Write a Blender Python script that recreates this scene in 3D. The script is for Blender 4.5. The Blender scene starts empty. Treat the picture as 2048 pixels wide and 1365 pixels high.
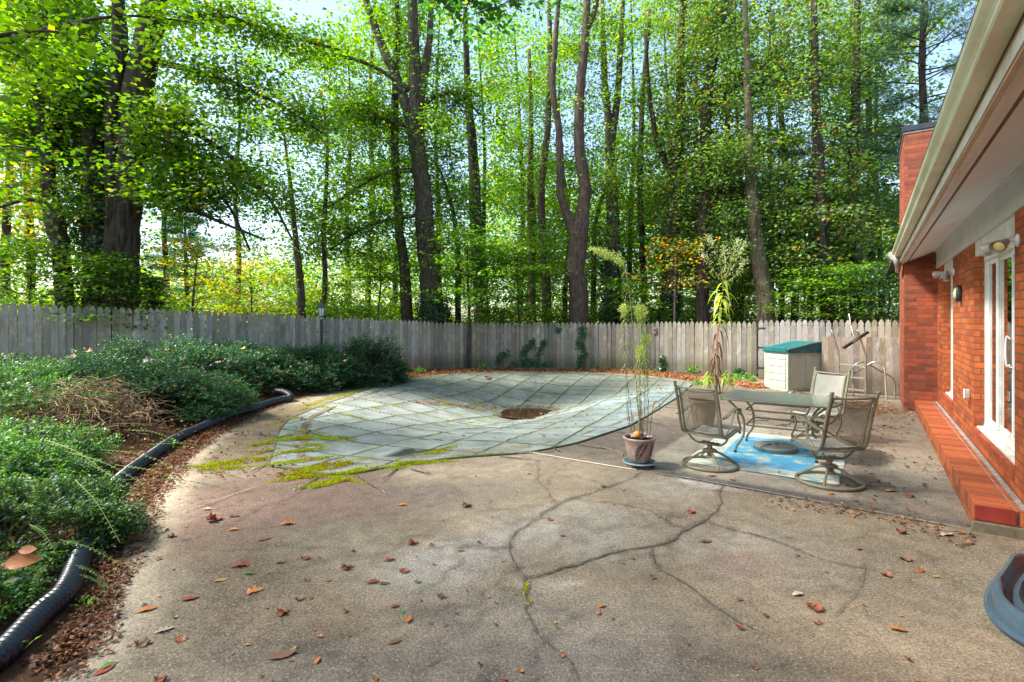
import bpy, math, random
import numpy as np
from mathutils import Vector, Matrix
rnd = random.Random(7)
rng = np.random.default_rng(11)
C = bpy.context.scene.collection
PI = math.pi
FOC, HX, HY, CAMZ = 1042.0, 1024.0, 638.0, 1.75

def G(px, py, z=0.0):
    """a spot of the yard seen along a sight line, at height z"""
    Y = (CAMZ - z) * FOC / (py - HY)
    return Vector(((px - HX) / FOC * Y, Y, z))

def P(px, py, Y):
    return Vector(((px - HX) / FOC * Y, Y, CAMZ + (HY - py) / FOC * Y))

YAW = math.atan2(1042.0, 713.0)
U2 = Vector((math.cos(YAW), math.sin(YAW), 0)); V2 = Vector((-U2.y, U2.x, 0))

# ------------------------------------------------------------------ mesh helpers
class MB:
    def __init__(s):
        s.v = []; s.f = []
    def add(s, vs, fs):
        o = len(s.v)
        s.v += [tuple(p) for p in vs]
        s.f += [tuple(i + o for i in f) for f in fs]
    def box(s, lo, hi, M=None):
        x0, y0, z0 = lo; x1, y1, z1 = hi
        vs = [Vector(p) for p in ((x0,y0,z0),(x1,y0,z0),(x1,y1,z0),(x0,y1,z0),(x0,y0,z1),(x1,y0,z1),(x1,y1,z1),(x0,y1,z1))]
        if M is not None: vs = [M @ p for p in vs]
        s.add(vs, [(0,3,2,1),(4,5,6,7),(0,1,5,4),(1,2,6,5),(2,3,7,6),(3,0,4,7)])
        return s
    def bbox(s, lo, hi, b=0.008, M=None):
        """box with chamfered vertical and top edges"""
        x0, y0, z0 = lo; x1, y1, z1 = hi
        def ring(i, z, k):
            return [(x0+i+k,y0+i,z),(x1-i-k,y0+i,z),(x1-i,y0+i+k,z),(x1-i,y1-i-k,z),(x1-i-k,y1-i,z),(x0+i+k,y1-i,z),(x0+i,y1-i-k,z),(x0+i,y0+i+k,z)]
        vs = ring(b,z0,b)+ring(0,z0+b,b)+ring(0,z1-b,b)+ring(b,z1,b)
        if M is not None: vs = [M @ Vector(p) for p in vs]
        fs = [tuple(range(7,-1,-1)), tuple(range(24,32))]
        for r in range(3):
            for i in range(8):
                j = (i+1) % 8
                fs.append((r*8+i, r*8+j, r*8+8+j, r*8+8+i))
        s.add(vs, fs); return s
    def tube(s, pts, r, n=8, cap=True, sq=1.0):
        pts = [Vector(p) for p in pts]
        m = len(pts)
        rs = r if isinstance(r, (list, tuple)) else [r]*m
        t0 = (pts[1]-pts[0]).normalized()
        a = t0.orthogonal().normalized()
        if abs(t0.z) < .99:
            a = Vector((0,0,1)).cross(t0).normalized()
        vs = []
        pt = t0
        for i in range(m):
            t = (pts[min(i+1,m-1)]-pts[max(i-1,0)]).normalized()
            if t.length < .5: t = pt
            q = pt.rotation_difference(t)
            a = (q @ a); a = (a - t*a.dot(t)).normalized()
            b = t.cross(a); pt = t
            for k in range(n):
                w = 2*PI*k/n
                vs.append(pts[i] + (a*math.cos(w) + b*math.sin(w)*sq)*rs[i])
        fs = []
        for i in range(m-1):
            for k in range(n):
                j = (k+1) % n
                fs.append((i*n+k, i*n+j, (i+1)*n+j, (i+1)*n+k))
        if cap:
            fs.append(tuple(range(n-1,-1,-1))); fs.append(tuple((m-1)*n+k for k in range(n)))
        s.add(vs, fs); return s
    def lathe(s, prof, n=28, M=None, sx=1.0, sy=1.0):
        vs = []
        for (r, z) in prof:
            for k in range(n):
                w = 2*PI*k/n
                vs.append(Vector((r*math.cos(w)*sx, r*math.sin(w)*sy, z)))
        if M is not None: vs = [M @ p for p in vs]
        fs = []
        for i in range(len(prof)-1):
            for k in range(n):
                j = (k+1) % n
                fs.append((i*n+k, i*n+j, (i+1)*n+j, (i+1)*n+k))
        fs.append(tuple(range(n-1,-1,-1))); fs.append(tuple((len(prof)-1)*n+k for k in range(n)))
        s.add(vs, fs); return s
    def ball(s, c, r, n=10, sz=1.0):
        m = n//2+1
        prof = [(max(1e-4, r*math.sin(PI*i/m)), -r*sz*math.cos(PI*i/m)) for i in range(m+1)]
        return s.lathe(prof, n, Matrix.Translation(Vector(c)))
    def prism(s, poly, y0, y1, M=None):
        """outline in x,z pushed from y0 to y1"""
        n = len(poly)
        vs = [Vector((x,y0,z)) for x,z in poly]+[Vector((x,y1,z)) for x,z in poly]
        if M is not None: vs = [M @ p for p in vs]
        fs = [tuple(range(n)), tuple(range(2*n-1,n-1,-1))]
        for i in range(n):
            j = (i+1)%n
            fs.append((i, i+n, j+n, j))
        s.add(vs, fs); return s
    def prismx(s, poly, x0, x1):
        """outline in y,z pushed along x"""
        n = len(poly)
        vs = [Vector((x0,y,z)) for y,z in poly]+[Vector((x1,y,z)) for y,z in poly]
        fs = [tuple(range(n-1,-1,-1)), tuple(range(n,2*n))]
        for i in range(n):
            j = (i+1)%n
            fs.append((i, j, j+n, i+n))
        s.add(vs, fs); return s
    def build(s, name, m, parent=None, smooth=False, fix=True):
        me = bpy.data.meshes.new(name)
        me.from_pydata(s.v, [], s.f)
        if fix:
            import bmesh
            b = bmesh.new(); b.from_mesh(me); bmesh.ops.recalc_face_normals(b, faces=b.faces)
            uvl = b.loops.layers.uv.new('UVMap')
            for f in b.faces:
                nn = f.normal
                ax, ay, az = abs(nn.x), abs(nn.y), abs(nn.z)
                for l in f.loops:
                    c = l.vert.co
                    if ay >= ax and ay >= az: l[uvl].uv = (c.x, c.z)
                    elif ax >= az: l[uvl].uv = (c.y, c.z)
                    else: l[uvl].uv = (c.x, c.y)
            b.to_mesh(me); b.free()
        if smooth:
            me.polygons.foreach_set('use_smooth', [True]*len(me.polygons))
        me.materials.append(m)
        o = bpy.data.objects.new(name, me); C.objects.link(o)
        if parent is not None: o.parent = parent
        return o

def smoothmod(o, ang=40):
    """smooth shading but keep edges sharper than ang degrees"""
    me = o.data
    me.polygons.foreach_set('use_smooth', [True]*len(me.polygons))
    me.set_sharp_from_angle(angle=math.radians(ang))
    return o

def cr(pts, k=6):
    """Catmull-Rom through the points"""
    p = [Vector(q) for q in pts]
    p = [p[0]*2-p[1]] + p + [p[-1]*2-p[-2]]
    out = []
    for i in range(1, len(p)-2):
        for j in range(k):
            t = j/k
            out.append(.5*((2*p[i]) + (p[i+1]-p[i-1])*t + (2*p[i-1]-5*p[i]+4*p[i+1]-p[i+2])*t*t + (3*p[i]-p[i-1]-3*p[i+1]+p[i+2])*t**3))
    out.append(p[-2].copy())
    return out

def crr(rs, k=6):
    out = []
    for i in range(len(rs)-1):
        for j in range(k): out.append(rs[i]+(rs[i+1]-rs[i])*j/k)
    return out+[rs[-1]]

def tag(o, label=None, cat=None, group=None, kind=None):
    if label: o['label'] = label
    if cat: o['category'] = cat
    if group: o['group'] = group
    if kind: o['kind'] = kind
    return o

def thing(name, label, cat, loc=(0,0,0), rotz=0.0, group=None):
    o = bpy.data.objects.new(name, None); C.objects.link(o)
    o.empty_display_size = .1
    o.location = loc; o.rotation_euler = (0,0,rotz)
    return tag(o, label, cat, group)

def dup(root, loc, rotz, label=None, group=None):
    r = root.copy(); C.objects.link(r); r.location = loc; r.rotation_euler = (0,0,rotz)
    if label: r['label'] = label
    if group: r['group'] = group
    for ch in list(root.children):
        c = ch.copy(); C.objects.link(c); c.parent = r
        for g in ch.children:
            d = g.copy(); C.objects.link(d); d.parent = c
    return r

def npmesh(name, verts, faces, m, parent=None, col=None, smooth=False):
    """fast mesh from arrays; faces (N,k); col per vertex (N,3)"""
    me = bpy.data.meshes.new(name)
    verts = np.asarray(verts, np.float32); faces = np.asarray(faces, np.int32)
    nf, k = faces.shape
    me.vertices.add(len(verts)); me.vertices.foreach_set('co', verts.ravel())
    me.loops.add(nf*k); me.loops.foreach_set('vertex_index', faces.ravel())
    me.polygons.add(nf)
    me.polygons.foreach_set('loop_start', np.arange(0, nf*k, k, dtype=np.int32))
    me.polygons.foreach_set('loop_total', np.full(nf, k, np.int32))
    if smooth: me.polygons.foreach_set('use_smooth', np.ones(nf, bool))
    me.update(calc_edges=True)
    if col is not None:
        a = me.color_attributes.new('col', 'FLOAT_COLOR', 'POINT')
        c4 = np.ones((len(verts), 4), np.float32); c4[:, :3] = col
        a.data.foreach_set('color', c4.ravel())
    me.materials.append(m)
    o = bpy.data.objects.new(name, me); C.objects.link(o)
    if parent is not None: o.parent = parent
    return o

def unit(a):
    return a/np.maximum(1e-9, np.linalg.norm(a, axis=-1, keepdims=True))

def leafmesh(pos, axis, nrm, ln, wd, col, fold=.18, shape=None):
    """leaf blades: kite of four corners folded at the midrib"""
    n = len(pos)
    axis = unit(axis); side = unit(np.cross(nrm, axis)); nn = np.cross(axis, side)
    ln = np.broadcast_to(np.asarray(ln, float), (n,))[:, None]; wd = np.broadcast_to(np.asarray(wd, float), (n,))[:, None]
    v = np.stack([pos, pos+axis*ln*.45+side*wd*.5+nn*wd*fold, pos+axis*ln, pos+axis*ln*.45-side*wd*.5+nn*wd*fold], 1)
    f = np.arange(4*n).reshape(n, 4)
    return v.reshape(-1, 3), f, np.repeat(col, 4, 0)

def join_parts(parts):
    vs, fs, cs, o = [], [], [], 0
    for v, f, c in parts:
        vs.append(v); fs.append(f+o); cs.append(c); o += len(v)
    return np.concatenate(vs), np.concatenate(fs), np.concatenate(cs)

def vnoise(x, y, s, seed=0):
    x = x*s; y = y*s
    xi = np.floor(x).astype(np.int64); yi = np.floor(y).astype(np.int64)
    fx = x-xi; fy = y-yi; fx = fx*fx*(3-2*fx); fy = fy*fy*(3-2*fy)
    def h(a, b):
        k = (a*374761393 + b*668265263 + seed*974634777) & 0xffffffff
        k = ((k ^ (k >> 13))*1274126177) & 0xffffffff
        return ((k ^ (k >> 16)) & 0xffff)/65535.0
    return (h(xi,yi)*(1-fx)+h(xi+1,yi)*fx)*(1-fy)+(h(xi,yi+1)*(1-fx)+h(xi+1,yi+1)*fx)*fy
def fbm(x, y, s, o=4, seed=0):
    r = 0; a = .5; t = 0
    for i in range(o):
        r = r+a*vnoise(x, y, s*2**i, seed+i*17); t += a; a *= .5
    return r/t
def sstep(a, b, x):
    t = np.clip((x-a)/(b-a), 0, 1); return t*t*(3-2*t)

def seg_dist(x, y, pts, closed=False):
    """distance to a polyline"""
    d = np.full(np.shape(x), 1e9)
    n = len(pts)
    for i in range(n if closed else n-1):
        ax, ay = pts[i][0], pts[i][1]; bx, by = pts[(i+1)%n][0], pts[(i+1)%n][1]
        dx, dy = bx-ax, by-ay; L = dx*dx+dy*dy+1e-12
        t = np.clip(((x-ax)*dx+(y-ay)*dy)/L, 0, 1)
        d = np.minimum(d, np.hypot(x-ax-t*dx, y-ay-t*dy))
    return d
def inside(x, y, poly):
    r = np.zeros(np.shape(x), bool); n = len(poly)
    for i in range(n):
        ax, ay = poly[i][0], poly[i][1]; bx, by = poly[(i+1)%n][0], poly[(i+1)%n][1]
        c = ((ay > y) != (by > y)) & (x < (bx-ax)*(y-ay)/((by-ay) if by != ay else 1e-9)+ax)
        r ^= c
    return r
def sdist(x, y, poly):
    d = seg_dist(x, y, poly, True)
    return np.where(inside(x, y, poly), -d, d)

# ------------------------------------------------------------------ materials
class NT:
    def __init__(s, name):
        s.m = bpy.data.materials.new(name); s.m.use_nodes = True
        s.t = s.m.node_tree; s.t.nodes.clear()
        s.out = s.n('ShaderNodeOutputMaterial')
    def n(s, t, **kw):
        o = s.t.nodes.new(t)
        for k, v in kw.items():
            if k in o.inputs.keys() if isinstance(k, str) else False: o.inputs[k].default_value = v
            else: setattr(o, k, v)
        return o
    def l(s, a, b): s.t.links.new(a, b)
    def val(s, o, k, v): o.inputs[k].default_value = v
    def tex(s, which='Object'):
        return s.n('ShaderNodeTexCoord').outputs[which]
    def mapping(s, src, scale=(1,1,1), rot=(0,0,0)):
        m = s.n('ShaderNodeMapping'); m.inputs['Scale'].default_value = scale; m.inputs['Rotation'].default_value = rot
        s.l(src, m.inputs['Vector']); return m.outputs[0]
    def noise(s, src, scale, detail=4, rough=.55):
        m = s.n('ShaderNodeTexNoise'); m.inputs['Scale'].default_value = scale
        m.inputs['Detail'].default_value = detail; m.inputs['Roughness'].default_value = rough
        if src is not None: s.l(src, m.inputs['Vector'])
        return m.outputs['Fac']
    def ramp(s, src, stops):
        m = s.n('ShaderNodeValToRGB'); e = m.color_ramp.elements
        while len(e) < len(stops): e.new(.5)
        for i, (p, c) in enumerate(stops):
            e[i].position = p; e[i].color = (c if len(c) == 4 else (*c, 1)) if not isinstance(c, (int, float)) else (c, c, c, 1)
        s.l(src, m.inputs[0]); return m.outputs[0]
    def mix(s, a, b, f, mode='MIX'):
        m = s.n('ShaderNodeMix'); m.data_type = 'RGBA'; m.blend_type = mode
        for k, x in ((6, a), (7, b), (0, f)):
            if hasattr(x, 'links'): s.l(x, m.inputs[k])
            elif isinstance(x, (int, float)): m.inputs[k].default_value = x
            else: m.inputs[k].default_value = (*x, 1) if len(x) == 3 else x
        return m.outputs[2]
    def math(s, op, a, b=None, c=None):
        m = s.n('ShaderNodeMath'); m.operation = op
        for k, x in enumerate((a, b, c)):
            if x is None: continue
            if hasattr(x, 'links'): s.l(x, m.inputs[k])
            else: m.inputs[k].default_value = x
        return m.outputs[0]
    def bump(s, h, strength=.3, dist=.01):
        m = s.n('ShaderNodeBump'); m.inputs['Strength'].default_value = strength; m.inputs['Distance'].default_value = dist
        s.l(h, m.inputs['Height']); return m.outputs[0]
    def bsdf(s, color, rough=.7, metal=0, normal=None, spec=.5, **kw):
        b = s.n('ShaderNodeBsdfPrincipled')
        for k, x in (('Base Color', color), ('Roughness', rough), ('Metallic', metal), ('Specular IOR Level', spec)):
            if hasattr(x, 'links'): s.l(x, b.inputs[k])
            elif isinstance(x, (int, float)): b.inputs[k].default_value = x
            else: b.inputs[k].default_value = (*x, 1)
        if normal is not None: s.l(normal, b.inputs['Normal'])
        for k, x in kw.items(): b.inputs[k].default_value = x
        s.l(b.outputs[0], s.out.inputs[0]); return b

def mat_simple(name, c1, c2=None, scale=8, rough=.6, metal=0, bump=.15, bscale=None, spec=.5, objvar=0, dirt=None):
    """two-tone noisy surface with fine relief"""
    t = NT(name); v = t.tex()
    c2 = c2 or tuple(x*.7 for x in c1)
    n = t.noise(v, scale, 5)
    col = t.mix(c1, c2, t.ramp(n, [(.35, 0), (.65, 1)]))
    if dirt:
        col = t.mix(col, dirt, t.ramp(t.noise(v, scale*.35, 6, .7), [(.52, 0), (.7, .75)]))
    if objvar:
        oi = t.n('ShaderNodeObjectInfo').outputs['Random']
        h = t.n('ShaderNodeHueSaturation'); t.l(col, h.inputs['Color'])
        t.l(t.math('MULTIPLY_ADD', oi, objvar*2, 1-objvar), h.inputs['Value']); col = h.outputs[0]
    r = t.ramp(t.noise(v, scale*2.3), [(.3, max(0, rough-.12)), (.7, min(1, rough+.12))])
    t.bsdf(col, r, metal, t.bump(t.noise(v, bscale or scale*6), bump, .004), spec)
    return t.m

def mat_leaf(name, trans=.45, rough=.45, gloss=.08, tint=(1.0, 1.15, .45)):
    t = NT(name)
    a = t.n('ShaderNodeAttribute'); a.attribute_name = 'col'
    d = t.n('ShaderNodeBsdfDiffuse'); t.l(a.outputs['Color'], d.inputs['Color'])
    tr = t.n('ShaderNodeBsdfTranslucent')
    c = t.mix(a.outputs['Color'], tint, .28, 'SOFT_LIGHT')
    br = t.n('ShaderNodeHueSaturation'); t.l(c, br.inputs['Color']); br.inputs['Value'].default_value = 1.95; br.inputs['Saturation'].default_value = 1.12
    t.l(br.outputs[0], tr.inputs['Color'])
    m = t.n('ShaderNodeMixShader'); m.inputs[0].default_value = trans
    t.l(d.outputs[0], m.inputs[1]); t.l(tr.outputs[0], m.inputs[2])
    g = t.n('ShaderNodeBsdfGlossy'); g.inputs['Roughness'].default_value = rough; g.inputs['Color'].default_value = (.9,.95,1,1)
    m2 = t.n('ShaderNodeMixShader'); m2.inputs[0].default_value = gloss
    t.l(m.outputs[0], m2.inputs[1]); t.l(g.outputs[0], m2.inputs[2])
    t.l(m2.outputs[0], t.out.inputs[0])
    return t.m

def mat_bark(name, c1, c2, sc=6, moss=None):
    t = NT(name); v = t.tex()
    mv = t.mapping(v, (1, 1, .14))
    n = t.noise(mv, sc*4, 6, .65); n2 = t.noise(v, sc*.5, 4)
    col = t.mix(c1, c2, t.ramp(n, [(.38, 0), (.62, 1)]))
    col = t.mix(col, tuple(x*1.5 for x in c1), t.ramp(n2, [(.55, 0), (.75, .6)]))
    if moss: col = t.mix(col, moss, t.ramp(t.noise(v, 1.3, 5), [(.5, 0), (.65, .7)]))
    t.bsdf(col, .9, 0, t.bump(n, .9, .03), .2)
    return t.m

def mat_brick(name, bw=.25, rh=.0765, off=.5, mortar=(.10,.075,.05), c1=(.50,.110,.020), c2=(.25,.045,.011), dirty=.35, msize=.008):
    t = NT(name); uv = t.tex('UV')
    b = t.n('ShaderNodeTexBrick'); t.l(uv, b.inputs['Vector'])
    b.offset = off; b.squash = 1
    for k, x in (('Scale', 1), ('Mortar Size', msize), ('Mortar Smooth', .25), ('Bias', 0), ('Brick Width', bw), ('Row Height', rh)): b.inputs[k].default_value = x
    b.inputs['Color1'].default_value = (*c1, 1); b.inputs['Color2'].default_value = (*c2, 1); b.inputs['Mortar'].default_value = (*mortar, 1)
    o = t.tex()
    n = t.noise(o, 14, 6, .65)
    col = t.mix(b.outputs['Color'], (.20,.085,.04), t.ramp(t.noise(o, 2.2, 5, .6), [(.5, 0), (.78, dirty)]))
    col = t.mix(col, t.mix(col, (1,1,1), 0.0), 0.0)
    hs = t.n('ShaderNodeHueSaturation'); t.l(col, hs.inputs['Color']); t.l(t.math('MULTIPLY_ADD', n, .9, .55), hs.inputs['Value'])
    h = t.math('SUBTRACT', 1.0, b.outputs['Fac'])
    h2 = t.math('MULTIPLY_ADD', t.noise(o, 90, 4), .25, h)
    t.bsdf(hs.outputs[0], .82, 0, t.bump(h2, .7, .008), .3)
    return t.m

def mat_wood(name, c1, c2, stain=(.16,.17,.09), low=(.20,.11,.055), lowz=.5):
    """weathered board: grain along z, colour of its own per board"""
    t = NT(name); v = t.tex()
    oi = t.n('ShaderNodeObjectInfo').outputs['Random']
    va = t.n('ShaderNodeVectorMath'); va.operation = 'ADD'; t.l(v, va.inputs[0])
    cx = t.n('ShaderNodeCombineXYZ'); t.l(t.math('MULTIPLY', oi, 37.0), cx.inputs[0]); t.l(t.math('MULTIPLY', oi, 91.0), cx.inputs[2]); t.l(cx.outputs[0], va.inputs[1])
    mv = t.mapping(va.outputs[0], (1, 1, .06))
    g = t.noise(mv, 75, 6, .7); g2 = t.noise(t.mapping(va.outputs[0], (1,1,.2)), 9, 5, .6)
    col = t.mix(c1, c2, t.ramp(g, [(.35, 0), (.68, 1)]))
    col = t.mix(col, stain, t.ramp(g2, [(.48, 0), (.72, .75)]))
    blot = t.noise(va.outputs[0], 3.4, 5, .65)
    col = t.mix(col, tuple(min(1, x*1.45) for x in c1), t.ramp(blot, [(.52, 0), (.68, .6)]))
    # knots
    k = t.n('ShaderNodeTexVoronoi'); t.l(t.mapping(va.outputs[0], (1,1,.45)), k.inputs['Vector']); k.inputs['Scale'].default_value = 3.1
    col = t.mix(col, (.06,.045,.03), t.ramp(k.outputs['Distance'], [(.035, .85), (.07, 0)]))
    sp = t.n('ShaderNodeSeparateXYZ'); t.l(v, sp.inputs[0])
    zz = t.math('ADD', sp.outputs[2], t.math('MULTIPLY', blot, -.55))
    col = t.mix(col, low, t.ramp(zz, [(max(0,lowz-.55), .75), (max(.02,lowz-.15), 0)]))
    h = t.n('ShaderNodeHueSaturation'); t.l(col, h.inputs['Color'])
    t.l(t.math('MULTIPLY_ADD', oi, .62, .66), h.inputs['Value'])
    t.l(t.math('MULTIPLY_ADD', t.math('FRACT', t.math('MULTIPLY', oi, 13.7)), .6, .65), h.inputs['Saturation'])
    t.bsdf(h.outputs[0], .88, 0, t.bump(g, .5, .006), .2)
    return t.m

M = {}
M['bark_dark'] = mat_bark('dark_bark', (.085,.065,.050), (.022,.017,.014), 3)
M['bark_grey'] = mat_bark('grey_bark', (.115,.092,.07), (.035,.027,.02), 5)
M['bark_tan'] = mat_bark('tan_bark', (.14,.10,.072), (.05,.034,.024), 6)
M['bark_pine'] = mat_bark('pine_bark', (.24,.19,.13), (.08,.058,.04), 4)
M['leaf'] = mat_leaf('broad_leaf', .5, .5, .04)
M['leaf_gloss'] = mat_leaf('glossy_leaf', .30, .42, .035)
M['needle'] = mat_leaf('needles', .25, .5, .06)
M['litter'] = mat_leaf('dry_leaf', .15, .6, .03, (1,.8,.6))
M['moss'] = mat_leaf('moss', .3, .7, .0)
M['twig'] = mat_simple('twig_bark', (.20,.13,.075), (.09,.055,.03), 20, .85)
M['twig_pale'] = mat_simple('dry_twig', (.42,.28,.15), (.25,.14,.07), 20, .85)
M['stem'] = mat_simple('green_stem', (.26,.30,.08), (.30,.22,.10), 6, .6)
M['stem_dry'] = mat_simple('dry_stem', (.20,.13,.07), (.30,.23,.12), 9, .7)
# ------------------------------------------------------------------ outlines on the ground
deck_px = [(85,1365),(165,1325),(200,1250),(235,1150),(250,1090),(300,1000),(352,930),(430,870),(515,823),(600,792),(700,772),(780,757),(860,748.5),(1000,742),(1190,744),(1300,748)]
DECK = [(-2.5,-3.5),(-2.35,1.2)] + [tuple(G(*p)[:2]) for p in deck_px] + [(6.2,15.6),(9.6,13.4),(12.5,11.3),(9,6),(1.5,-3.5)]
cover_px = [(548,905),(552,880),(562,858),(578,841),(650,810),(700,793),(760,773),(800,762),(850,752.5),(900,747.5),(1000,743.5),(1100,743.5),(1200,746.5),(1300,753),(1365,762),(1386,769),(1375,778),(1353,797),(1300,830),(1259,853),(1154,888),(1075,904),(1025,910),(937,915),(878,921),(796,934),(771,937),(707,950),(672,953),(593,942),(535,933),(540,918)]
COVER = [tuple(G(*p)[:2]) for p in cover_px]
CC = (.32, 12.75)

def bed_amp(x): return .06 + .36*sstep(-2.5, -7.5, x)
def Hraw(x, y):
    """height of the soil: the left bed climbs towards the fence, the wood behind rolls gently"""
    sd = sdist(x, y, DECK)
    h = bed_amp(x)*sstep(0, 3.6, sd) + .25*np.clip(sd, -.45, .12)
    far = sstep(20, 60, y)
    h = h + far*(.9*vnoise(x, y, .05, 3)-.3) + (fbm(x, y, 1.4, 3, 5)-.5)*.07*sstep(.1, .8, sd)
    return h, sd
def H(x, y):
    return float(Hraw(np.array([float(x)]), np.array([float(y)]))[0][0])

def grid(x0, x1, y0, y1, st):
    xs = np.arange(x0, x1+st*.5, st); ys = np.arange(y0, y1+st*.5, st)
    X, Y = np.meshgrid(xs, ys, indexing='ij')
    nx, ny = len(xs), len(ys)
    i = np.arange(nx-1)[:, None]; j = np.arange(ny-1)[None, :]
    a = i*ny+j
    F = np.stack([a, a+ny, a+ny+1, a+1], -1).reshape(-1, 4)
    return X.ravel(), Y.ravel(), F

def mat_ground():
    t = NT('ground_soil'); a = t.n('ShaderNodeAttribute'); a.attribute_name = 'col'
    v = t.tex(); n = t.noise(v, 22, 6, .7); n2 = t.noise(v, 90, 4, .7)
    h = t.n('ShaderNodeHueSaturation'); t.l(a.outputs['Color'], h.inputs['Color'])
    t.l(t.math('MULTIPLY_ADD', t.math('ADD', n, n2), 1.3, -.35), h.inputs['Value'])
    t.bsdf(h.outputs[0], .95, 0, t.bump(n2, .8, .02), .15)
    return t.m
MG = mat_ground()
def soil_col(x, y, sd):
    c = np.zeros((len(x), 3))
    soil = np.array([.105,.055,.030]); grass = np.array([.20,.27,.045]); wood = np.array([.13,.085,.045])
    n = fbm(x, y, .5, 4, 9)[:, None]
    c[:] = soil*(.7+.6*n)
    w = sstep(19, 23, y)[:, None]
    c = c*(1-w) + w*(wood*(1-sstep(.42,.58,n)) + grass*sstep(.42,.58,n))
    far = sstep(30, 42, y)[:, None]
    return c*(1-far)+far*grass*(.8+.5*n)
X, Y, F = grid(-17, 13, -3, 21, .12)
Z, SD = Hraw(X, Y)
keep = (SD[F] > -.55).any(1)
g = npmesh('ground', np.stack([X, Y, Z], 1), F[keep], MG, None, soil_col(X, Y, SD), True)
tag(g, kind='structure')
X, Y, F = grid(-160, 160, -40, 240, 2.0)
Z, SD = Hraw(X, Y)
cx = X[F].mean(1); cy = Y[F].mean(1)
keep = ~((cx > -15.9) & (cx < 11.9) & (cy > -2) & (cy < 19.9))
g2 = npmesh('woodland_ground', np.stack([X, Y, Z-.06], 1), F[keep], MG, None, soil_col(X, Y, SD), True)
tag(g2, kind='structure')

# ------------------------------------------------------------------ concrete deck
def gpl(*pts): return [tuple(G(*p)[:2]) for p in pts]
CR = []   # cracks traced on the slab: (points, width)
CR.append((gpl((1441,982),(1440,1000),(1443,1008),(1436,1020),(1418,1032),(1403,1045),(1380,1055),(1360,1066),(1352,1078),(1335,1087),(1308,1095),(1280,1098),(1255,1101),(1225,1107),(1195,1118),(1150,1134),(1105,1145),(1075,1153),(1052,1158)), .026))
CR.append((gpl((1306,1095),(1304,1110),(1310,1128),(1322,1142),(1352,1158),(1382,1178),(1410,1200),(1440,1222),(1470,1243),(1490,1252),(1530,1275)), .016))
CR.append((gpl((1403,1039),(1430,1051),(1470,1062),(1505,1070),(1540,1080),(1575,1093),(1610,1108),(1650,1123),(1700,1133),(1745,1140)), .015))
CR.append((gpl((1283,946),(1262,958),(1235,968),(1200,980),(1170,990),(1145,998),(1120,1008),(1095,1022),(1060,1045),(1035,1062),(1018,1085),(1018,1105),(1028,1125),(1036,1140),(1052,1156),(1047,1180),(1055,1205),(1060,1240),(1075,1270),(1110,1300),(1140,1325),(1160,1365)), .013))
CR.append((gpl((1145,996),(1190,1004),(1240,1009),(1275,1017),(1310,1030),(1335,1043),(1345,1052),(1365,1057)), .010))
CR.append((gpl((1078,920),(1078,940),(1075,958),(1088,975),(1100,990),(1116,1005)), .010))
CR.append((gpl((1420,985),(1440,982),(1446,975),(1440,966)), .012))
CR.append((gpl((1728,1130),(1725,1160),(1712,1185),(1690,1210),(1665,1240)), .007))
CR.append((gpl((1018,1097),(960,1092),(900,1093),(860,1096)), .006))
CR.append((gpl((1020,945),(1060,930),(1080,928)), .006))
def jag(pts, seed, step=.09, amp=.016):
    r = random.Random(seed); out = [tuple(pts[0])]
    for a, e in zip(pts[:-1], pts[1:]):
        L = math.hypot(e[0]-a[0], e[1]-a[1]); k = max(1, int(L/step))
        for j in range(1, k+1):
            t = j/k; out.append((a[0]+(e[0]-a[0])*t+(r.gauss(0,amp) if j < k else 0), a[1]+(e[1]-a[1])*t+(r.gauss(0,amp) if j < k else 0)))
    return out
CR = [(jag(p, 60+k), w*.48) for k, (p, w) in enumerate(CR)]
JOINT = gpl((1058,906),(1150,922),(1250,938.5),(1310,948),(1400,963),(1540,988),(1675,1013),(1800,1036),(1946,1064))
WLINE = gpl((200,1083),(262,1062),(350,1032),(440,1000),(520,972),(590,950),(650,930))
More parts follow.
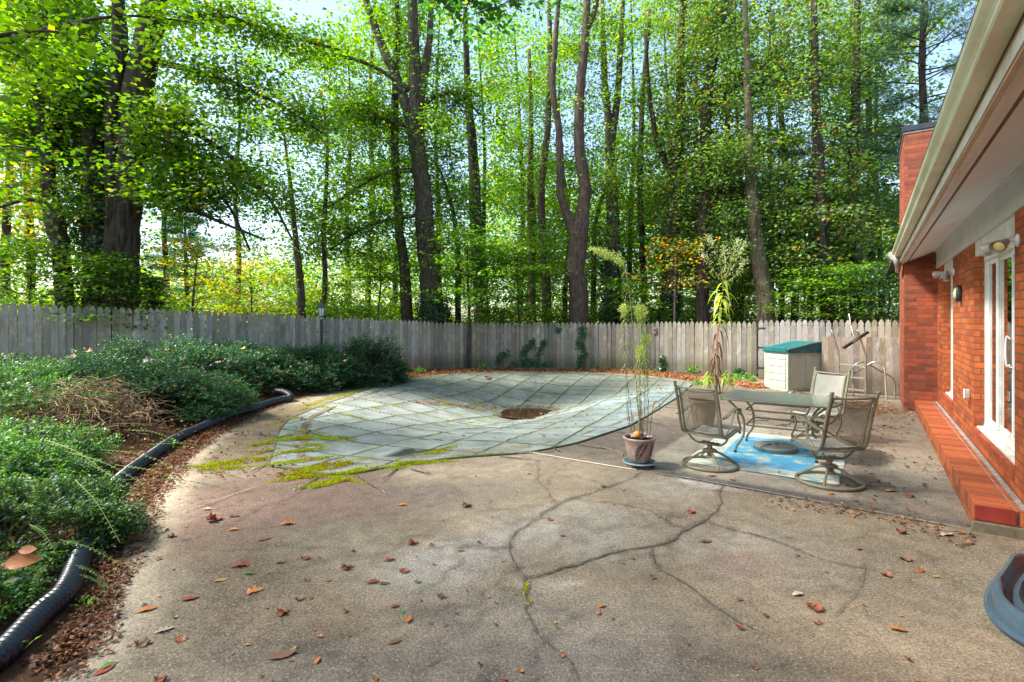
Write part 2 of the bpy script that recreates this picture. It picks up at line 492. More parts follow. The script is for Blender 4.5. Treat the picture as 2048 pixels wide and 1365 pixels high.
def deck_color(x, y, sd):
    n1 = fbm(x, y, .55, 4, 21)[:, None]; n2 = fbm(x, y, 2.6, 4, 33)[:, None]; n3 = fbm(x*.6+y*.3, y, 1.3, 4, 40)[:, None]
    base = np.array([.238,.188,.126])
    c = base*(.62+.50*n1+.30*n2)
    def mixc(c, col, w):
        w = np.clip(w, 0, 1)
        if w.ndim == 1: w = w[:, None]
        return c*(1-w)+np.array(col)*w
    def blob(px, py, rx, ry, rot=0, soft=.6):
        o = G(px, py); dx, dy = x-o.x, y-o.y
        ca, sa = math.cos(rot), math.sin(rot)
        q = np.hypot((dx*ca+dy*sa)/rx, (-dx*sa+dy*ca)/ry) + (fbm(x, y, 1.8, 3, 77)-.5)*.7
        return 1-sstep(1-soft, 1+soft*.5, q)
    c = mixc(c, (.22,.125,.095), .62*blob(470,1010,1.6,1.3,.5))
    c = mixc(c, (.20,.12,.09), .5*blob(620,1000,1.4,.8,.2))
    c = mixc(c, (.155,.105,.060), .75*blob(480,860,1.2,2.6,.2))
    c = mixc(c, (.150,.105,.065), .6*blob(560,1180,.5,1.1,.9))
    c = mixc(c, (.36,.33,.285), .55*blob(930,1110,.75,.35,.6))
    c = mixc(c, (.33,.30,.25), .4*blob(1150,1050,.9,.5))
    c = mixc(c, (.36,.32,.25), .45*blob(1180,1060,.5,.7))
    c = mixc(c, (.33,.30,.24), .5*blob(1330,980,.45,.5))
    c = mixc(c, (.34,.31,.26), .4*blob(1500,1100,.8,.5))
    c = mixc(c, (.40,.37,.31), .8*blob(1413,966,.40,.17,-.6,.25))
    c = mixc(c, (.22,.11,.09), .4*blob(1490,1128,.35,.2))
    c = mixc(c, (.15,.135,.115), .6*blob(1130,1260,1.0,.5))
    c = mixc(c, (.125,.115,.105), .55*blob(1150,1340,1.4,.3))
    c = mixc(c, (.14,.12,.085), .6*blob(1900,1150,1.2,.8))
    c = mixc(c, (.13,.115,.095), .5*blob(900,985,.9,.5))
    c = mixc(c, (.14,.12,.10), .5*blob(700,1330,.9,.25))
    # slab beyond the joint: older, browner, with the pale patch round the rug
    jv = (x-JOINT[0][0])*(-.565)+(y-JOINT[0][1])*(-.825)
    beyond = sstep(.0, .02, -(jv))*(x > .2)*1.0*sstep(.2,.3,x)
    c = mixc(c, (.185,.150,.115), .55*beyond)
    pale = gpl((1262,940),(1318,905),(1372,872),(1420,852),(1508,848),(1720,872),(1715,905),(1700,1000),(1480,966),(1310,940))
    ps = sdist(x, y, pale)
    c = mixc(c, (.43,.375,.285), .78*beyond*(1-sstep(-.03,.05, ps+(fbm(x,y,5,3,8)-.5)*.06)))
    c = mixc(c, (.27,.25,.20), .5*beyond*blob(1760,960,.8,1.2,-.6))
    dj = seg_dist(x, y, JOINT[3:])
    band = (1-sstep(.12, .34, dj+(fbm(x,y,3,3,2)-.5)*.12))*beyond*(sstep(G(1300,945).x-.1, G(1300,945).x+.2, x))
    c = mixc(c, (.085,.078,.072), .85*band)  # shadow along the slab's front edge, painted into the deck colour
    # edge of the slab towards the bed: washed and pale
    lx = x < -.9
    e = (1-sstep(.10, .42, -sd+(fbm(x,y,1.7,3,4)-.5)*.35))*lx*(y < 8)
    c = mixc(c, (.46,.375,.26), .85*e)
    for pts, w in CR:
        d = seg_dist(x, y, pts)
        c = mixc(c, (.085,.072,.058), .55*(1-sstep(0, .02+w*2.6, d+(fbm(x,y,5,3,3)-.5)*.07)))
    c = mixc(c, (.40,.37,.33), .7*blob(1135,1168,.12,.045,.2,.3))
    c = mixc(c, (.40,.37,.33), .5*blob(1100,1160,.22,.02,.25,.3))
    vein = np.abs(fbm(x, y, .9, 4, 91)-.5)[:, None]
    c = c*(1-.30*(1-sstep(0, .02, vein)))
    c = c*(.72+.56*n3)*(.85+.3*sstep(.42,.6,fbm(x, y, .8, 5, 123))[:, None])
    return np.clip(c, .02, .8)
def mat_deck():
    t = NT('deck_concrete'); a = t.n('ShaderNodeAttribute'); a.attribute_name = 'col'
    v = t.tex()
    vo = t.n('ShaderNodeTexVoronoi'); t.l(v, vo.inputs['Vector']); vo.inputs['Scale'].default_value = 85
    n1 = t.noise(v, 60, 5, .75); n2 = t.noise(v, 7, 6, .65); n3 = t.noise(v, 170, 3, .7)
    h = t.n('ShaderNodeHueSaturation'); t.l(a.outputs['Color'], h.inputs['Color'])
    val = t.math('MULTIPLY_ADD', n1, 3.2, -.62); val = t.math('MULTIPLY', val, t.math('MULTIPLY_ADD', n2, 1.3, .35))
    t.l(val, h.inputs['Value'])
    sepc = t.n('ShaderNodeSeparateColor'); t.l(vo.outputs['Color'], sepc.inputs[0])
    peb = t.math('MULTIPLY', t.ramp(vo.outputs['Distance'], [(.25, 1), (.42, 0)]), t.ramp(sepc.outputs[0], [(.55, 0), (.75, 1)]))
    col = t.mix(h.outputs[0], t.mix((.56,.48,.37), (.70,.66,.58), sepc.outputs[1]), t.math('MULTIPLY', peb, .42))
    peb2 = t.math('MULTIPLY', t.ramp(vo.outputs['Distance'], [(.25, 1), (.42, 0)]), t.ramp(sepc.outputs[2], [(.70, 0), (.8, 1)]))
    col = t.mix(col, (.07,.055,.045), t.math('MULTIPLY', peb2, .7))
    t.bsdf(col, .86, 0, t.bump(t.math('ADD', n3, t.math('MULTIPLY', vo.outputs['Distance'], -.6)), .55, .006), .25)
    return t.m
MD = mat_deck()
X, Y, F = grid(-5.9, 12.4, -3.4, 18.4, .045)
SD = sdist(X, Y, DECK)
s95 = [(CC[0]+(p[0]-CC[0])*.93, CC[1]+(p[1]-CC[1])*.93) for p in COVER]
ins = inside(X, Y, s95)
keep = (SD[F] < .35).any(1) & ~ins[F].all(1)
used = np.zeros(len(X), bool); used[F[keep].ravel()] = True
idx = np.cumsum(used)-1
X, Y, SD = X[used], Y[used], SD[used]; F = idx[F[keep]]
Z = (fbm(X, Y, .6, 3, 14)-.5)*.012
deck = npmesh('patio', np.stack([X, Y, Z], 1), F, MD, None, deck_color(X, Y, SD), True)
tag(deck, kind='structure')

def ribbon(mb, pts, w, z=.008, jag=.35, step=.03, seed=1):
    r = random.Random(seed); q = []
    for i in range(len(pts)-1):
        a = Vector((*pts[i], 0)); b = Vector((*pts[i+1], 0)); k = max(1, int((b-a).length/step))
        for j in range(k): q.append(a.lerp(b, j/k))
    q.append(Vector((*pts[-1], 0)))
    vs = []; off = 0
    for i, p in enumerate(q):
        t = (q[min(i+1,len(q)-1)]-q[max(0,i-1)]).normalized(); s = Vector((-t.y, t.x, 0))
        off = off*.8 + r.uniform(-1,1)*w*jag
        ww = w*.5*(1+r.uniform(-.5,.5))*min(1, (i+1)/4, (len(q)-i)/6)
        vs += [p+s*(off+ww)+Vector((0,0,z)), p+s*(off-ww)+Vector((0,0,z))]
    mb.add(vs, [(2*i, 2*i+1, 2*i+3, 2*i+2) for i in range(len(q)-1)])
MC = mat_simple('crack_dirt', (.065,.055,.042), (.12,.10,.07), 30, .95)
for k, (pts, w) in enumerate(CR):
    b = MB(); ribbon(b, pts, w, .009, .55, .022, k)
    b.build('crack', MC, deck, fix=False)
b = MB(); ribbon(b, JOINT[3:], .016, .0095, .05, .06, 50); b.build('slab_joint', MC, deck, fix=False)
b = MB(); ribbon(b, [(p[0]+.012, p[1]+.02) for p in JOINT[3:]], .014, .0105, .05, .08, 51); b.build('slab_edge', mat_simple('pale_edge', (.38,.34,.27), (.22,.19,.15), 8, .9), deck, fix=False)
b = MB(); ribbon(b, WLINE, .006, .0095, .15, .09, 52); b.build('scratch_line', mat_simple('chalky_line', (.50,.44,.38), (.25,.19,.15), 5, .9), deck, fix=False)
b = MB(); b.tube(cr([Vector((p[0],p[1],.012)) for p in JOINT[:3]]+[Vector((JOINT[2][0]+.12, JOINT[2][1]-.05, .012))], 5), .006, 6)
o = b.build('cord', mat_simple('white_cord', (.72,.66,.52), (.55,.48,.36), 30, .8)); tag(o, 'thin white cord stretched over the concrete from the pool cover to the fern pot', 'cord')

# ------------------------------------------------------------------ pool cover
D = .60
def cover_z(s):
    q = np.clip((s-.10)/(.955-.10), 0, 1)
    return -D*(1-q)**1.55 + .014
def mat_cover():
    t = NT('mesh_cover'); v = t.tex(); a = t.n('ShaderNodeAttribute'); a.attribute_name = 'col'
    sp = t.n('ShaderNodeSeparateXYZ'); t.l(v, sp.inputs[0])
    def lines(o, width, period=.76, ph=0.0):
        wob = t.math('MULTIPLY', t.math('SUBTRACT', t.noise(v, 1.1, 2), .5), .05)
        f = t.math('FRACT', t.math('DIVIDE', t.math('ADD', t.math('ADD', o, 100.0+ph), wob), period))
        d = t.math('MULTIPLY', t.math('ABSOLUTE', t.math('SUBTRACT', f, .5)), period)
        return t.math('LESS_THAN', t.math('SUBTRACT', period*.5, d), width)
    seam = t.math('MAXIMUM', lines(sp.outputs[0], .020), lines(sp.outputs[1], .020))
    near = t.math('MAXIMUM', lines(sp.outputs[0], .06), lines(sp.outputs[1], .06))
    n = t.noise(v, 3, 6, .65); n2 = t.noise(v, 150, 3, .8)
    h = t.n('ShaderNodeHueSaturation'); t.l(a.outputs['Color'], h.inputs['Color'])
    t.l(t.math('MULTIPLY', t.math('MULTIPLY_ADD', n, 1.5, .2), t.math('MULTIPLY_ADD', n2, 1.5, .22)), h.inputs['Value'])
    vo = t.n('ShaderNodeTexVoronoi'); t.l(v, vo.inputs['Vector']); vo.inputs['Scale'].default_value = 42
    speck = t.math('MULTIPLY', t.ramp(vo.outputs['Distance'], [(.12, 1), (.24, 0)]), t.ramp(t.noise(v, 2.2, 5, .7), [(.42, 0), (.66, 1)]))
    col = t.mix(h.outputs[0], (.58,.58,.46), t.math('MULTIPLY', speck, .85))
    col = t.mix(col, (.16,.19,.085), t.math('MULTIPLY', near, t.ramp(t.noise(v, 6, 5, .75), [(.48, 0), (.62, .8)])))
    mo = t.mix((.035,.04,.022), (.12,.14,.035), t.ramp(t.noise(v, 5, 5), [(.4,0),(.65,1)]))
    col = t.mix(col, mo, seam)
    t.bsdf(col, .8, 0, t.bump(t.math('ADD', n2, t.math('MULTIPLY', seam, .8)), .5, .006), .3)
    return t.m
NA = 288; NR = 70
cv = np.array(COVER); ca = np.arctan2(cv[:,1]-CC[1], cv[:,0]-CC[0])
angs = np.linspace(-PI, PI, NA, endpoint=False)
def cover_rad(th):
    """distance from the low point to the rim"""
    dx, dy = np.cos(th), np.sin(th); R = np.zeros_like(th)
    for i in range(len(cv)):
        ax, ay = cv[i]-np.array(CC); bx, by = cv[(i+1)%len(cv)]-np.array(CC)
        ex, ey = bx-ax, by-ay
        den = dx*ey-dy*ex
        tt = (ax*ey-ay*ex)/np.where(np.abs(den) < 1e-9, 1e-9, den)
        ss = (ax*dy-ay*dx)/np.where(np.abs(den) < 1e-9, 1e-9, den)
        ok = (ss >= -1e-6) & (ss <= 1+1e-6) & (tt > 0)
        R = np.where(ok, np.maximum(R, tt), R)
    return R
RAD = cover_rad(angs)
RAD = (np.roll(RAD,1)+RAD*2+np.roll(RAD,-1))/4
ss = np.linspace(0.004, 1, NR)
CA = math.atan2(.907, .42)-PI/2          # the seams run a little off the house line
A_, S_ = np.meshgrid(np.arange(NA), ss, indexing='ij')
th = angs[A_]; rr = RAD[A_]*S_
cx_ = rr*np.cos(th); cy_ = rr*np.sin(th)
lx = cx_*math.cos(-CA)-cy_*math.sin(-CA); ly = cx_*math.sin(-CA)+cy_*math.cos(-CA)
fr = lambda q: np.abs(((q+100)/.76) % 1-.5)*2     # 1 at a seam
sagp = (1-np.maximum(fr(lx), fr(ly))**6)*.034*np.clip((1-S_)*8, 0, 1)*np.clip(S_*5,0,1)
cz = cover_z(S_) - sagp + (vnoise(lx, ly, 1.7, 6)-.5)*.03*np.clip((1-S_)*6, 0, 1)*np.clip(S_*4,0,1)
i = np.arange(NA)[:, None]; j = np.arange(NR-1)[None, :]
ni = (i+1) % NA
F = np.stack([i*NR+j, i*NR+j+1, ni*NR+j+1, ni*NR+j], -1).reshape(-1, 4)
wx = cx_.ravel()+CC[0]; wy = cy_.ravel()+CC[1]
nn = fbm(wx, wy, .5, 4, 61)[:, None]; nm = fbm(wx, wy, 1.6, 4, 62)[:, None]
c = np.array([.255,.28,.245])*(.62+.76*nn)
wr = sstep(.3, 3.2, wx)[:, None]*(1-sstep(12,15,wy))[:, None]
c = c*(1-.55*wr)+np.array([.19,.31,.33])*.55*wr
wl = (1-sstep(-2.5,.5,wx)[:, None]); c = c*(1-.45*wl)+np.array([.32,.34,.31])*.45*wl
wf = sstep(11.5, 15, wy)[:, None]; c = c*(1-.6*wf)+np.array([.17,.20,.145])*.6*wf
c = c*(.8+.4*nm)
inr = (1-sstep(.14,.24,S_.ravel()))[:, None]; c = c*(1-.5*inr)+np.array([.13,.15,.12])*.5*inr
dk = gpl((775,905),(800,893),(900,895),(862,915),(790,918))
dd = sdist(wx, wy, dk)[:, None]; c = np.where(dd < 0, np.array([.035,.036,.022]), c)
gr = gpl((590,940),(700,950),(790,935),(1030,908),(1000,897),(850,903),(700,925),(640,905))
dg = (1-sstep(-.05,.1,sdist(wx, wy, gr)))[:, None]; c = c*(1-.5*dg)+np.array([.20,.21,.19])*.5*dg
cov = thing('pool_cover', 'sagging grey blue mesh cover with quilted seams stretched over the swimming pool', 'pool cover', (CC[0], CC[1], 0), CA)
npmesh('cover_sheet', np.stack([lx.ravel(), ly.ravel(), cz.ravel()], 1), F, mat_cover(), cov, c, True)
# the hem and the anchored springs
b = MB()
hem = [Vector((lx[k,-1], ly[k,-1], .012)) for k in range(NA)]
b.tube(hem+[hem[0]], .012, 6, False); b.build('hem', mat_simple('hem_webbing', (.07,.08,.05), (.14,.15,.06), 6, .9), cov)
M['steel'] = mat_simple('dull_steel', (.45,.43,.38), (.25,.2,.15), 40, .5, .7)
M['strap'] = mat_simple('dark_strap', (.05,.05,.04), (.12,.11,.06), 10, .9)
Ri = Matrix.Rotation(-CA, 3, 'Z'); CV = Vector((CC[0], CC[1], 0))
spr = [((1154,889),(1224,900)),((1000,913),(1072,920)),((1225,862),(1254,868)),((1285,840),(1335,853)),((1352,797),(1378,799)),((822,938),(864,950)),((796,936),(761,964)),((715,952),(771,987)),((640,952),(573,995)),((540,925),(500,945)),((556,872),(500,868)),((575,842),(540,838)),((545,902),(470,905)),((700,793),(680,789)),((1330,815),(1372,818)),((1108,897),(1120,903))]
for k, (a, bb) in enumerate(spr):
    a = G(*a, .012); e = G(*bb, .014)
    a = Ri @ (a-CV); e = Ri @ (e-CV)
    b = MB(); m = a.lerp(e, .62)
    b.tube([a, a.lerp(e,.3), m], .011, 5, True, .4)
    s = b.build('anchor_strap', M['strap'], cov)
    b = MB(); dv = (e-m); q = []
    L = dv.length; t = dv.normalized(); sd_ = Vector((-t.y, t.x, 0))
    if L > .05:
        for w in range(36):
            aa = w*1.15; q.append(m+dv*(w/44)+sd_*math.cos(aa)*.011+Vector((0,0,.012+math.sin(aa)*.011)))
        q.append(e+Vector((0,0,.004)))
        b.tube(q, .0035, 4); b.build('spring', M['steel'], s)
# puddle in the low middle
t = NT('puddle_water'); v = t.tex()
t.bsdf(t.mix((.030,.016,.008), (.07,.035,.015), t.noise(v, 3, 4)), .06, 0, t.bump(t.noise(v, 5, 2), .05, .01), .6)
b = MB(); q = []
for k in range(48):
    w = 2*PI*k/48; r = 1+.06*math.sin(3*w+1)+.04*math.sin(7*w)
    q.append((CC[0]+math.cos(w)*.80*r, CC[1]+math.sin(w)*.74*r, -D+.055))
b.add(q, [tuple(range(48))]); o = b.build('rain_water', t.m, None, fix=False); tag(o, kind='structure')
# ------------------------------------------------------------------ house (local x runs along the wall, y towards the yard)
M['brick'] = mat_brick('red_brick')
M['brick_dark'] = mat_brick('chimney_brick', c1=(.36,.07,.025), c2=(.15,.035,.02), dirty=.55)
M['rowlock'] = mat_brick('rowlock_brick', .0765, .125, 0.0, msize=.005, c1=(.44,.085,.022), c2=(.24,.042,.015))
M['rowtop'] = mat_brick('step_top_brick', .0765, 5.0, 0.0, c1=(.52,.125,.036), c2=(.24,.055,.022), dirty=.6, mortar=(.11,.065,.04), msize=.006)
M['white'] = mat_simple('old_white_paint', (.66,.65,.58), (.52,.51,.45), 5, .55, dirt=(.36,.32,.25))
M['white2'] = mat_simple('clean_white_paint', (.74,.75,.74), (.62,.63,.61), 5, .5)
M['soffit'] = mat_simple('soffit_paint', (.76,.81,.82), (.70,.75,.76), 3, .7, dirt=(.60,.61,.60))
M['frieze'] = mat_simple('frieze_paint', (.55,.57,.55), (.47,.49,.47), 2.5, .6, dirt=(.42,.41,.36))
M['soffit_brown'] = mat_simple('bare_soffit_vent', (.13,.085,.055), (.22,.15,.10), 14, .9)
M['gutter'] = mat_simple('gutter_enamel', (.62,.65,.46), (.52,.54,.37), 1.8, .38, bump=.05, dirt=(.42,.33,.18))
M['fascia'] = mat_simple('stained_fascia', (.50,.40,.27), (.42,.32,.21), 3, .6, dirt=(.27,.17,.10))
M['grime'] = mat_simple('gutter_grime', (.09,.065,.04), (.3,.26,.18), 25, .95)
M['mortar'] = mat_simple('grey_mortar', (.33,.33,.31), (.18,.17,.15), 18, .9)
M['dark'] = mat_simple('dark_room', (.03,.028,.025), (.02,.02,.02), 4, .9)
M['curtain'] = mat_simple('beige_curtain', (.19,.17,.115), (.13,.115,.075), 9, .9, dirt=(.07,.06,.04))
M['red_paint'] = mat_simple('red_painted_brick', (.28,.035,.022), (.20,.025,.018), 10, .4)
M['grey_metal'] = mat_simple('grey_lamp_enamel', (.40,.39,.36), (.28,.26,.23), 12, .45, dirt=(.24,.2,.15))
M['black'] = mat_simple('black_plastic', (.018,.018,.018), (.03,.03,.028), 10, .45)
def mat_glass(name, tint=(.85,.92,.9), refl=.18):
    t = NT(name)
    tr = t.n('ShaderNodeBsdfTransparent'); tr.inputs[0].default_value = (*tint, 1)
    g = t.n('ShaderNodeBsdfGlossy'); g.inputs['Roughness'].default_value = .02; g.inputs['Color'].default_value = (1,1,1,1)
    fr_ = t.n('ShaderNodeFresnel'); fr_.inputs[0].default_value = 1.5
    m = t.n('ShaderNodeMixShader'); t.l(t.math('MINIMUM', t.math('MULTIPLY_ADD', fr_.outputs[0], 1.3, refl*.3), 1.0), m.inputs[0])
    t.l(tr.outputs[0], m.inputs[1]); t.l(g.outputs[0], m.inputs[2]); t.l(m.outputs[0], t.out.inputs[0])
    return t.m
M['glass'] = mat_glass('window_glass')

WY = -1.06; T0, T1 = -3.0, 19.0
house = thing('brick_house', 'low red brick house with white eave, tall window, glass door and chimney', 'house', (0,0,0), YAW)
OP = [(6.27, 8.42, .45), (10.33, 11.54, .50)]      # openings along the wall and their sill heights
TOPZ = 2.675
b = MB(); x = T0
for (a, e, sz) in OP:
    b.box((x, WY-.22, -.1), (a, WY, TOPZ)); b.box((a, WY-.22, -.1), (e, WY-.004, sz-.12)); x = e
b.box((x, WY-.22, -.1), (T1, WY, TOPZ))
b.build('wall', M['brick'], house)
for (a, e, sz) in OP:          # rowlock sills, sloping out
    b = MB(); b.prismx([(WY-.10, sz-.118), (WY+.018, sz-.118), (WY+.018, sz-.02), (WY-.10, sz)], a+.002, e-.002)
    b.build('sill', M['rowlock'], house)
# rear of the house so it has a body from other sides
b = MB(); b.box((T0, -9.0, -.1), (T1, -8.8, TOPZ)); b.box((T0, -8.8, -.1), (T0+.2, WY-.22, TOPZ)); b.box((T1-.2, -8.8, -.1), (T1, WY-.22, TOPZ)); b.build('rear_wall', M['brick'], house)
# frieze board, soffit, fascia
def zs(d): return CAMZ + 1.27-.42*(1.05-d)      # soffit plane
E1 = 12.46
b = MB(); b.box((T0, WY-.05, TOPZ), (E1, WY+.022, CAMZ+1.30)); b.box((E1, WY-.05, TOPZ), (T1, WY+.022, CAMZ+1.30)); b.build('frieze_board', M['frieze'], house)
b = MB(); b.prismx([(WY+.022, CAMZ+1.235), (WY+.045, CAMZ+1.235), (WY+.048, CAMZ+1.275), (WY+.022, CAMZ+1.285)], T0, E1); b.build('crown_moulding', M['frieze'], house)
def slab(d0, d1, th, lift=0, x0=T0, x1=E1): return ([(-d0, zs(d0)+lift), (-d1, zs(d1)+lift), (-d1, zs(d1)+lift+th), (-d0, zs(d0)+lift+th)], x0, x1)
for nm, d0, d1, mt, lf in (('soffit_panel', .635, 1.04, 'soffit', 0), ('soffit_vent', .605, .635, 'soffit_brown', .006), ('soffit_strip', .556, .605, 'soffit', .001)):
    p, x0, x1 = slab(d0, d1, .012, lf)
    b = MB()
    if nm == 'soffit_panel':
        xx = T0
        while xx < E1:
            b.prismx(p, xx, min(E1, xx+2.43)); xx += 2.436
    else: b.prismx(p, x0, x1)
    b.build(nm, M[mt], house)
b = MB(); b.box((T0, -.556, CAMZ+1.055), (E1, -.528, CAMZ+1.20)); b.build('sub_fascia', M['white'], house)
b = MB(); b.box((T0, -.527, CAMZ+1.062), (E1, -.502, CAMZ+1.30)); b.build('fascia_board', M['fascia'], house)
b = MB(); b.box((T0, -.500, CAMZ+1.075), (E1, -.494, CAMZ+1.14)); b.build('drip_trim', M['white'], house)
# gutter, K profile
gp = [(-.493,1.30),(-.493,1.18),(-.415,1.18),(-.408,1.19),(-.406,1.205),(-.398,1.222),(-.382,1.238),(-.372,1.252),(-.369,1.27),(-.369,1.284),(-.378,1.288),(-.378,1.283),(-.374,1.281)]
gp2 = [(-.378,1.278),(-.378,1.255),(-.39,1.242),(-.406,1.226),(-.413,1.205),(-.415,1.19),(-.487,1.187),(-.487,1.30)]
prof = [(y, CAMZ+z) for y, z in gp+gp2[:]]
b = MB()
n = len(prof)
vs = [Vector((T0, y, z)) for y, z in prof]+[Vector((E1-.02, y, z)) for y, z in prof]
b.add(vs, [(i, (i+1)%n, (i+1)%n+n, i+n) for i in range(n)])
b.box((E1-.024, -.49, CAMZ+1.183), (E1-.02, -.38, CAMZ+1.28))
gut = b.build('gutter', M['gutter'], house)
b = MB(); b.tube([(T0,-.3705,CAMZ+1.288),(E1-.02,-.3705,CAMZ+1.288)], .005, 6)
r = random.Random(4)
for k in range(260):
    x = r.uniform(0, E1-.1); b.box((x,-.374-r.random()*.01,CAMZ+1.286),(x+r.uniform(.004,.02),-.366,CAMZ+1.29+r.random()*.008))
b.build('debris_rim', M['grime'], gut)
b = MB()
for k in range(6):
    x = E1-.6-k*1.9
    b.box((x, -.487, CAMZ+1.262), (x+.02, -.378, CAMZ+1.27))
b.build('gutter_bracket', M['gutter'], gut)
# downspout elbow at the far end
b = MB(); b.tube(cr([(E1-.10,-.44,CAMZ+1.18),(E1-.10,-.44,CAMZ+1.10),(E1-.02,-.46,CAMZ+1.03),(E1+.3,-.48,CAMZ+1.0),(E1+.9,-.5,CAMZ+.98)],5), .045, 8)
b.build('downspout', M['grey_metal'], house, True)
b = MB(); b.prismx([(-.37, CAMZ+1.14),(-.30, CAMZ+1.24),(-.33, CAMZ+1.30),(-.50,CAMZ+1.30),(-.5,CAMZ+1.14)], E1+.02, E1+.5); b.build('gutter_box', M['grey_metal'], house)
# roof
t = NT('shingles'); v = t.tex(); col = t.mix((.09,.08,.07), (.05,.045,.04), t.noise(v, 12, 5)); t.bsdf(col, .9, 0, t.bump(t.noise(v, 40), .5, .01))
b = MB()
def zr(d): return CAMZ+1.30+.42*(d-.42)
b.prismx([(-.42, zr(.42)), (-5.0, zr(5.0)), (-9.6, zr(.42)), (-9.6, zr(.42)-.04), (-5.0, zr(5.0)-.05), (-.42, zr(.42)-.02)], T0-.2, T1+.2)
b.build('roof', t.m, house)
# chimney
CH0, CH1 = 12.46, 14.3
b = MB(); b.box((CH0, WY-.6, -.1), (CH1, -.565, 5.28))
ch = b.build('chimney', M['brick_dark'], house)
b = MB(); b.box((CH0-.012, WY-.62, 5.28), (CH1+.012, -.55, 5.31)); b.build('chimney_crown', M['mortar'], ch)
b = MB(); b.bbox((CH0-.03, WY-.64, 5.31), (CH1+.03, -.53, 5.42), .015); b.build('chimney_cap', mat_simple('tar_black_cap', (.02,.02,.024), (.04,.04,.045), 3, .35), ch)
# step of brick on edge
SD0, SD1, ST0 = -.72, -1.055, 5.71
stp = thing('brick_step', 'long low brick step of bricks on edge along the foot of the house wall', 'step', (0,0,0), YAW)
b = MB(); b.box((ST0+.01, SD1, -.05), (E1-.002, SD0-.006, .095)); b.build('base_course', M['brick'], stp)
b = MB(); b.box((ST0, SD0-.002, .095), (E1-.004, SD0-.252, .21)); b.build('front_row', M['rowtop'], stp)
b = MB(); b.box((ST0+.012, SD0-.262, .095), (E1-.004, SD1+.035, .207)); b.build('back_row', M['rowtop'], stp)
b = MB(); b.box((ST0+.014, SD0-.2615, .095), (E1-.006, SD0-.2525, .2085)); b.box((ST0+.02, SD1+.036, .095), (E1-.006, SD1, .216)); b.build('mortar_line', M['mortar'], stp)
b = MB(); b.box((ST0-.006, SD0-.004, .098), (ST0-.001, SD0-.25, .2095)); b.box((ST0-.006, SD0-.25, .2101), (ST0+.03, SD0-.004, .2125)); b.build('painted_end', M['red_paint'], stp)
b = MB(); b.bbox((ST0-.03, SD1, -.02), (ST0+.009, SD0+.02, .09), .012); b.build('mortar_skirt', mat_simple('mossy_mortar', (.16,.14,.09), (.10,.08,.05), 12, .95), stp)

# ---- window and glass door
def glazing(name, a, e, sz, stiles, doors, label):
    """frame, panes and curtain set in an opening; stiles are x positions of the uprights"""
    fy = WY-.115
    w = MB(); w.box((a+.003, fy-.02, TOPZ-.17), (e-.003, WY-.012, TOPZ-.002)); hd = w.build('header_board', M['white'], house)
    f = MB()
    for (x0, x1) in ((a+.003, a+.05), (e-.05, e-.003)):
        f.box((x0, fy-.03, sz+.003), (x1, fy+.018, TOPZ-.172))
    f.box((a+.05, fy-.06, TOPZ-.235), (e-.05, fy+.028, TOPZ-.172))
    f.prismx([(fy-.06, sz+.002), (WY-.02, sz-.012), (WY-.02, sz+.004), (fy+.031, sz+.014), (fy+.031, sz+.04), (fy-.06, sz+.055)], a+.051, e-.051)
    frame = f.build(name, M['white'], house)
    if label: frame['label'] = label
    xs = [a+.05]+stiles+[e-.05]
    for k in range(len(xs)-1):
        p = MB(); x0, x1 = xs[k], xs[k+1]; yy = fy-.012-(.022 if (k % 2 and doors) else 0)
        t_ = .032
        for (c0, c1) in ((x0, x0+t_), (x1-t_, x1)): p.box((c0, yy-.010, sz+.058), (c1, yy+.008, TOPZ-.238))
        for (c0, c1) in ((sz+.058, sz+.058+.06), (TOPZ-.238-.05, TOPZ-.238)): p.box((x0+t_, yy-.009, c0), (x1-t_, yy+.007, c1))
        sash = p.build('sash', M['white2'] if k % 2 == 0 else M['white'], frame)
        p = MB(); p.box((x0+t_, yy-.006, sz+.12), (x1-t_, yy-.001, TOPZ-.29)); p.build('pane', M['glass'], frame)
    p = MB(); q = []
    nseg = int((e-a)/.02)
    vs = []
    for i in range(nseg+1):
        x = a+.02+(e-a-.04)*i/nseg; y = fy-.085+.022*math.sin(i*.9)+.008*math.sin(i*2.3)
        vs += [(x, y, sz+.05), (x, y, TOPZ-.18)]
    p.add(vs, [(2*i, 2*i+2, 2*i+3, 2*i+1) for i in range(nseg)]); p.build('curtain', M['curtain'], frame, True)
glazing('glass_door', *OP[0], [7.1, 7.85], True, 'white framed sliding glass door nearest the camera')
glazing('window', *OP[1], [10.9], False, 'narrow white framed window by the chimney corner')
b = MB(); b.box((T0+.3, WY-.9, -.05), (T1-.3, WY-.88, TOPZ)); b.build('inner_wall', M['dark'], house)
# door handle
b = MB(); b.tube(cr([(7.06, WY-.10, 1.55),(7.06,WY-.07,1.56),(7.06,WY-.07,1.30),(7.06,WY-.10,1.29)],3), .009, 6); b.build('door_handle', M['white2'], house)

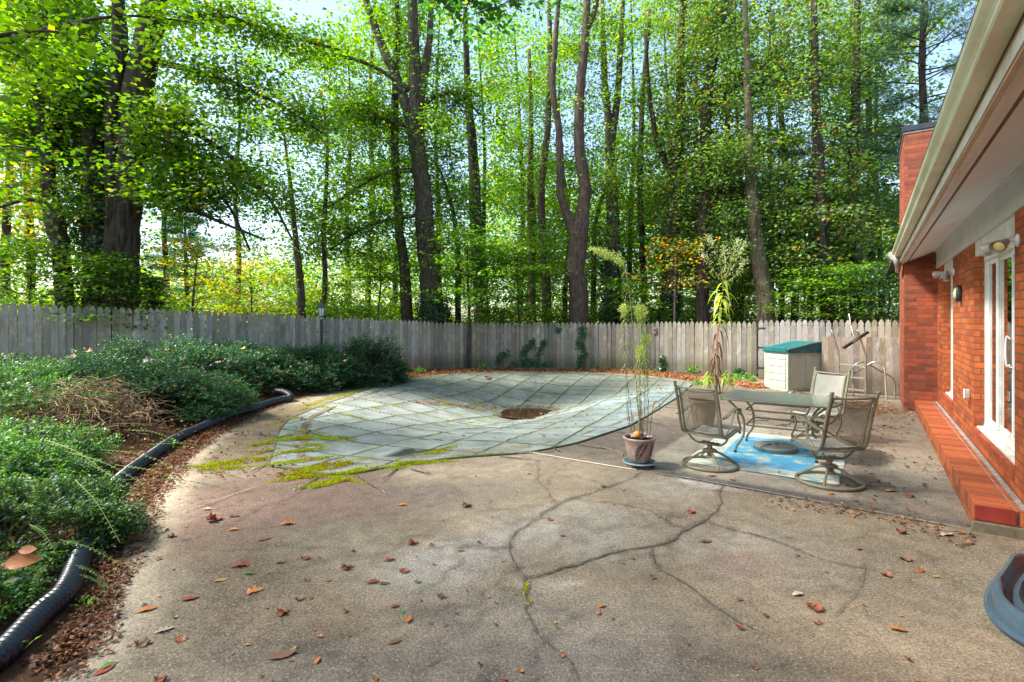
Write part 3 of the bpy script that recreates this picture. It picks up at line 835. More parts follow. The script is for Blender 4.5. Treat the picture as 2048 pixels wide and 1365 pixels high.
# ---- wall lamps and boxes
def HL(t_, y, z):
    p = U2*t_+V2*y; return (p.x, p.y, z)
def flood(t_, z, aims, label):
    r_ = thing('flood_light', label, 'wall lamp', HL(t_, WY, z), YAW, 'double flood lamps on the brick wall'); r_.scale = (.86,)*3
    b = MB(); b.lathe([(.001,0),(.062,0),(.066,.006),(.062,.018),(.035,.026),(.001,.028)], 24, Matrix.Rotation(-PI/2, 4, 'X')); b.build('wall_plate', M['white2'], r_, True)
    for (dx, dy, dz), off in aims:
        ax = Vector((dx,dy,dz)).normalized(); o = Vector(off)
        b = MB(); b.tube(cr([(0,.02,0),(o.x*.4,.055,o.z*.3+.012),(o.x*.85,o.y*.8,o.z),o],3), .013, 8); b.ball(o, .024); b.build('lamp_arm', M['white2'], r_, True)
        Mx = Matrix.Translation(o) @ ax.to_track_quat('Z','Y').to_matrix().to_4x4()
        b = MB(); b.lathe([(.001,-.02),(.03,-.018),(.036,.0),(.038,.045),(.050,.072),(.062,.10),(.068,.15),(.066,.152),(.058,.10),(.034,.05),(.001,.045)], 24, Mx)
        hd = smoothmod(b.build('lamp_shade', M['grey_metal'], r_))
        b = MB(); b.lathe([(.001,.05),(.03,.055),(.05,.09),(.055,.108),(.045,.122),(.001,.13)], 20, Mx); b.build('bulb', M['bulb'], hd, True)
    return r_
M['bulb'] = mat_simple('yellow_bulb_glass', (.75,.62,.20), (.6,.5,.2), 6, .15, bump=0)
flood(6.12, 2.42, [((-.75,.55,-.42),(-.02,.10,-.01)), ((.55,.75,-.30),(.07,.11,-.015))], 'grey double flood lamp on the brick right of the glass door, its yellow bulb showing')
flood(10.16, 2.45, [((-.35,.25,-.90),(-.03,.11,0)), ((.45,.85,-.12),(.06,.13,-.01))], 'grey double flood lamp on the brick beside the narrow far window')
r_ = thing('bulkhead_lamp', 'oval black bulkhead lamp with ribbed frosted glass on the brick pier', 'wall lamp', HL(9.45, WY, 2.10), YAW)
Mx = Matrix.Rotation(-PI/2, 4, 'X')
b = MB(); b.lathe([(.001,0),(.075,0),(.08,.01),(.08,.05),(.070,.066),(.062,.066),(.060,.05),(.001,.05)], 30, Mx, 1, 1); 
for i_, p in enumerate(b.v): b.v[i_] = (p[0], p[1], p[2]*1.45)
for s_ in (-1,1): b.box((.05*s_-.008,.01,.11*s_-.01),(.05*s_+.008,.05,.11*s_+.01))
smoothmod(b.build('housing', M['black'], r_))
b = MB(); b.lathe([(.001,.05),(.060,.052),(.056,.07),(.035,.085),(.001,.09)], 30, Mx)
for i_, p in enumerate(b.v): b.v[i_] = (p[0], p[1], p[2]*1.45)
b.build('lamp_glass', mat_simple('frosted_green_glass', (.45,.50,.30), (.33,.36,.2), 20, .3), r_, True)
o = thing('outlet_box', 'small grey weatherproof outlet box low on the brick pier', 'outlet', HL(8.71, WY, .80), YAW)
b = MB(); b.bbox((-.035,0,-.058),(.035,.05,.058), .008); b.build('box_body', M['grey_metal'], o)
b = MB(); b.bbox((-.038,.051,-.06),(.038,.06,.062), .004); b.build('box_lid', M['white2'], o)
# ------------------------------------------------------------------ picket fence
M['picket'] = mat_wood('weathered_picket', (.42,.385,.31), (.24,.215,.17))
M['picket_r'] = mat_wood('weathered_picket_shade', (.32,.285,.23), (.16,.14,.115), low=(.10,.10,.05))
M['picket_gate'] = mat_wood('weathered_gate_board', (.32,.30,.285), (.15,.135,.125), low=(.10,.10,.06))
M['picket_low'] = mat_wood('warm_grey_board', (.30,.245,.20), (.13,.10,.08), low=(.10,.08,.05))
def gothic(w, h):
    """outline of one board: neck notches and a pointed head"""
    p = [(-w, 0), (w, 0), (w, h-.175)]
    for k in range(5):
        a = -PI/2+PI*k/4; p.append((w-.018*math.cos(a), h-.157+.018*math.sin(a)))
    p += [(w*.98, h-.125), (w*.84, h-.085), (w*.62, h-.052), (w*.36, h-.024), (w*.1, h-.004)]
    return p+[(-x, z) for x, z in reversed(p[2:])]
def picket_meshes(prefix, w, hs, m, outline=gothic, th=.019):
    out = []
    for k, h in enumerate(hs):
        b = MB(); b.prism(outline(w, h), 0, th)
        o = b.build('picket', M[m]); me = o.data; bpy.data.objects.remove(o); out.append(me)
    return out
def run_fence(label, p0, p1, z0, z1, h, meshes, group, pitch=.142, posts=True, skip=None, hvar=.012):
    a = Vector((*p0, 0)); e = Vector((*p1, 0)); L = (e-a).length; d = (e-a)/L; ang = math.atan2(d.y, d.x)
    f = thing('picket_fence', label, 'fence', (a.x, a.y, 0), ang, group)
    n = max(1, round(L/pitch)); w = L/n
    for k in range(n):
        s = (k+.5)*w; z = z0+(z1-z0)*s/L
        o = bpy.data.objects.new('picket', meshes[rnd.randrange(len(meshes))]); C.objects.link(o); o.parent = f
        o.location = (s, 0, z+rnd.uniform(-hvar, hvar)); o.rotation_euler = (rnd.uniform(-.006,.006), rnd.uniform(-.007,.007), rnd.uniform(-.02,.02))
        o.scale = (w/.142*rnd.uniform(.965,1.0), 1, h/1.68)
    for zz in (.28, h-.38):
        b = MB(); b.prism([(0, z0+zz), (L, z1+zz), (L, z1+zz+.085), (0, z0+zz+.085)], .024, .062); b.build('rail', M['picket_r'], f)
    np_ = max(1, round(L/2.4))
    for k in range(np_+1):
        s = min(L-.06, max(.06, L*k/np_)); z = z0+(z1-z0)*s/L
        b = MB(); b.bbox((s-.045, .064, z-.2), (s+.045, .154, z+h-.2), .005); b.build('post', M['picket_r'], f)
    return f
PK = picket_meshes('p', .0685, (1.66, 1.68, 1.69, 1.675, 1.685), 'picket')
PKR = picket_meshes('p', .0685, (1.66, 1.68, 1.69, 1.675), 'picket_r')
FG = 'runs of the wooden picket fence'
fence_pts = [((-14.8,8.9), .62), ((-11.5,11.7), .44), ((-8.26,13.77), .30), ((-5.4,15.85), .13), ((-2.77,17.7), .0)]
labs = ['leftmost run of grey picket fence, cut by the left edge of the picture', 'pale grey picket fence run below the huge oak trunks', 'pale picket fence run behind the dark shrubs, left of the lamp post', 'picket fence run right behind the black lamp post and the rounded shrub mound']
for k in range(4):
    (a, za), (e, ze) = fence_pts[k], fence_pts[k+1]
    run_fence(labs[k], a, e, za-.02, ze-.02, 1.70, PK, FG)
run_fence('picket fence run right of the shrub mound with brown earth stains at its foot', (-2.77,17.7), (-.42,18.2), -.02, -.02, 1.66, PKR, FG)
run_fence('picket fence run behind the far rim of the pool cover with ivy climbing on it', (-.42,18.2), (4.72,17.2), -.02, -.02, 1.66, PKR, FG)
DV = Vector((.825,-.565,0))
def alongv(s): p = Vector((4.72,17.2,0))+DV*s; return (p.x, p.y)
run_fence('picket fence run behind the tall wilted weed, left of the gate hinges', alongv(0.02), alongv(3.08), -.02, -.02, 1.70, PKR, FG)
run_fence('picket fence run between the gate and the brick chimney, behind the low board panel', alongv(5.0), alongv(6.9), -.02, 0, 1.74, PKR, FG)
# the gate
gp_ = alongv(3.12); ga = math.atan2(DV.y, DV.x)
gate = thing('fence_gate', 'wooden picket gate with three black strap hinges behind the storage box', 'gate', (gp_[0], gp_[1], 0), ga)
PKG = picket_meshes('g', .0685, (1.68, 1.69, 1.70), 'picket_gate')
for k in range(13):
    o = bpy.data.objects.new('picket', PKG[k % 3]); C.objects.link(o); o.parent = gate
    o.location = ((k+.5)*.1423, 0, .03+rnd.uniform(-.006,.006)); o.rotation_euler = (0, rnd.uniform(-.005,.005), 0); o.scale = (.985,1,1.0)
b = MB()
for zz in (.25, 1.28): b.box((.02,.022,zz),(1.83,.06,zz+.09))
b.prism([(.04,.34),(.14,.34),(1.80,1.28),(1.70,1.28)], .0225, .055); b.build('gate_brace', M['picket_r'], gate)
for zz in (.30, .90, 1.47):
    b = MB(); b.prism([(.005,zz-.014),(.17,zz-.028),(.20,zz),(.17,zz+.028),(.005,zz+.014)], -.008, -.001)
    b.box((-.03,-.009,zz-.05),(.0,-.002,zz+.05)); b.tube([(.002,-.008,zz-.05),(.002,-.008,zz+.05)], .008, 6)
    for q in (.05,.10,.15): b.ball((q,-.009,zz), .007, 6)
    b.build('hinge', M['black'], gate)
o = thing('wood_block', 'small square wooden block with a cup hook nailed high on the fence behind the weeds', 'block', tuple(Vector((4.72,17.2,1.36))+DV*-.02+Vector((.0,-.03,0))), -.35)
b = MB(); b.bbox((-.07,-.03,-.10),(.07,0,.10), .006); b.build('block_board', M['picket'], o)
b = MB(); b.lathe([(.001,0),(.025,.0),(.03,.02),(.022,.028),(.001,.02)], 12, Matrix.Translation((0,-.032,.03)) @ Matrix.Rotation(PI/2,4,'X')); b.build('hook_cup', M['black'], o)
# low dog eared panel beside the chimney
def dogear(w, h): return [(-w,0),(w,0),(w,h-.03),(w*.72,h-.004),(0,h),(-w*.72,h-.004),(-w,h-.03)]
pa = Vector((8.76,11.80,0)); pe = pa-DV*1.50
pan = thing('board_panel', 'low panel of warm grey boards with rounded tops standing beside the chimney', 'fence panel', (pe.x, pe.y, 0), ga)
PKL = picket_meshes('l', .062, (1.30, 1.31, 1.305), 'picket_low', dogear)
for k in range(12):
    o = bpy.data.objects.new('board', PKL[k % 3]); C.objects.link(o); o.parent = pan
    o.location = ((k+.5)*.1265, 0, .02+rnd.uniform(-.008,.008)); o.rotation_euler = (0, rnd.uniform(-.008,.008), 0)
b = MB()
for zz in (.22,1.0): b.box((0,.022,zz),(1.5,.058,zz+.085))
for xx in (0,1.42): b.box((xx,.06,0),(xx+.085,.14,1.22))
b.build('panel_frame', M['picket_low'], pan)

# ------------------------------------------------------------------ lamp post
lp = P(643, 640, 14.6)
lm = thing('lamp_post', 'black lamp post with a four sided glass lantern in front of the picket fence', 'lamp post', (lp.x, lp.y, .1), .3)
M['iron'] = mat_simple('black_painted_iron', (.02,.024,.026), (.035,.04,.042), 14, .4)
M['milk'] = mat_simple('pale_lantern_glass', (.60,.70,.66), (.45,.58,.54), 6, .2, bump=0)
b = MB(); b.tube([(0,0,-.1),(0,0,1.64)], .042, 14); b.lathe([(.05,0),(.05,.06),(.042,.07)], 14)
smoothmod(b.build('post', M['iron'], lm))
b = MB(); b.tube([(-.14,0,1.28),(.14,0,1.28)], .009, 6); b.ball((-.14,0,1.28),.014,8); b.ball((.14,0,1.28),.014,8); b.build('ladder_bar', M['iron'], lm)
b = MB(); b.lathe([(.044,1.64),(.03,1.67),(.02,1.70),(.018,1.72)], 14); b.build('neck', mat_simple('bare_zinc', (.5,.5,.5), (.35,.35,.36), 20, .5), lm, True)
def sq(r, z, Rr=PI/4): return [Vector((r*math.cos(Rr+k*PI/2), r*math.sin(Rr+k*PI/2), z)) for k in range(4)]
b = MB(); A_s = sq(.075,1.72); B_s = sq(.135,1.955)
for k in range(4):
    b.tube([A_s[k],B_s[k]], .009, 5); b.tube([A_s[k],A_s[(k+1)%4]], .009, 5); b.tube([B_s[k],B_s[(k+1)%4]], .010, 5)
    b.tube([(A_s[k]+A_s[(k+1)%4])/2,(B_s[k]+B_s[(k+1)%4])/2], .004, 4)
b.add(sq(.075,1.715)+sq(.06,1.70), [(0,1,2,3),(4,5,6,7)]+[(k,(k+1)%4,(k+1)%4+4,k+4) for k in range(4)])
b.build('lantern_frame', M['iron'], lm)
b = MB(); b.add(sq(.070,1.725)+sq(.128,1.95), [(k,(k+1)%4,(k+1)%4+4,k+4) for k in range(4)]); b.build('lantern_glass', M['milk'], lm)
b = MB(); q = []; pr = [(.165,1.955),(.155,1.975),(.115,2.02),(.085,2.07),(.05,2.09),(.045,2.10),(.055,2.115),(.02,2.135),(.012,2.15),(.016,2.165),(.004,2.18)]
for (r_, z_) in pr: q += sq(r_, z_)
b.add(q, [(i*4+k, i*4+(k+1)%4, i*4+4+(k+1)%4, i*4+4+k) for i in range(len(pr)-1) for k in range(4)]+[(3,2,1,0)])
b.build('lantern_roof', mat_simple('bronze_roof', (.06,.045,.035), (.10,.085,.07), 14, .45), lm)

# ------------------------------------------------------------------ drain pipe
def mat_pipe():
    t = NT('corrugated_plastic'); v = t.tex()
    t.bsdf(t.mix((.008,.013,.024), (.024,.031,.045), t.noise(v, 5, 5)), t.ramp(t.noise(v, 7), [(.3,.22),(.7,.42)]), 0, t.bump(t.noise(v, 60), .15, .003), .5)
    return t.m
pp = [(-90,1372),(0,1318),(77,1238),(130,1188),(158,1125),(176,1072),(190,1040),(218,988),(253,952),(300,917),(354,880),(413,853),(460,832),(500,820),(540,806),(566,799)]
pth = [G(x, y, .072) for x, y in pp]
for q in pth: q.z = .072+max(0, H(q.x, q.y))*.5
path = cr(pth, 10)
# resample evenly so the ribs are regular
sm = [path[0]]; step_ = .0065; acc = 0
for a, e in zip(path[:-1], path[1:]):
    L = (e-a).length; pos = step_-acc
    while pos <= L:
        sm.append(a.lerp(e, pos/L)); pos += step_
    acc = L-(pos-step_)
rs = []
for k in range(len(sm)):
    u_ = (k*step_ % .039)/.039
    rs.append(.058+.012*min(1, max(0, .5+1.25*math.cos(2*PI*u_))))
pipe = thing('drain_pipe', 'long black corrugated drain pipe curving along the edge of the shrub bed', 'pipe', (0,0,0))
b = MB(); b.tube(sm, rs, 18, True); b.build('pipe_wall', mat_pipe(), pipe, True, fix=False)
e0 = sm[-1]
b = MB(); q = cr([e0, e0+Vector((.08,.10,.0)), e0+Vector((.06,.22,.04)), e0+Vector((-.10,.30,.10)), e0+Vector((-.3,.34,.12))], 12)
b.tube(q, [.072+.006*math.sin(k*1.9) for k in range(len(q))], 16); b.build('pipe_end', M['black'], pipe, True)
for fr_ in (.30, .47, .70):
    k = int(len(sm)*fr_); b = MB(); t_ = (sm[k+1]-sm[k]).normalized()
    b.tube([sm[k]-t_*.05, sm[k]-t_*.03, sm[k]+t_*.03, sm[k]+t_*.05], [.066,.080,.080,.066], 18); b.build('coupling', M['black'], pipe)
# ------------------------------------------------------------------ patio furniture
M['chair'] = mat_simple('taupe_powder_coat', (.23,.215,.145), (.17,.155,.10), 7, .40, bump=.08, dirt=(.16,.13,.08))
M['chair_back'] = mat_simple('taupe_powder_coat_aged', (.22,.195,.13), (.15,.125,.08), 7, .45, bump=.08)
def mat_sling(name, c, alpha, dirt):
    t = NT(name); v = t.tex('UV')
    w1 = t.n('ShaderNodeTexBrick'); t.l(v, w1.inputs['Vector']); w1.inputs['Scale'].default_value = 1; w1.offset = .5
    for k, x in (('Mortar Size', .0011), ('Brick Width', .006), ('Row Height', .003)): w1.inputs[k].default_value = x
    n = t.noise(t.tex(), 4.5, 6, .7)
    col = t.mix(c, dirt, t.ramp(n, [(.45,0),(.68,.85)]))
    b = t.n('ShaderNodeBsdfPrincipled'); t.l(col, b.inputs['Base Color']); b.inputs['Roughness'].default_value = .75
    t.l(t.bump(w1.outputs['Fac'], .4, .001), b.inputs['Normal'])
    tr = t.n('ShaderNodeBsdfTransparent'); m = t.n('ShaderNodeMixShader'); m.inputs[0].default_value = alpha
    t.l(tr.outputs[0], m.inputs[1]); t.l(b.outputs[0], m.inputs[2]); t.l(m.outputs[0], t.out.inputs[0])
    return t.m
M['sling'] = mat_sling('brown_mesh_sling', (.20,.165,.11), .52, (.13,.115,.07))
M['seat'] = mat_sling('pale_seat_mesh', (.46,.43,.36), .97, (.20,.17,.125))
def torus_pts(r, n, z, sx=1, sy=1): return [(r*math.cos(2*PI*k/n)*sx, r*math.sin(2*PI*k/n)*sy, z) for k in range(n+1)]
W = .245
def make_chair(label, group):
    """faces +x"""
    c = thing('swivel_chair', label, 'chair', (0,0,0), 0, group)
    back = [(-.375,1.00),(-.345,.90),(-.30,.76),(-.265,.62),(-.235,.50),(-.20,.425),(-.13,.385),(-.02,.385),(.10,.405),(.20,.42),(.25,.41),(.275,.385)]
    for s in (-1, 1):
        b = MB(); p = [(x, s*W, z) for x, z in back]
        b.tube(cr(p, 5), .0165, 9, True, 1.0)
        p2 = [(x+.018, s*(W-.032), z-.045 if k == 0 else z+.006) for k, (x, z) in enumerate(back[:-1])]
        b.tube(cr(p2, 5), .0135, 8)
        b.lathe([(.001,-.008),(.020,-.006),(.021,.012),(.012,.02),(.001,.022)], 12, Matrix.Translation((-.378, s*W, 1.003)))
        smoothmod(b.build('side_frame', M['chair'], c))
    q = cr([(-.352,-W,.955),(-.372,-.12,.950),(-.378,0,.948),(-.372,.12,.950),(-.352,W,.955)], 6)
    b = MB(); b.tube(q, .0125, 8); b.build('top_rail', M['chair'], c, True)
    for dz, r_ in ((.034,.0045), (.062,.0035)):
        b = MB(); q = [(-.345+.018*math.sin(PI*k/16)*-1, -W+2*W*k/16, .925-dz*math.sin(PI*k/16)*1.35) for k in range(17)]
        b.tube(q, r_, 6); b.build('drape_bar', M['chair'], c, True)
    # sling back and seat
    def sheet(path, name, m, dip, a0=0):
        b = MB(); q = cr(path, 6); n = len(q); ny = 12; vs = []
        for i, p in enumerate(q):
            u_ = i/(n-1)
            for j in range(ny+1):
                y = -1+2*j/ny; k = (1-y*y)
                top = a0*k*max(0, 1-u_*7)
                vs.append((p[0]-dip*k*(.4+.6*math.sin(PI*u_)) if name == 'backrest' else p[0], y*(W-.034), p[2]-top-(0 if name == 'backrest' else dip*k*(.5+.5*math.sin(PI*u_)))))
        b.add(vs, [(i*(ny+1)+j, i*(ny+1)+j+1, (i+1)*(ny+1)+j+1, (i+1)*(ny+1)+j) for i in range(n-1) for j in range(ny)])
        return b.build(name, m, c, True)
    bk = [(x+.018, 0, z+.006) for x, z in back]
    bk[0] = (-.345, 0, .945)
    sheet(bk[0:6], 'backrest', M['sling'], .028, .045)
    sheet([bk[5],bk[6],bk[7],bk[8],bk[9],bk[10]], 'seat', M['seat'], .022)
    for x_, z_ in ((.262,.40), (-.19,.395)):
        b = MB(); b.tube([(x_,-W,z_),(x_,0,z_-.018),(x_,W,z_)], .010, 7); b.build('cross_bar', M['chair'], c, True)
    # flat arms with a scroll
    for s in (-1, 1):
        y = s*(W+.02)
        top = [(-.285,.625),(-.20,.625),(-.10,.65),(.02,.685),(.12,.70),(.19,.695),(.225,.665),(.215,.63),(.185,.622),(.175,.645)]
        b = MB(); q = cr([(x,0,z) for x,z in top], 6); vs = []
        for i, p in enumerate(q):
            t_ = (q[min(i+1,len(q)-1)]-q[max(0,i-1)]).normalized(); nrm = Vector((-t_.z,0,t_.x))
            wd = .022
            for yy, nn_ in ((-wd,0),(wd,0),(wd,-.008),(-wd,-.008)): vs.append((p.x+nrm.x*nn_, y+yy, p.z+nrm.z*nn_))
        n = len(q)
        b.add(vs, [(i*4+k, i*4+(k+1)%4, i*4+4+(k+1)%4, i*4+4+k) for i in range(n-1) for k in range(4)]+[(3,2,1,0),((n-1)*4,(n-1)*4+1,(n-1)*4+2,(n-1)*4+3)])
        arm = smoothmod(b.build('armrest', M['chair'], c), 50)
        b = MB(); b.tube(cr([(.18,y,.69),(.165,y,.60),(.20,y,.52),(.235,y,.46),(.225,s*W,.40)], 5), .0125, 8, True, .6); b.build('arm_post', M['chair'], arm, True)
        b = MB(); b.tube(cr([(.13,y,.69),(.03,y,.60),(-.06,y,.49),(-.13,s*W,.40)], 5), .008, 7, True, .6); b.build('arm_brace', M['chair'], arm, True)
    # spring bracket under the seat
    b = MB(); b.tube(cr([(-.06,-W,.375),(-.05,-W+.03,.32),(-.03,-.15,.268),(.0,-.06,.255),(.0,.06,.255),(-.03,.15,.268),(-.05,W-.03,.32),(-.06,W,.375)], 5), .014, 8, True, .8)
    b.box((-.075,-.11,.262),(.05,.11,.272))
    for yy in (-.08,-.03,.03,.08): b.ball((-.05,yy,.276), .009, 6); b.ball((.03,yy,.276), .009, 6)
    b.build('seat_bracket', M['chair_back'], c, True)
    b = MB(); b.lathe([(.001,.262),(.034,.262),(.034,.235),(.030,.232),(.030,.205),(.066,.198),(.088,.182),(.080,.176),(.040,.168),(.030,.16),(.030,.115),(.001,.112)], 22); smoothmod(b.build('swivel_hub', M['chair_back'], c))
    for k in range(4):
        a = PI/4+k*PI/2; dx, dy = math.cos(a), math.sin(a)
        b = MB(); b.tube(cr([(dx*.03,dy*.03,.165),(dx*.10,dy*.10,.155),(dx*.20,dy*.20,.10),(dx*.295,dy*.295,.035)], 5), .0135, 8); b.build('leg', M['chair'], c, True)
    b = MB(); b.tube(torus_pts(.31, 44, .022), .0175, 10, False); b.build('base_ring', M['chair'], c, True)
    return c
CG = 'swivel patio chairs around the glass table'
ch1 = make_chair('taupe swivel chair left of the glass table, next to the fern pot', CG)
ch1.location = (2.36, 6.22, 0); ch1.rotation_euler = (0,0,math.radians(44)); ch1.scale = (1.0,1.0,1.0)
ch2 = dup(ch1, (3.39, 5.57, .0), math.radians(95), 'taupe swivel chair nearest the camera, its littered seat facing away from us', CG)
ch3 = dup(ch1, (4.36, 7.45, .0), math.radians(209), 'taupe swivel chair behind the glass table in front of the pool ladder', CG)
for o_ in list(ch3.children):
    if o_.name.startswith('backrest'):
        o_.data = o_.data.copy(); o_.data.materials[0] = mat_sling('pale_mesh_sling', (.40,.39,.33), .72, (.30,.30,.24))
# dry bits blown on to the seats
def seat_bits(c, n, seed):
    r = random.Random(seed); b = MB()
    for k in range(n):
        x, y = r.uniform(-.17,-.02), r.uniform(-.2,.2); z = .372+.012*r.random()+ .1*(y*y); a = r.random()*PI; l = r.uniform(.006,.02)
        b.add([(x,y,z),(x+l*math.cos(a),y+l*math.sin(a),z+.004),(x+l*.3,y+l*.6,z+.008)], [(0,1,2)])
    b.build('seat_debris', M['twig'], c, fix=False)
seat_bits(ch2, 420, 3); seat_bits(ch1, 60, 5)

# glass table: house frame axes
TC = Vector((3.51,6.86,0))
tb = thing('glass_table', 'rectangular glass patio table with bowed ends on curved taupe legs', 'table', TC, YAW)
LX, LY, TZ = .485, .60, .715      # half sizes: x along the wall, y across
def outline(off=0):
    q = []
    for k in range(11):                      # bowed end towards the pool (+y)
        u_ = -1+2*k/10; q.append((u_*(LX-off), LY-off+.10*(1-u_*u_)))
    for k in range(11):
        u_ = 1-2*k/10; q.append((u_*(LX-off), -LY+off-.10*(1-u_*u_)))
    return q
b = MB(); q = [(x,y,TZ-.012) for x,y in outline()]; b.tube(q+[q[0]], .016, 8, False, .8); b.build('rim', M['chair'], tb, True)
b = MB(); q = outline(.004); n = len(q)
b.add([(x,y,TZ-.002) for x,y in q]+[(x,y,TZ-.008) for x,y in q], [tuple(range(n)), tuple(range(2*n-1,n-1,-1))])
t = NT('rippled_glass'); v = t.tex()
tr = t.n('ShaderNodeBsdfTransparent'); tr.inputs[0].default_value = (.62,.74,.70,1)
g_ = t.n('ShaderNodeBsdfGlossy'); g_.inputs['Roughness'].default_value = .16
t.l(t.bump(t.noise(v, 38, 2), .25, .004), g_.inputs['Normal'])
df = t.n('ShaderNodeBsdfDiffuse'); df.inputs[0].default_value = (.62,.68,.62,1)  # sky reflection on the tabletop put in as a pale diffuse colour
m1 = t.n('ShaderNodeMixShader'); t.l(t.ramp(t.noise(v, 3, 5), [(.3,.45),(.7,.85)]), m1.inputs[0]); t.l(tr.outputs[0], m1.inputs[1]); t.l(df.outputs[0], m1.inputs[2])
fr_ = t.n('ShaderNodeFresnel'); fr_.inputs[0].default_value = 1.55
m2 = t.n('ShaderNodeMixShader'); t.l(t.math('MINIMUM', t.math('MULTIPLY_ADD', fr_.outputs[0], .75, .04), 1.0), m2.inputs[0]); t.l(m1.outputs[0], m2.inputs[1]); t.l(g_.outputs[0], m2.inputs[2]); t.l(m2.outputs[0], t.out.inputs[0])
b.build('glass_top', t.m, tb, fix=False)
for sx in (-1,1):
    for sy in (-1,1):
        b = MB()
        b.tube(cr([(sx*.30,sy*.585,TZ-.03),(sx*.33,sy*.50,TZ-.09),(sx*.335,sy*.39,.50),(sx*.335,sy*.36,.38),(sx*.35,sy*.37,.22),(sx*.365,sy*.44,.10),(sx*.375,sy*.46,.02)],6), .0155, 8)
        lg = b.build('leg', M['chair'], tb, True)
        b = MB(); b.tube([(sx*.375,sy*.4605,.0),(sx*.375,sy*.46,.035)], .019, 10); b.build('foot_cap', M['black'], lg)
for z_, a_, c_ in ((.565,.315,.345),(.365,.315,.345)):
    b = MB(); q = []
    for (cx0, cy0, st) in ((a_,c_,0),(-a_,c_,90),(-a_,-c_,180),(a_,-c_,270)):
        for k in range(4):
            w_ = math.radians(st+30*k); r0 = .05
            q.append((cx0-math.copysign(r0,cx0)+r0*math.cos(w_), cy0-math.copysign(r0,cy0)+r0*math.sin(w_), z_))
    b.tube(q+[q[0]], .011, 7, False); b.build('shelf_loop', M['chair'], tb, True)
r = random.Random(5); b = MB()
for k in range(14):
    x, y, a = r.uniform(-.25,.25), r.uniform(-.3,.3), r.uniform(0,PI); l = r.uniform(.12,.3)
    b.tube([(x,y,.38),(x+l*.5*math.cos(a),y+l*.5*math.sin(a),.385+r.uniform(0,.02)),(x+l*math.cos(a),y+l*math.sin(a),.38)], .005, 5)
b.build('scroll_lattice', M['chair'], tb, True)
# umbrella base under the table
ub = thing('umbrella_base', 'round grey segmented umbrella base lying on the blue rug under the table', 'umbrella base', (3.50,6.93,.006), .4)
b = MB(); b.lathe([(.001,0),(.262,0),(.268,.01),(.268,.045),(.262,.052),(.001,.052)], 48); smoothmod(b.build('base_band', mat_simple('teal_rubber', (.10,.17,.19), (.07,.11,.12), 10, .6), ub))
for k in range(4):
    b = MB(); a0 = k*PI/2+.035; n = 12; top = []; bot = []
    vs = [(.05*math.cos(a0+PI/4),.05*math.sin(a0+PI/4),.088)]+[(.262*math.cos(a0+(PI/2-.07)*i/n),.262*math.sin(a0+(PI/2-.07)*i/n),.062) for i in range(n+1)]
    vs2 = [(x,y,.052) for x,y,z in vs]; m_ = len(vs)
    b.add(vs+vs2, [(0,i,i+1) for i in range(1,m_-1)]+[(i,i+m_,i+1+m_,i+1) for i in range(m_-1)]+[(m_-1,2*m_-1,m_,0)]); b.build('segment', mat_simple('grey_resin', (.36,.345,.32), (.30,.285,.26), 6, .7) if k == 0 else bpy.data.materials['grey_resin'], ub)
# rug
def mat_rug():
    t = NT('woven_rug'); v = t.tex(); sp = t.n('ShaderNodeSeparateXYZ'); t.l(v, sp.inputs[0])
    x, y = sp.outputs[0], sp.outputs[1]           # x 0..2.2, y -1.6..0
    bx = t.math('MINIMUM', x, t.math('SUBTRACT', 2.2, x)); by = t.math('MINIMUM', t.math('MULTIPLY', y, -1), t.math('ADD', y, 1.6)); bd = t.math('MINIMUM', bx, by)
    blue = t.mix((.10,.42,.66), (.16,.52,.72), t.noise(v, 5, 4)); cream = t.mix((.62,.60,.42), (.70,.72,.62), t.noise(v, 14, 4))
    line = t.math('MULTIPLY', t.math('GREATER_THAN', bd, .26), t.math('LESS_THAN', bd, .285))
    border = t.math('LESS_THAN', bd, .26)
    zz = t.math('ABSOLUTE', t.math('SUBTRACT', t.math('FRACT', t.math('MULTIPLY', t.math('ADD', x, y), 3.4)), .5))
    wv = t.math('ADD', t.math('MULTIPLY', t.noise(v, 9, 4, .7), 1.0), t.math('MULTIPLY', zz, .35))
    m = t.math('MAXIMUM', line, t.math('MULTIPLY', border, t.ramp(wv, [(.44,0),(.52,1)])))
    m = t.math('MAXIMUM', m, t.math('MULTIPLY', t.math('SUBTRACT', 1, border), t.ramp(t.noise(v, 3.3, 5, .7), [(.53,0),(.60,.85)])))
    stripe = t.math('LESS_THAN', t.math('FRACT', t.math('MULTIPLY', x, 16)), .5)
    c = t.mix(blue, cream, m); h = t.n('ShaderNodeHueSaturation'); t.l(c, h.inputs['Color']); t.l(t.math('MULTIPLY_ADD', t.noise(v, 2.5, 6, .7), .5, .72), h.inputs['Value'])
    c = t.mix(h.outputs[0], (.16,.14,.10), t.ramp(t.noise(v, 8, 6, .75), [(.60,0),(.75,.5)]))
    t.bsdf(c, .75, 0, t.bump(t.noise(t.mapping(v,(1,6,1)), 120, 3), .4, .002), .25); return t.m
rg = Vector((2.11,6.36,0)); R0 = Matrix.Rotation(YAW, 3, 'Z')
b = MB(); nx, ny = 60, 40; vs = []
for i in range(nx+1):
    for j in range(ny+1):
        x = 2.2*i/nx; y = -1.6*j/ny
        z = .008+.006*math.sin(x*7+math.sin(y*4))*math.sin(y*5+1)**2+.006*abs(math.sin(x*2.86))**12
        vs.append((x+.012*math.sin(y*6), y+.012*math.sin(x*5), max(.004,z)))
b.add(vs, [(i*(ny+1)+j, i*(ny+1)+j+1, (i+1)*(ny+1)+j+1, (i+1)*(ny+1)+j) for i in range(nx) for j in range(ny)])
rug = b.build('outdoor_rug', mat_rug(), None, True, fix=False); rug.location = rg; rug.rotation_euler = (0,0,YAW)
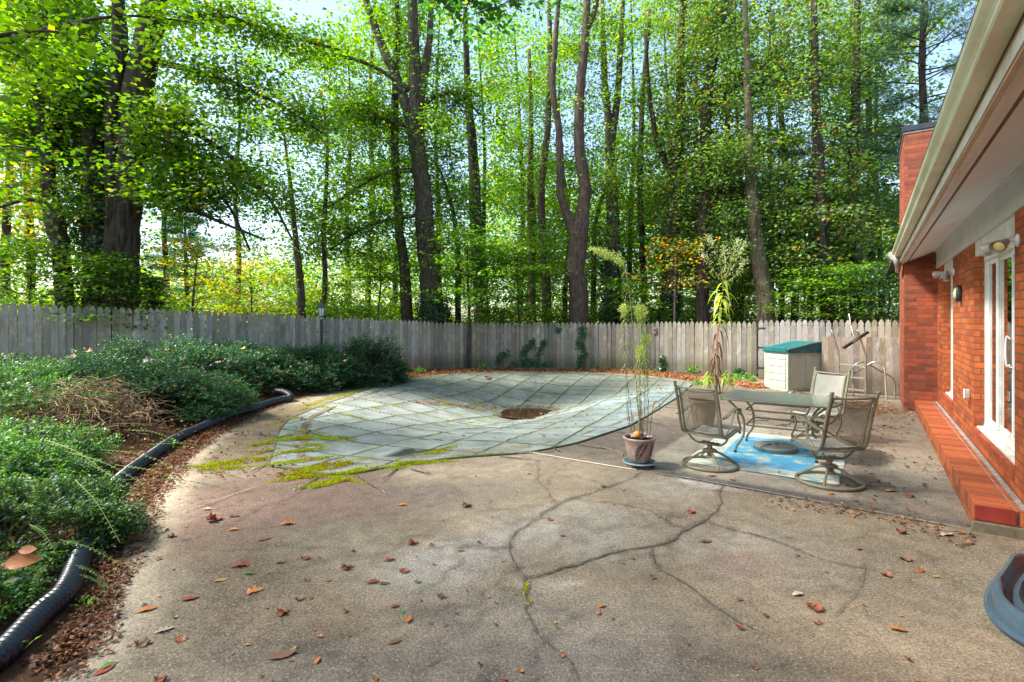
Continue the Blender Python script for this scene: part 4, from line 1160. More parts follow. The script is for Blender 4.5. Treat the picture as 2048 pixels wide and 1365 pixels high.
tag(rug, 'faded blue and cream woven rug under the glass table', 'rug')

# ------------------------------------------------------------------ fern pot on its caddy
pb = G(1279, 933.5)
cad = thing('plant_caddy', 'round wire plant caddy on ball castors under the fern pot', 'plant stand', (pb.x,pb.y,0), 0)
M['teal'] = mat_simple('teal_glaze', (.09,.20,.22), (.05,.12,.14), 10, .3)
b = MB(); b.tube(torus_pts(.19,36,.062), .007, 6, False); b.build('outer_ring', mat_simple('pale_blue_metal', (.30,.38,.38), (.2,.27,.27), 14, .4), cad, True)
b = MB(); b.lathe([(.001,.05),(.155,.052),(.17,.068),(.165,.072),(.15,.062),(.001,.060)], 36); b.build('tray', M['teal'], cad, True)
for k in range(4):
    a = .62+k*PI/2+.3; c_ = (.155*math.cos(a), .155*math.sin(a), .03)
    b = MB(); b.ball(c_, .03, 14); b.tube([c_, (c_[0],c_[1],.055)], .008, 6); b.build('castor', M['black'], cad, True)
def mat_pot():
    t = NT('fern_pot_glaze'); v = t.tex(); n = t.noise(v, 7, 5)
    c = t.mix((.26,.15,.11), (.34,.25,.21), n); c = t.mix(c, (.50,.46,.43), t.ramp(t.noise(v, 26, 4), [(.5,0),(.7,.6)]))
    t.bsdf(c, .35, 0, t.bump(t.noise(v, 50), .1, .002)); return t.m
pot = thing('fern_pot', 'pinkish glazed flower pot with two dark fern leaves painted on it', 'flower pot', (pb.x,pb.y,.064), 0)
prf = [(.001,0),(.105,0),(.118,.012),(.145,.10),(.165,.18),(.182,.262),(.192,.272),(.192,.285),(.184,.292),(.170,.288),(.160,.25),(.001,.25)]
b = MB(); b.lathe(prf, 44); smoothmod(b.build('pot_wall', mat_pot(), pot), 60)
b = MB(); b.lathe([(.001,.262),(.158,.258),(.163,.25)], 30); b.build('potting_soil', MG, pot)
def prad(z):
    for (r0,z0),(r1,z1) in zip(prf[1:6], prf[2:7]):
        if z0 <= z <= z1: return r0+(r1-r0)*(z-z0)/(z1-z0)
    return .185
def fern(a0, z0, a1, z1, sz, n):
    b = MB()
    def S(a, z): r_ = prad(z)+.0016; return Vector((r_*math.cos(a), r_*math.sin(a), z))
    vs = []; 
    for i in range(n):
        u_ = i/(n-1); a = a0+(a1-a0)*u_; z = z0+(z1-z0)*u_; l = sz*math.sin(PI*(.12+.84*(1-u_)))**.8
        for s in (-1,1):
            dirx = s*math.cos(.35)*l; dz = math.sin(.55)*l*.45
            if s < 0 and a1 > a0: dz += l*.25
            e = S(a+dirx/.16, min(.26, z+dz)); m1_ = S(a+dirx*.5/.16, min(.262, z+dz*.75+.006)); m2_ = S(a+dirx*.5/.16, max(.015, z+dz*.3-.005))
            b.add([S(a,z), m1_, e, m2_], [(0,1,2,3)])
    b.build('painted_fern', mat_simple('dark_fern_glaze', (.028,.018,.018), (.045,.03,.03), 20, .35) if 'dark_fern_glaze' not in bpy.data.materials else bpy.data.materials['dark_fern_glaze'], pot, fix=False)
fern(-2.05,.03,-1.42,.245,.062,14); fern(-.72,.03,-.70,.245,.048,13)
o = thing('gourd', 'small orange gourd resting between the stems in the fern pot', 'gourd', (pb.x-.03,pb.y-.02,.345), 0)
b = MB()
for i in range(9):
    for j in range(24):
        a = 2*PI*j/24; ph = PI*i/8; r_ = .046*math.sin(ph)*(1+.07*math.cos(8*a))
        b.v.append((r_*math.cos(a), r_*math.sin(a), .04-.046*math.cos(ph)*.95))
b.f = [(i*24+j, i*24+(j+1)%24, i*24+24+(j+1)%24, i*24+24+j) for i in range(8) for j in range(24)]
b.build('gourd_body', mat_simple('orange_skin', (.62,.26,.03), (.70,.36,.06), 6, .35), o, True)
o = thing('sea_shell', 'bleached broken shell lying in the fern pot behind the gourd', 'shell', (pb.x+.0,pb.y+.02,.322), .4)
b = MB(); vs = []
for i in range(9):
    for j in range(17):
        a = PI*j/16; r_ = .135*i/8*(1+.06*math.cos(10*a)); vs.append((r_*math.cos(a), r_*math.sin(a)*.75-.04, .065*math.sin(PI*.5*i/8)*(.6+.4*math.sin(a))+.005))
b.add(vs, [(i*17+j, i*17+j+1, i*17+18+j, i*17+17+j) for i in range(8) for j in range(16)]); b.build('shell_body', mat_simple('bleached_shell', (.52,.47,.42), (.36,.27,.24), 14, .6), o, True)
o = thing('shepherd_hook', 'thin rusty wire hook stuck in the fern pot', 'plant hook', (pb.x,pb.y,.3), 0)
b = MB(); b.tube(cr([(.115,0,-.01),(.135,0,.2),(.165,0,.42),(.195,0,.47),(.225,0,.46),(.235,0,.40),(.232,0,.35)],6), .0035, 6); b.build('hook_wire', mat_simple('rusty_wire', (.30,.12,.05), (.18,.08,.04), 30, .7), o, True)
# second large planter seen through the chair
q = G(1411, 858)
o = thing('tub_planter', 'large brown plastic tub planter behind the left swivel chair', 'flower pot', (q.x,q.y+.1,0), 0)
M['tub'] = mat_simple('brown_tub', (.21,.13,.085), (.15,.09,.06), 5, .6, dirt=(.3,.25,.15))
b = MB(); b.lathe([(.001,0),(.15,0),(.20,.36),(.205,.40),(.228,.405),(.232,.45),(.215,.455),(.205,.42),(.001,.40)], 36); smoothmod(b.build('tub_wall', M['tub'], o), 50)
b = MB(); b.lathe([(.001,.43),(.2,.425),(.206,.42)], 24); b.build('potting_soil', MG, o)

# ------------------------------------------------------------------ storage box
bx = Vector((6.62,12.50,0)); e1 = Vector((.97,.243,0))      # right face direction
sb = thing('storage_box', 'beige plastic garden storage box with a teal curved lid against the fence', 'storage box', bx, math.atan2(e1.y, e1.x))
M['beige'] = mat_simple('beige_resin', (.42,.46,.35), (.36,.40,.30), 3, .55, bump=.05, dirt=(.33,.30,.21))
M['lid'] = mat_simple('teal_resin', (.012,.13,.135), (.010,.10,.105), 4, .38, bump=.05, dirt=(.20,.33,.32))
LD, LW, BH = 1.04, .80, .93      # x: 0..LD (end panel), y: 0..LW (front, faces -x)
b = MB(); b.bbox((.012,.012,0),(LD-.012,LW-.012,BH-.004), .012)
for (x0,y0) in ((0,0),(LD-.06,0),(0,LW-.06),(LD-.06,LW-.06)): b.bbox((x0,y0,0),(x0+.06,y0+.06,BH), .008)
b.build('box_body', M['beige'], sb)
b = MB()                       # four horizontal slats on the front (x=0 side)
for k in range(5):
    z0 = .06+k*.175; h_ = .155 if k < 4 else .10
    b.prism([(.010,z0),(-.006,z0+.006),(-.010,z0+h_-.03),(.004,z0+h_),(.012,z0+h_)], .075, LW-.075)
b.bbox((-.012,.02,0),(.011,LW-.02,.05), .006)
b.build('front_slats', M['beige'], sb)
for (x0,x1) in ((.10,.50),(.54,.94)):
    b = MB(); b.bbox((x0,-.004,.06),(x1,.0115,BH-.06), .006); b.build('end_panel', M['beige'], sb)
    b = MB(); b.tube(cr([(x0+.12,-.006,BH-.10),(x0+.20,-.012,BH-.085),(x0+.28,-.006,BH-.10)],4), .008, 6, True, .5); b.build('panel_grip', mat_simple('grip_shadow', (.30,.28,.22), (.25,.23,.18), 5, .6) if 'grip_shadow' not in bpy.data.materials else bpy.data.materials['grip_shadow'], sb, True)
lid = [(-.03,BH-.005),(LD+.02,BH-.005),(LD+.02,1.175),(LD-.02,1.18),(.85,1.18),(.65,1.155),(.45,1.11),(.25,1.065),(.06,1.035),(-.03,1.02)]
b = MB(); b.prism(lid, -.015, LW+.015); smoothmod(b.build('lid', M['lid'], sb), 30)
b = MB(); ed = [(x,z) for x,z in lid[3:]]
top = [(x,z+.012) for x,z in ed]+[(x-.001,z-.018) for x,z in reversed(ed)]
b.prism(top, -.03, -.016); b.build('lid_edge', mat_simple('teal_sunbleached', (.22,.36,.38), (.17,.30,.32), 5, .5), sb)
b = MB(); b.prism([(-.045,BH+.02),(-.03,BH-.0),(-.030,1.06),(-.05,1.04)], .02, LW-.02); b.build('lid_lip', M['lid'], sb)

# ------------------------------------------------------------------ pool ladder, handrails, brush
M['alu'] = mat_simple('dull_aluminium', (.50,.48,.44), (.34,.31,.27), 18, .35, .8, bump=.1, dirt=(.30,.24,.17))
M['alu_rust'] = mat_simple('stained_aluminium', (.36,.30,.24), (.24,.17,.11), 9, .5, .5)
def rel(o, p): return p-Vector(o)
lo = Vector((7.7,11.55,0)); ld = thing('pool_ladder', 'aluminium pool ladder leaning against the low board panel', 'ladder', lo, 0)
la = P(1677,715,11.9); lb = P(1731,715,11.45)
Lf = Vector((la.x,la.y,0)); Rf = Vector((lb.x,lb.y,0))
up = Vector((-.02,.02,0))
for f_, tx, mt in ((Lf, P(1664.5,664,11.95), 'alu'), (Rf, P(1716,664,11.5), 'alu')):
    b = MB(); b.tube(cr([rel(lo,f_)+Vector((.02,0,-.0)), rel(lo,f_)+Vector((0,0,.45)), rel(lo,Vector((f_.x,f_.y,.93))), rel(lo,tx).lerp(rel(lo,Vector((f_.x,f_.y,.93))), .55), rel(lo,tx), rel(lo,tx)+Vector((-.01,.05,.015))],5), .0215, 10)
    b.build('rail', M['alu'], ld, True)
for z_ in (.72,.44,.17):
    b = MB(); a = Vector((Lf.x,Lf.y,z_)); e = Vector((Rf.x,Rf.y,z_)); d_ = (e-a).normalized(); n_ = Vector((-d_.y,d_.x,0))
    vs = []
    for p in (a,e):
        for (k1,k2) in ((-.03,-.014),(.03,-.014),(.03,.014),(-.03,.014)): vs.append(rel(lo,p)+n_*k1+Vector((0,0,k2)))
    b.add(vs, [(0,1,2,3),(7,6,5,4)]+[(k,(k+1)%4,(k+1)%4+4,k+4) for k in range(4)]); b.build('tread', M['alu'], ld)
def handrail(pts, label, Ys):
    o_ = Vector((P(*pts[0], Ys[0]).x, Ys[0], 0)); h = thing('handrail', label, 'handrail', o_, 0, 'loose pool handrails')
    q = []
    for k, (x,y) in enumerate(pts):
        yy = Ys[0]+(Ys[1]-Ys[0])*k/(len(pts)-1); p = P(x,y,yy); q.append(p-o_)
    q[0].z = 0
    b = MB(); b.tube(cr(q,6), .019, 10); b.build('bent_tube', M['alu'], h, True)
    for e_ in (q[0], q[-1]):
        b = MB(); b.lathe([(.001,0),(.035,0),(.036,.008),(.022,.014),(.02,.02)], 14, Matrix.Translation((e_.x,e_.y,max(0,e_.z)))); b.build('end_cap', M['alu_rust'], h)
handrail([(1707,799),(1706,765),(1706,741),(1711,730),(1720,725),(1730,725),(1738,729),(1758,741),(1776,750),(1785,758),(1789,770),(1789,797)], 'bent aluminium handrail whose long slope ends beside the chimney', (11.75,11.55))
handrail([(1773,803),(1771,770),(1770,745),(1766,733),(1757,726),(1747,725),(1738,729),(1728,736),(1711,744),(1709,748)], 'bent aluminium handrail with a round arch behind the ladder', (11.25,11.8))
bo = P(1710,680,11.35); br_ = thing('pool_brush', 'black pool brush hooked over the top of the ladder', 'brush', bo, 0)
a = P(1686,696,11.4)-bo; e = P(1735,664,11.3)-bo; d_ = (e-a).normalized(); nb_ = Vector((0,-1,0)); ub_ = nb_.cross(d_)
b = MB(); vs = []
for p in (a,e):
    for (k1,k2) in ((-.02,-.03),(.045,-.03),(.045,.02),(-.02,.02)): vs.append(p+nb_*k1+ub_*k2)
b.add(vs, [(0,1,2,3),(7,6,5,4)]+[(k,(k+1)%4,(k+1)%4+4,k+4) for k in range(4)]); b.build('bristle_head', M['black'], br_)
b = MB(); m_ = a.lerp(e,.5); b.tube([m_-d_*.09+nb_*.03, m_+d_*.09+nb_*.03], .02, 8); b.tube(cr([m_+nb_*.0, P(1706,668,11.4)-bo, P(1702,650,11.5)-bo],4), .014, 8); b.build('brush_bracket', M['alu'], br_, True)
b = MB(); b.tube([P(1702,652,11.5)-bo, P(1698,628,11.6)-bo], .012, 8); b.ball(P(1701,649,11.5)-bo, .02, 8); b.build('handle_stub', mat_simple('grey_pole', (.5,.5,.46), (.4,.4,.36), 9, .5), br_, True)

# ------------------------------------------------------------------ moulded blue plastic shell by the step end
so = Vector((3.42,3.05,0)); sh = thing('plastic_shell', 'glossy blue grey moulded plastic tub lying on the concrete, cut by the right edge', 'tub', so, math.radians(38))
t = NT('blue_grey_plastic'); v = t.tex(); t.bsdf(t.mix((.035,.065,.095), (.08,.12,.15), t.noise(v, 3, 5)), t.ramp(t.noise(v, 5), [(.3,.10),(.7,.28)]), 0, t.bump(t.noise(v, 4, 2), .3, .02), .6)
M['shell'] = t.m
b = MB(); prof = [(.70,.0),(.735,.012),(.74,.028),(.715,.040),(.685,.042),(.675,.095),(.655,.115),(.625,.118),(.61,.100),(.60,.055),(.555,.045),(.535,.075),(.50,.078),(.48,.045),(.40,.035),(.37,.070),(.30,.072),(.26,.04),(.001,.035)]
n = 72; vs = []
for (r_, z_) in prof:
    for k in range(n):
        w_ = 2*PI*k/n; c_, s_ = math.cos(w_), math.sin(w_)
        e_ = (abs(c_)**2.6+abs(s_)**2.6)**(-1/2.6)
        fl = .030*abs(math.sin(w_*4))**6 if .6 < r_ < .70 else 0
        vs.append((r_*e_*c_*1.05, r_*e_*s_*.62, 1.15*z_+ (fl if z_ > .05 else 0)))
b.add(vs, [(i*n+k, i*n+(k+1)%n, (i+1)*n+(k+1)%n, (i+1)*n+k) for i in range(len(prof)-1) for k in range(n)])
smoothmod(b.build('shell_body', M['shell'], sh), 70)
for yy in (-.22,-.07,.09,.24):
    b = MB(); b.tube(cr([(-.5,yy,.080),(-.2,yy*.9,.070),(.1,yy*.9,.075),(.45,yy,.085)],5), .022, 8, True, .6); b.build('ridge', M['shell'], sh, True)
# ------------------------------------------------------------------ shrubs of the bed
def palette(cols, n, jit=.18):
    c = np.array(cols); k = rng.integers(0, len(c), n)
    return np.clip(c[k]*(1+rng.normal(0, jit, (n,1)))*(1+rng.normal(0, .05, (n,3))), .004, .9)
DARKG = [(.020,.050,.024),(.026,.062,.022),(.017,.042,.026),(.036,.082,.028)]
BRIGHTG = [(.036,.090,.022),(.055,.125,.028),(.026,.066,.028),(.085,.165,.038)]
def shrub(label, cx, cy, rx, ry, h, nspr, leaf, cols, tips=(.16,.30,.05), group='low evergreen shrubs of the raised bed', lean=(0,0), seed=0, bare=.0):
    """mounded shrub: leafy sprigs all over an uneven dome, dark gaps between them"""
    z0 = H(cx, cy)-.03
    root = thing('shrub', label, 'shrub', (cx, cy, z0), 0, group)
    u_ = rng.random(nspr); a = rng.random(nspr)*2*PI
    ph = np.arccos(1-u_*1.12)                       # from the top down past the rim
    nz = fbm(np.cos(a)*np.sin(ph)*rx*1.3+seed*7, np.sin(a)*np.sin(ph)*ry*1.3+np.cos(ph)*.7, 1.9, 4, 100+seed)
    lump = 1+.50*(nz-.5)*2
    dep = 1-.38*rng.random(nspr)**2.2
    px = rx*np.sin(ph)*np.cos(a)*lump*dep; py = ry*np.sin(ph)*np.sin(a)*lump*dep; pz = np.maximum(.03, h*(np.cos(ph)*.86+.14)*lump*dep)
    d = unit(np.stack([np.sin(ph)*np.cos(a)*.9, np.sin(ph)*np.sin(a)*.9, np.cos(ph)*.55+.25], 1)+rng.normal(0,.42,(nspr,3)))
    base = np.stack([px, py, pz], 1)
    kp = (nz > .40)|(rng.random(nspr) < .10); base = base[kp]; d = d[kp]; nz = nz[kp]; nspr = len(base)
    nl = 11; L = (leaf*rng.uniform(3.5, 7.5, nspr))
    tt = np.linspace(.05, 1, nl)
    P_ = base[:, None]+d[:, None]*(L[:, None]*tt)[:, :, None]
    P_[:, :, 2] -= .25*(L[:, None]*tt**2)*.6
    side = unit(np.cross(d, np.array([0,0,1.0])+rng.normal(0,.3,(nspr,3))))
    sg = np.where(np.arange(nl) % 2 == 0, 1, -1)[None, :, None]
    ax = d[:, None]*.55+side[:, None]*sg+rng.normal(0,.25,(nspr,nl,3))
    nr = np.array([0,0,1.0])+rng.normal(0,.45,(nspr,nl,3))
    n = nspr*nl
    col = (palette(cols, nspr, .22)*(.55+1.1*sstep(.38,.66,nz))[:,None])[:, None].repeat(nl, 1)
    tw = (tt**3)[None, :, None]*(rng.random((nspr,1,1)) < .45)*.75
    col = col*(1-tw)+np.array(tips)*tw
    col = col*(1+rng.normal(0,.12,(nspr,nl,1)))
    yl = rng.random((nspr,nl,1)) < .012; col = np.where(yl, np.array([.42,.32,.04]), col)
    v, f, c = leafmesh(P_.reshape(-1,3), ax.reshape(-1,3), nr.reshape(-1,3), leaf*rng.uniform(.9,1.6,n), leaf*.60*rng.uniform(.8,1.3,n), np.clip(col,.004,.9).reshape(-1,3), .12)
    npmesh('foliage', v, f, M['leaf_gloss'], root, c)
    b = MB(); r = random.Random(seed)
    for k in range(26):
        i = r.randrange(nspr); e = Vector(base[i]); s = Vector((e.x*.12, e.y*.12, 0)); m = s.lerp(e,.5)+Vector((r.uniform(-.05,.05),r.uniform(-.05,.05),r.uniform(0,.1)))
        b.tube([s,m,e], [.012,.008,.003], 4)
    b.build('branches', M['twig'], root, fix=False)
    return root
shrub('bright green shrub closest to the camera, its skirt lying over the drain pipe', -3.80, 3.90, .80, .82, .46, 6500, .023, BRIGHTG, seed=1)
shrub('light green shrub with long arching shoots reaching over the drain pipe, left edge', -5.35, 5.25, .88, .92, .50, 4600, .026, BRIGHTG, seed=2)
shrub('light green shrub between the nearest one and the arching one', -4.85, 4.6, .75, .7, .46, 4200, .025, BRIGHTG, seed=16)
shrub('small shrub clump left of the drain pipe in the lower left corner', -3.42, 2.98, .46, .50, .32, 2300, .022, BRIGHTG, seed=15)
shrub('leafy green shrub at the left edge behind the arching one', -7.3, 7.0, 1.3, 1.1, .55, 2300, .032, BRIGHTG, (.14,.28,.05), seed=3)
shrub('bright low shrub between the dead brown bush and the left edge of the picture', -8.2, 8.6, 1.1, .8, .45, 2000, .034, BRIGHTG, (.14,.28,.05), seed=4)
shrub('dark evergreen shrub at the far left foot of the pale fence', -9.3, 9.9, 1.1, 1.0, .50, 2700, .036, DARKG, (.07,.16,.04), seed=5)
shrub('dark evergreen shrub behind the dead brown bush', -7.0, 9.4, 1.5, 1.1, .70, 4000, .036, DARKG, (.07,.17,.05), seed=6)
shrub('tall dark shrub against the fence under the twin oak trunks', -7.9, 11.2, 1.6, 1.1, .80, 3800, .038, DARKG, (.07,.16,.05), seed=7)
shrub('dark shrub spilling on to the drain pipe right of the dead bush', -6.05, 8.9, 1.15, 1.0, .62, 4000, .033, DARKG, (.08,.20,.05), seed=8)
shrub('broad dark shrub in the middle of the bed behind the drain pipe', -6.6, 10.6, 1.35, 1.1, .76, 3700, .037, DARKG, (.06,.15,.05), seed=9)
shrub('dark shrub above the far end of the drain pipe', -6.1, 12.2, 1.2, 1.1, .76, 3400, .040, DARKG, (.06,.15,.05), seed=10)
shrub('dark shrub at the foot of the fence left of the lamp post', -6.9, 13.0, 1.4, .9, .72, 2900, .042, DARKG, (.05,.14,.05), seed=11)
shrub('dark shrub in front of the lamp post with a tangle of bare twigs', -4.95, 13.35, 1.05, .95, .84, 3200, .042, DARKG, (.05,.13,.05), seed=12)
shrub('rounded dark shrub mound, rightmost of the bed, by the corner of the fence', -4.0, 14.2, 1.0, .95, 1.0, 3400, .043, DARKG, (.05,.13,.05), seed=13)

def shoots(root_label, shoots_, name='long_shoot'):
    pass
# long arching leafy shoots (part of the arching shrub)
arch = [o for o in bpy.data.objects if o.get('label','').startswith('light green shrub with long')][0]
A0 = Vector(arch.location)
def leafy_shoot(p0, p1, rise, nl, leaf, parent, off):
    q = cr([p0-off, (p0+p1)/2+Vector((0,0,rise))-off, p1-off], 8)
    b = MB(); b.tube(q, [.0026-.0016*i/len(q) for i in range(len(q))], 5); s = b.build('shoot', M['stem'], parent, fix=False)
    pos, ax = [], []
    for k in range(nl):
        u_ = .12+.86*k/nl; i = min(len(q)-2, int(u_*(len(q)-1))); p = q[i].lerp(q[i+1], u_*(len(q)-1)-i); t_ = (q[i+1]-q[i]).normalized()
        for sgn in (-1,1):
            sd_ = Vector((-t_.y,t_.x,.15)).normalized()*sgn; pos.append(p); ax.append(t_*.5+sd_)
    n = len(pos); col = palette([(.12,.26,.05),(.09,.20,.045),(.16,.32,.06)], n)
    v, f, c = leafmesh(np.array([tuple(p) for p in pos]), np.array([tuple(p) for p in ax]), np.array([0,0,1.0])+rng.normal(0,.3,(n,3)), leaf, leaf*.5, col)
    npmesh('shoot_leaves', v, f, M['leaf_gloss'], s, c)
for (a, e, za, ze) in (((300,930),(505,965),.55,.18),((280,890),(450,905),.6,.3),((240,960),(480,985),.5,.16),((180,930),(330,1030),.6,.2),((150,960),(240,1085),.55,.3),((200,900),(352,935),.4,.2),((230,930),(400,980),.35,.14),((120,900),(300,975),.5,.25),((90,880),(225,955),.6,.4),((60,950),(75,1010),.7,.45),((250,860),(370,890),.62,.42)):
    leafy_shoot(G(*a, za), G(*e, ze), .05, 16, .028, arch, A0)
near = [o for o in bpy.data.objects if o.get('label','').startswith('bright green shrub closest')][0]
for (a, e, za, ze) in (((120,1080),(248,1135),.4,.22),((150,1130),(225,1180),.3,.12),((60,1050),(110,1100),.6,.5),((160,1150),(218,1190),.25,.08),((90,1130),(60,1200),.5,.3)):
    leafy_shoot(G(*a, za), G(*e, ze), .03, 12, .022, near, Vector(near.location))
# dead shrub
db = (-5.9, 7.15); zb = H(*db)
dead = thing('dead_shrub', 'dead shrub of tangled bare tan twigs with a dark hollow', 'shrub', (db[0],db[1],zb), 0, 'low evergreen shrubs of the raised bed')
b = MB(); b2 = MB(); r = random.Random(21)
for k in range(900):
    a = r.random()*2*PI; ph = math.acos(1-r.random()*1.0); lump = r.uniform(.6,1.02)
    e = Vector((1.0*math.sin(ph)*math.cos(a)*lump, .85*math.sin(ph)*math.sin(a)*lump, .72*math.cos(ph)*lump+.03))
    d_ = Vector((r.uniform(-1,1), r.uniform(-1,1), r.uniform(-.5,.4))).normalized()*r.uniform(.10,.34)
    m_ = e+d_*.5+Vector((0,0,r.uniform(-.03,.05)))
    if e.x < -.45 and e.y < -.1 and r.random() < .75: continue
    (b if k % 3 else b2).tube([e, m_, e+d_, e+d_*1.4+Vector((r.uniform(-.06,.06),r.uniform(-.06,.06),-.04))], [.0055,.0045,.003,.0018], 4, False)
for k in range(30):
    a = r.random()*2*PI; e = Vector((.8*math.cos(a)*r.random(), .7*math.sin(a)*r.random(), .5)); b2.tube([(0,0,0), e*.5+Vector((0,0,.05)), e], [.014,.009,.004], 5, False)
b.build('pale_twigs', M['twig_pale'], dead, fix=False); b2.build('brown_twigs', M['twig'], dead, fix=False)
n = 900; p_ = np.stack([rng.normal(0,.5,n), rng.normal(0,.42,n), rng.uniform(.05,.6,n)],1); p_[:,2] *= np.sqrt(np.clip(1-(p_[:,0]/1.1)**2-(p_[:,1]/.9)**2,.02,1))
v,f,c = leafmesh(p_, rng.normal(0,1,(n,3)), rng.normal(0,1,(n,3)), rng.uniform(.03,.07,n), rng.uniform(.015,.035,n), palette([(.34,.20,.08),(.28,.14,.06),(.40,.26,.12)],n))
npmesh('dry_leaves', v,f,M['litter'],dead,c)

# ------------------------------------------------------------------ leaf litter
def scatter_litter(name, label, pts_fn, n, size, cols=((.20,.085,.035),(.28,.12,.045),(.14,.06,.03),(.34,.17,.07),(.22,.07,.03),(.10,.05,.03))):
    p = pts_fn(n); n = len(p)
    z = Hraw(p[:,0], p[:,1])[0]; z = np.maximum(z, .004)+rng.uniform(0,.018,n)
    pos = np.stack([p[:,0], p[:,1], z],1); a = rng.random(n)*2*PI
    ax = np.stack([np.cos(a), np.sin(a), rng.normal(.12,.22,n)],1); nr = np.array([0,0,1.0])+rng.normal(0,.35,(n,3))
    L = size*rng.uniform(.5,1.4,n)
    v,f,c = leafmesh(pos, ax, nr, L, L*rng.uniform(.35,.8,n), palette(list(cols), n, .25), .3)
    # split each kite along the rib so that it curls
    o = npmesh(name, v, f, M['litter'], None, c); tag(o, label, 'leaf litter', None, 'stuff'); return o
def band(poly, inner, outer, closed=False, px=None):
    poly = np.array(poly); seg = np.diff(poly, axis=0); L = np.hypot(seg[:,0], seg[:,1]); cum = np.concatenate([[0], np.cumsum(L)])
    def fn(n):
        s = rng.random(n)*cum[-1]; k = np.clip(np.searchsorted(cum, s)-1, 0, len(seg)-1); u_ = (s-cum[k])/L[k]
        q = poly[k]+seg[k]*u_[:,None]; nr = np.stack([-seg[k][:,1], seg[k][:,0]],1)/L[k][:,None]
        o_ = inner+(outer-inner)*rng.beta(2,2.2,n)
        o_ = o_*(.5+1.0*vnoise(s, s*0, 1.1, 8))
        return q+nr*o_[:,None]
    return fn
left_edge = [tuple(G(*p)[:2]) for p in deck_px[:12]]
scatter_litter('leaf_litter', 'brown leaf litter packed between the drain pipe and the slab edge', band(left_edge, -.16, .30), 15000, .031, ((.16,.07,.03),(.22,.09,.035),(.11,.05,.025),(.26,.13,.055),(.16,.05,.022),(.07,.035,.02)))
scatter_litter('leaf_litter', 'rust coloured fallen leaves drifted at the foot of the far fence', band([tuple(G(*p)[:2]) for p in ((760,764),(860,748.5),(1000,742),(1190,744),(1300,749),(1400,762),(1480,770),(1530,778))], -.35, .75), 9500, .075, ((.30,.12,.045),(.36,.16,.06),(.20,.08,.035),(.42,.22,.09),(.26,.09,.035)))
def bedfn(n):
    x = rng.uniform(-11,-2.8,n*3); y = rng.uniform(2.4,15.5,n*3); sd = sdist(x,y,DECK)
    k = (sd > .02) & (sd < 3.5) & (y < 8+(x+11)*1.1+2); return np.stack([x,y],1)[k][:n]
scatter_litter('leaf_litter', 'old brown leaves lying on the soil under the shrubs', bedfn, 7000, .06)
def rnear(poly_, w):
    f_ = band(poly_, -w, w); return f_
scatter_litter('leaf_litter', 'small brown leaf crumbs gathered along the slab joint and the brick step', band([JOINT[5], JOINT[6], JOINT[7], JOINT[8]], -.5, .15), 200, .04)
E_ = lambda t_, d_: tuple((U2*t_-V2*d_)[:2])
scatter_litter('leaf_litter', 'dry leaves collected below the handrails and by the chimney foot', lambda n: np.array([E_(12.2,.3)])+np.stack([rng.normal(-.2,.45,n), rng.normal(.3,.55,n)],1), 420, .06, ((.34,.17,.07),(.24,.10,.04),(.42,.26,.12)))
def deckfn(n):
    q = []
    while len(q) < n:
        t_ = rng.uniform(5.5,12.2); d_ = rng.normal(.15,.5)
        if d_ < .68: q.append(E_(t_, d_))
    return np.array(q)
scatter_litter('leaf_litter', 'dry leaf scraps strewn over the concrete beside the brick step', deckfn, 260, .05)
def leftdeck(n):
    q = []
    while len(q) < n:
        p = G(rng.uniform(360,620), rng.uniform(800,960)); q.append((p.x, p.y))
    return np.array(q)
scatter_litter('leaf_litter', 'leaf scraps strewn between the drain pipe and the pool cover', leftdeck, 330, .06)
# bits on the cover: laid on its surface
def cover_height(x, y):
    dx, dy = x-CC[0], y-CC[1]; th_ = np.arctan2(dy, dx); R = cover_rad(np.atleast_1d(th_)); s = np.hypot(dx, dy)/R
    return cover_z(s), s
n = 3400; a = rng.random(n)*2*PI; s = np.sqrt(rng.random(n))*.97
x = CC[0]+np.cos(a)*cover_rad(a)*s; y = CC[1]+np.sin(a)*cover_rad(a)*s
kp = rng.random(n) < .16+.84*sstep(11.5,14.5,y); x, y, s = x[kp], y[kp], s[kp]; n = len(x)
# ring of leaves at the puddle
m_ = 420; a2 = rng.random(m_)*2*PI; r2 = rng.normal(1.0,.07,m_); xr = CC[0]+np.cos(a2)*.84*r2; yr = CC[1]+np.sin(a2)*.77*r2
kr = (np.sin(a2) > -.1) | (rng.random(m_) < .35); xr, yr = xr[kr], yr[kr]
m3 = 260; tr_ = rng.random(m3); q0 = np.array(tuple(G(925,842,-.3)[:2])); xr2 = CC[0]-.95-tr_*1.6; yr2 = CC[1]-.1-tr_*.9+rng.normal(0,.07,m3)
x = np.concatenate([x,xr,xr2]); y = np.concatenate([y,yr,yr2]); n = len(x)
z = cover_height(x, y)[0]+.006; z = np.maximum(z, -D+.062)
a = rng.random(n)*2*PI; L = np.where(np.arange(n) < n-len(xr)-len(xr2), rng.uniform(.02,.075,n), rng.uniform(.03,.08,n))
v,f,c = leafmesh(np.stack([x,y,z],1), np.stack([np.cos(a),np.sin(a),rng.normal(.05,.12,n)],1), np.array([0,0,1.0])+rng.normal(0,.25,(n,3)), L, L*rng.uniform(.3,.7,n), palette([(.34,.15,.06),(.26,.10,.04),(.40,.22,.10),(.16,.08,.04)],n,.25), .3)
o = npmesh('leaf_litter', v, f, M['litter'], None, c); tag(o, 'fallen leaves on the pool cover, ringed round its puddle', 'leaf litter', None, 'stuff')

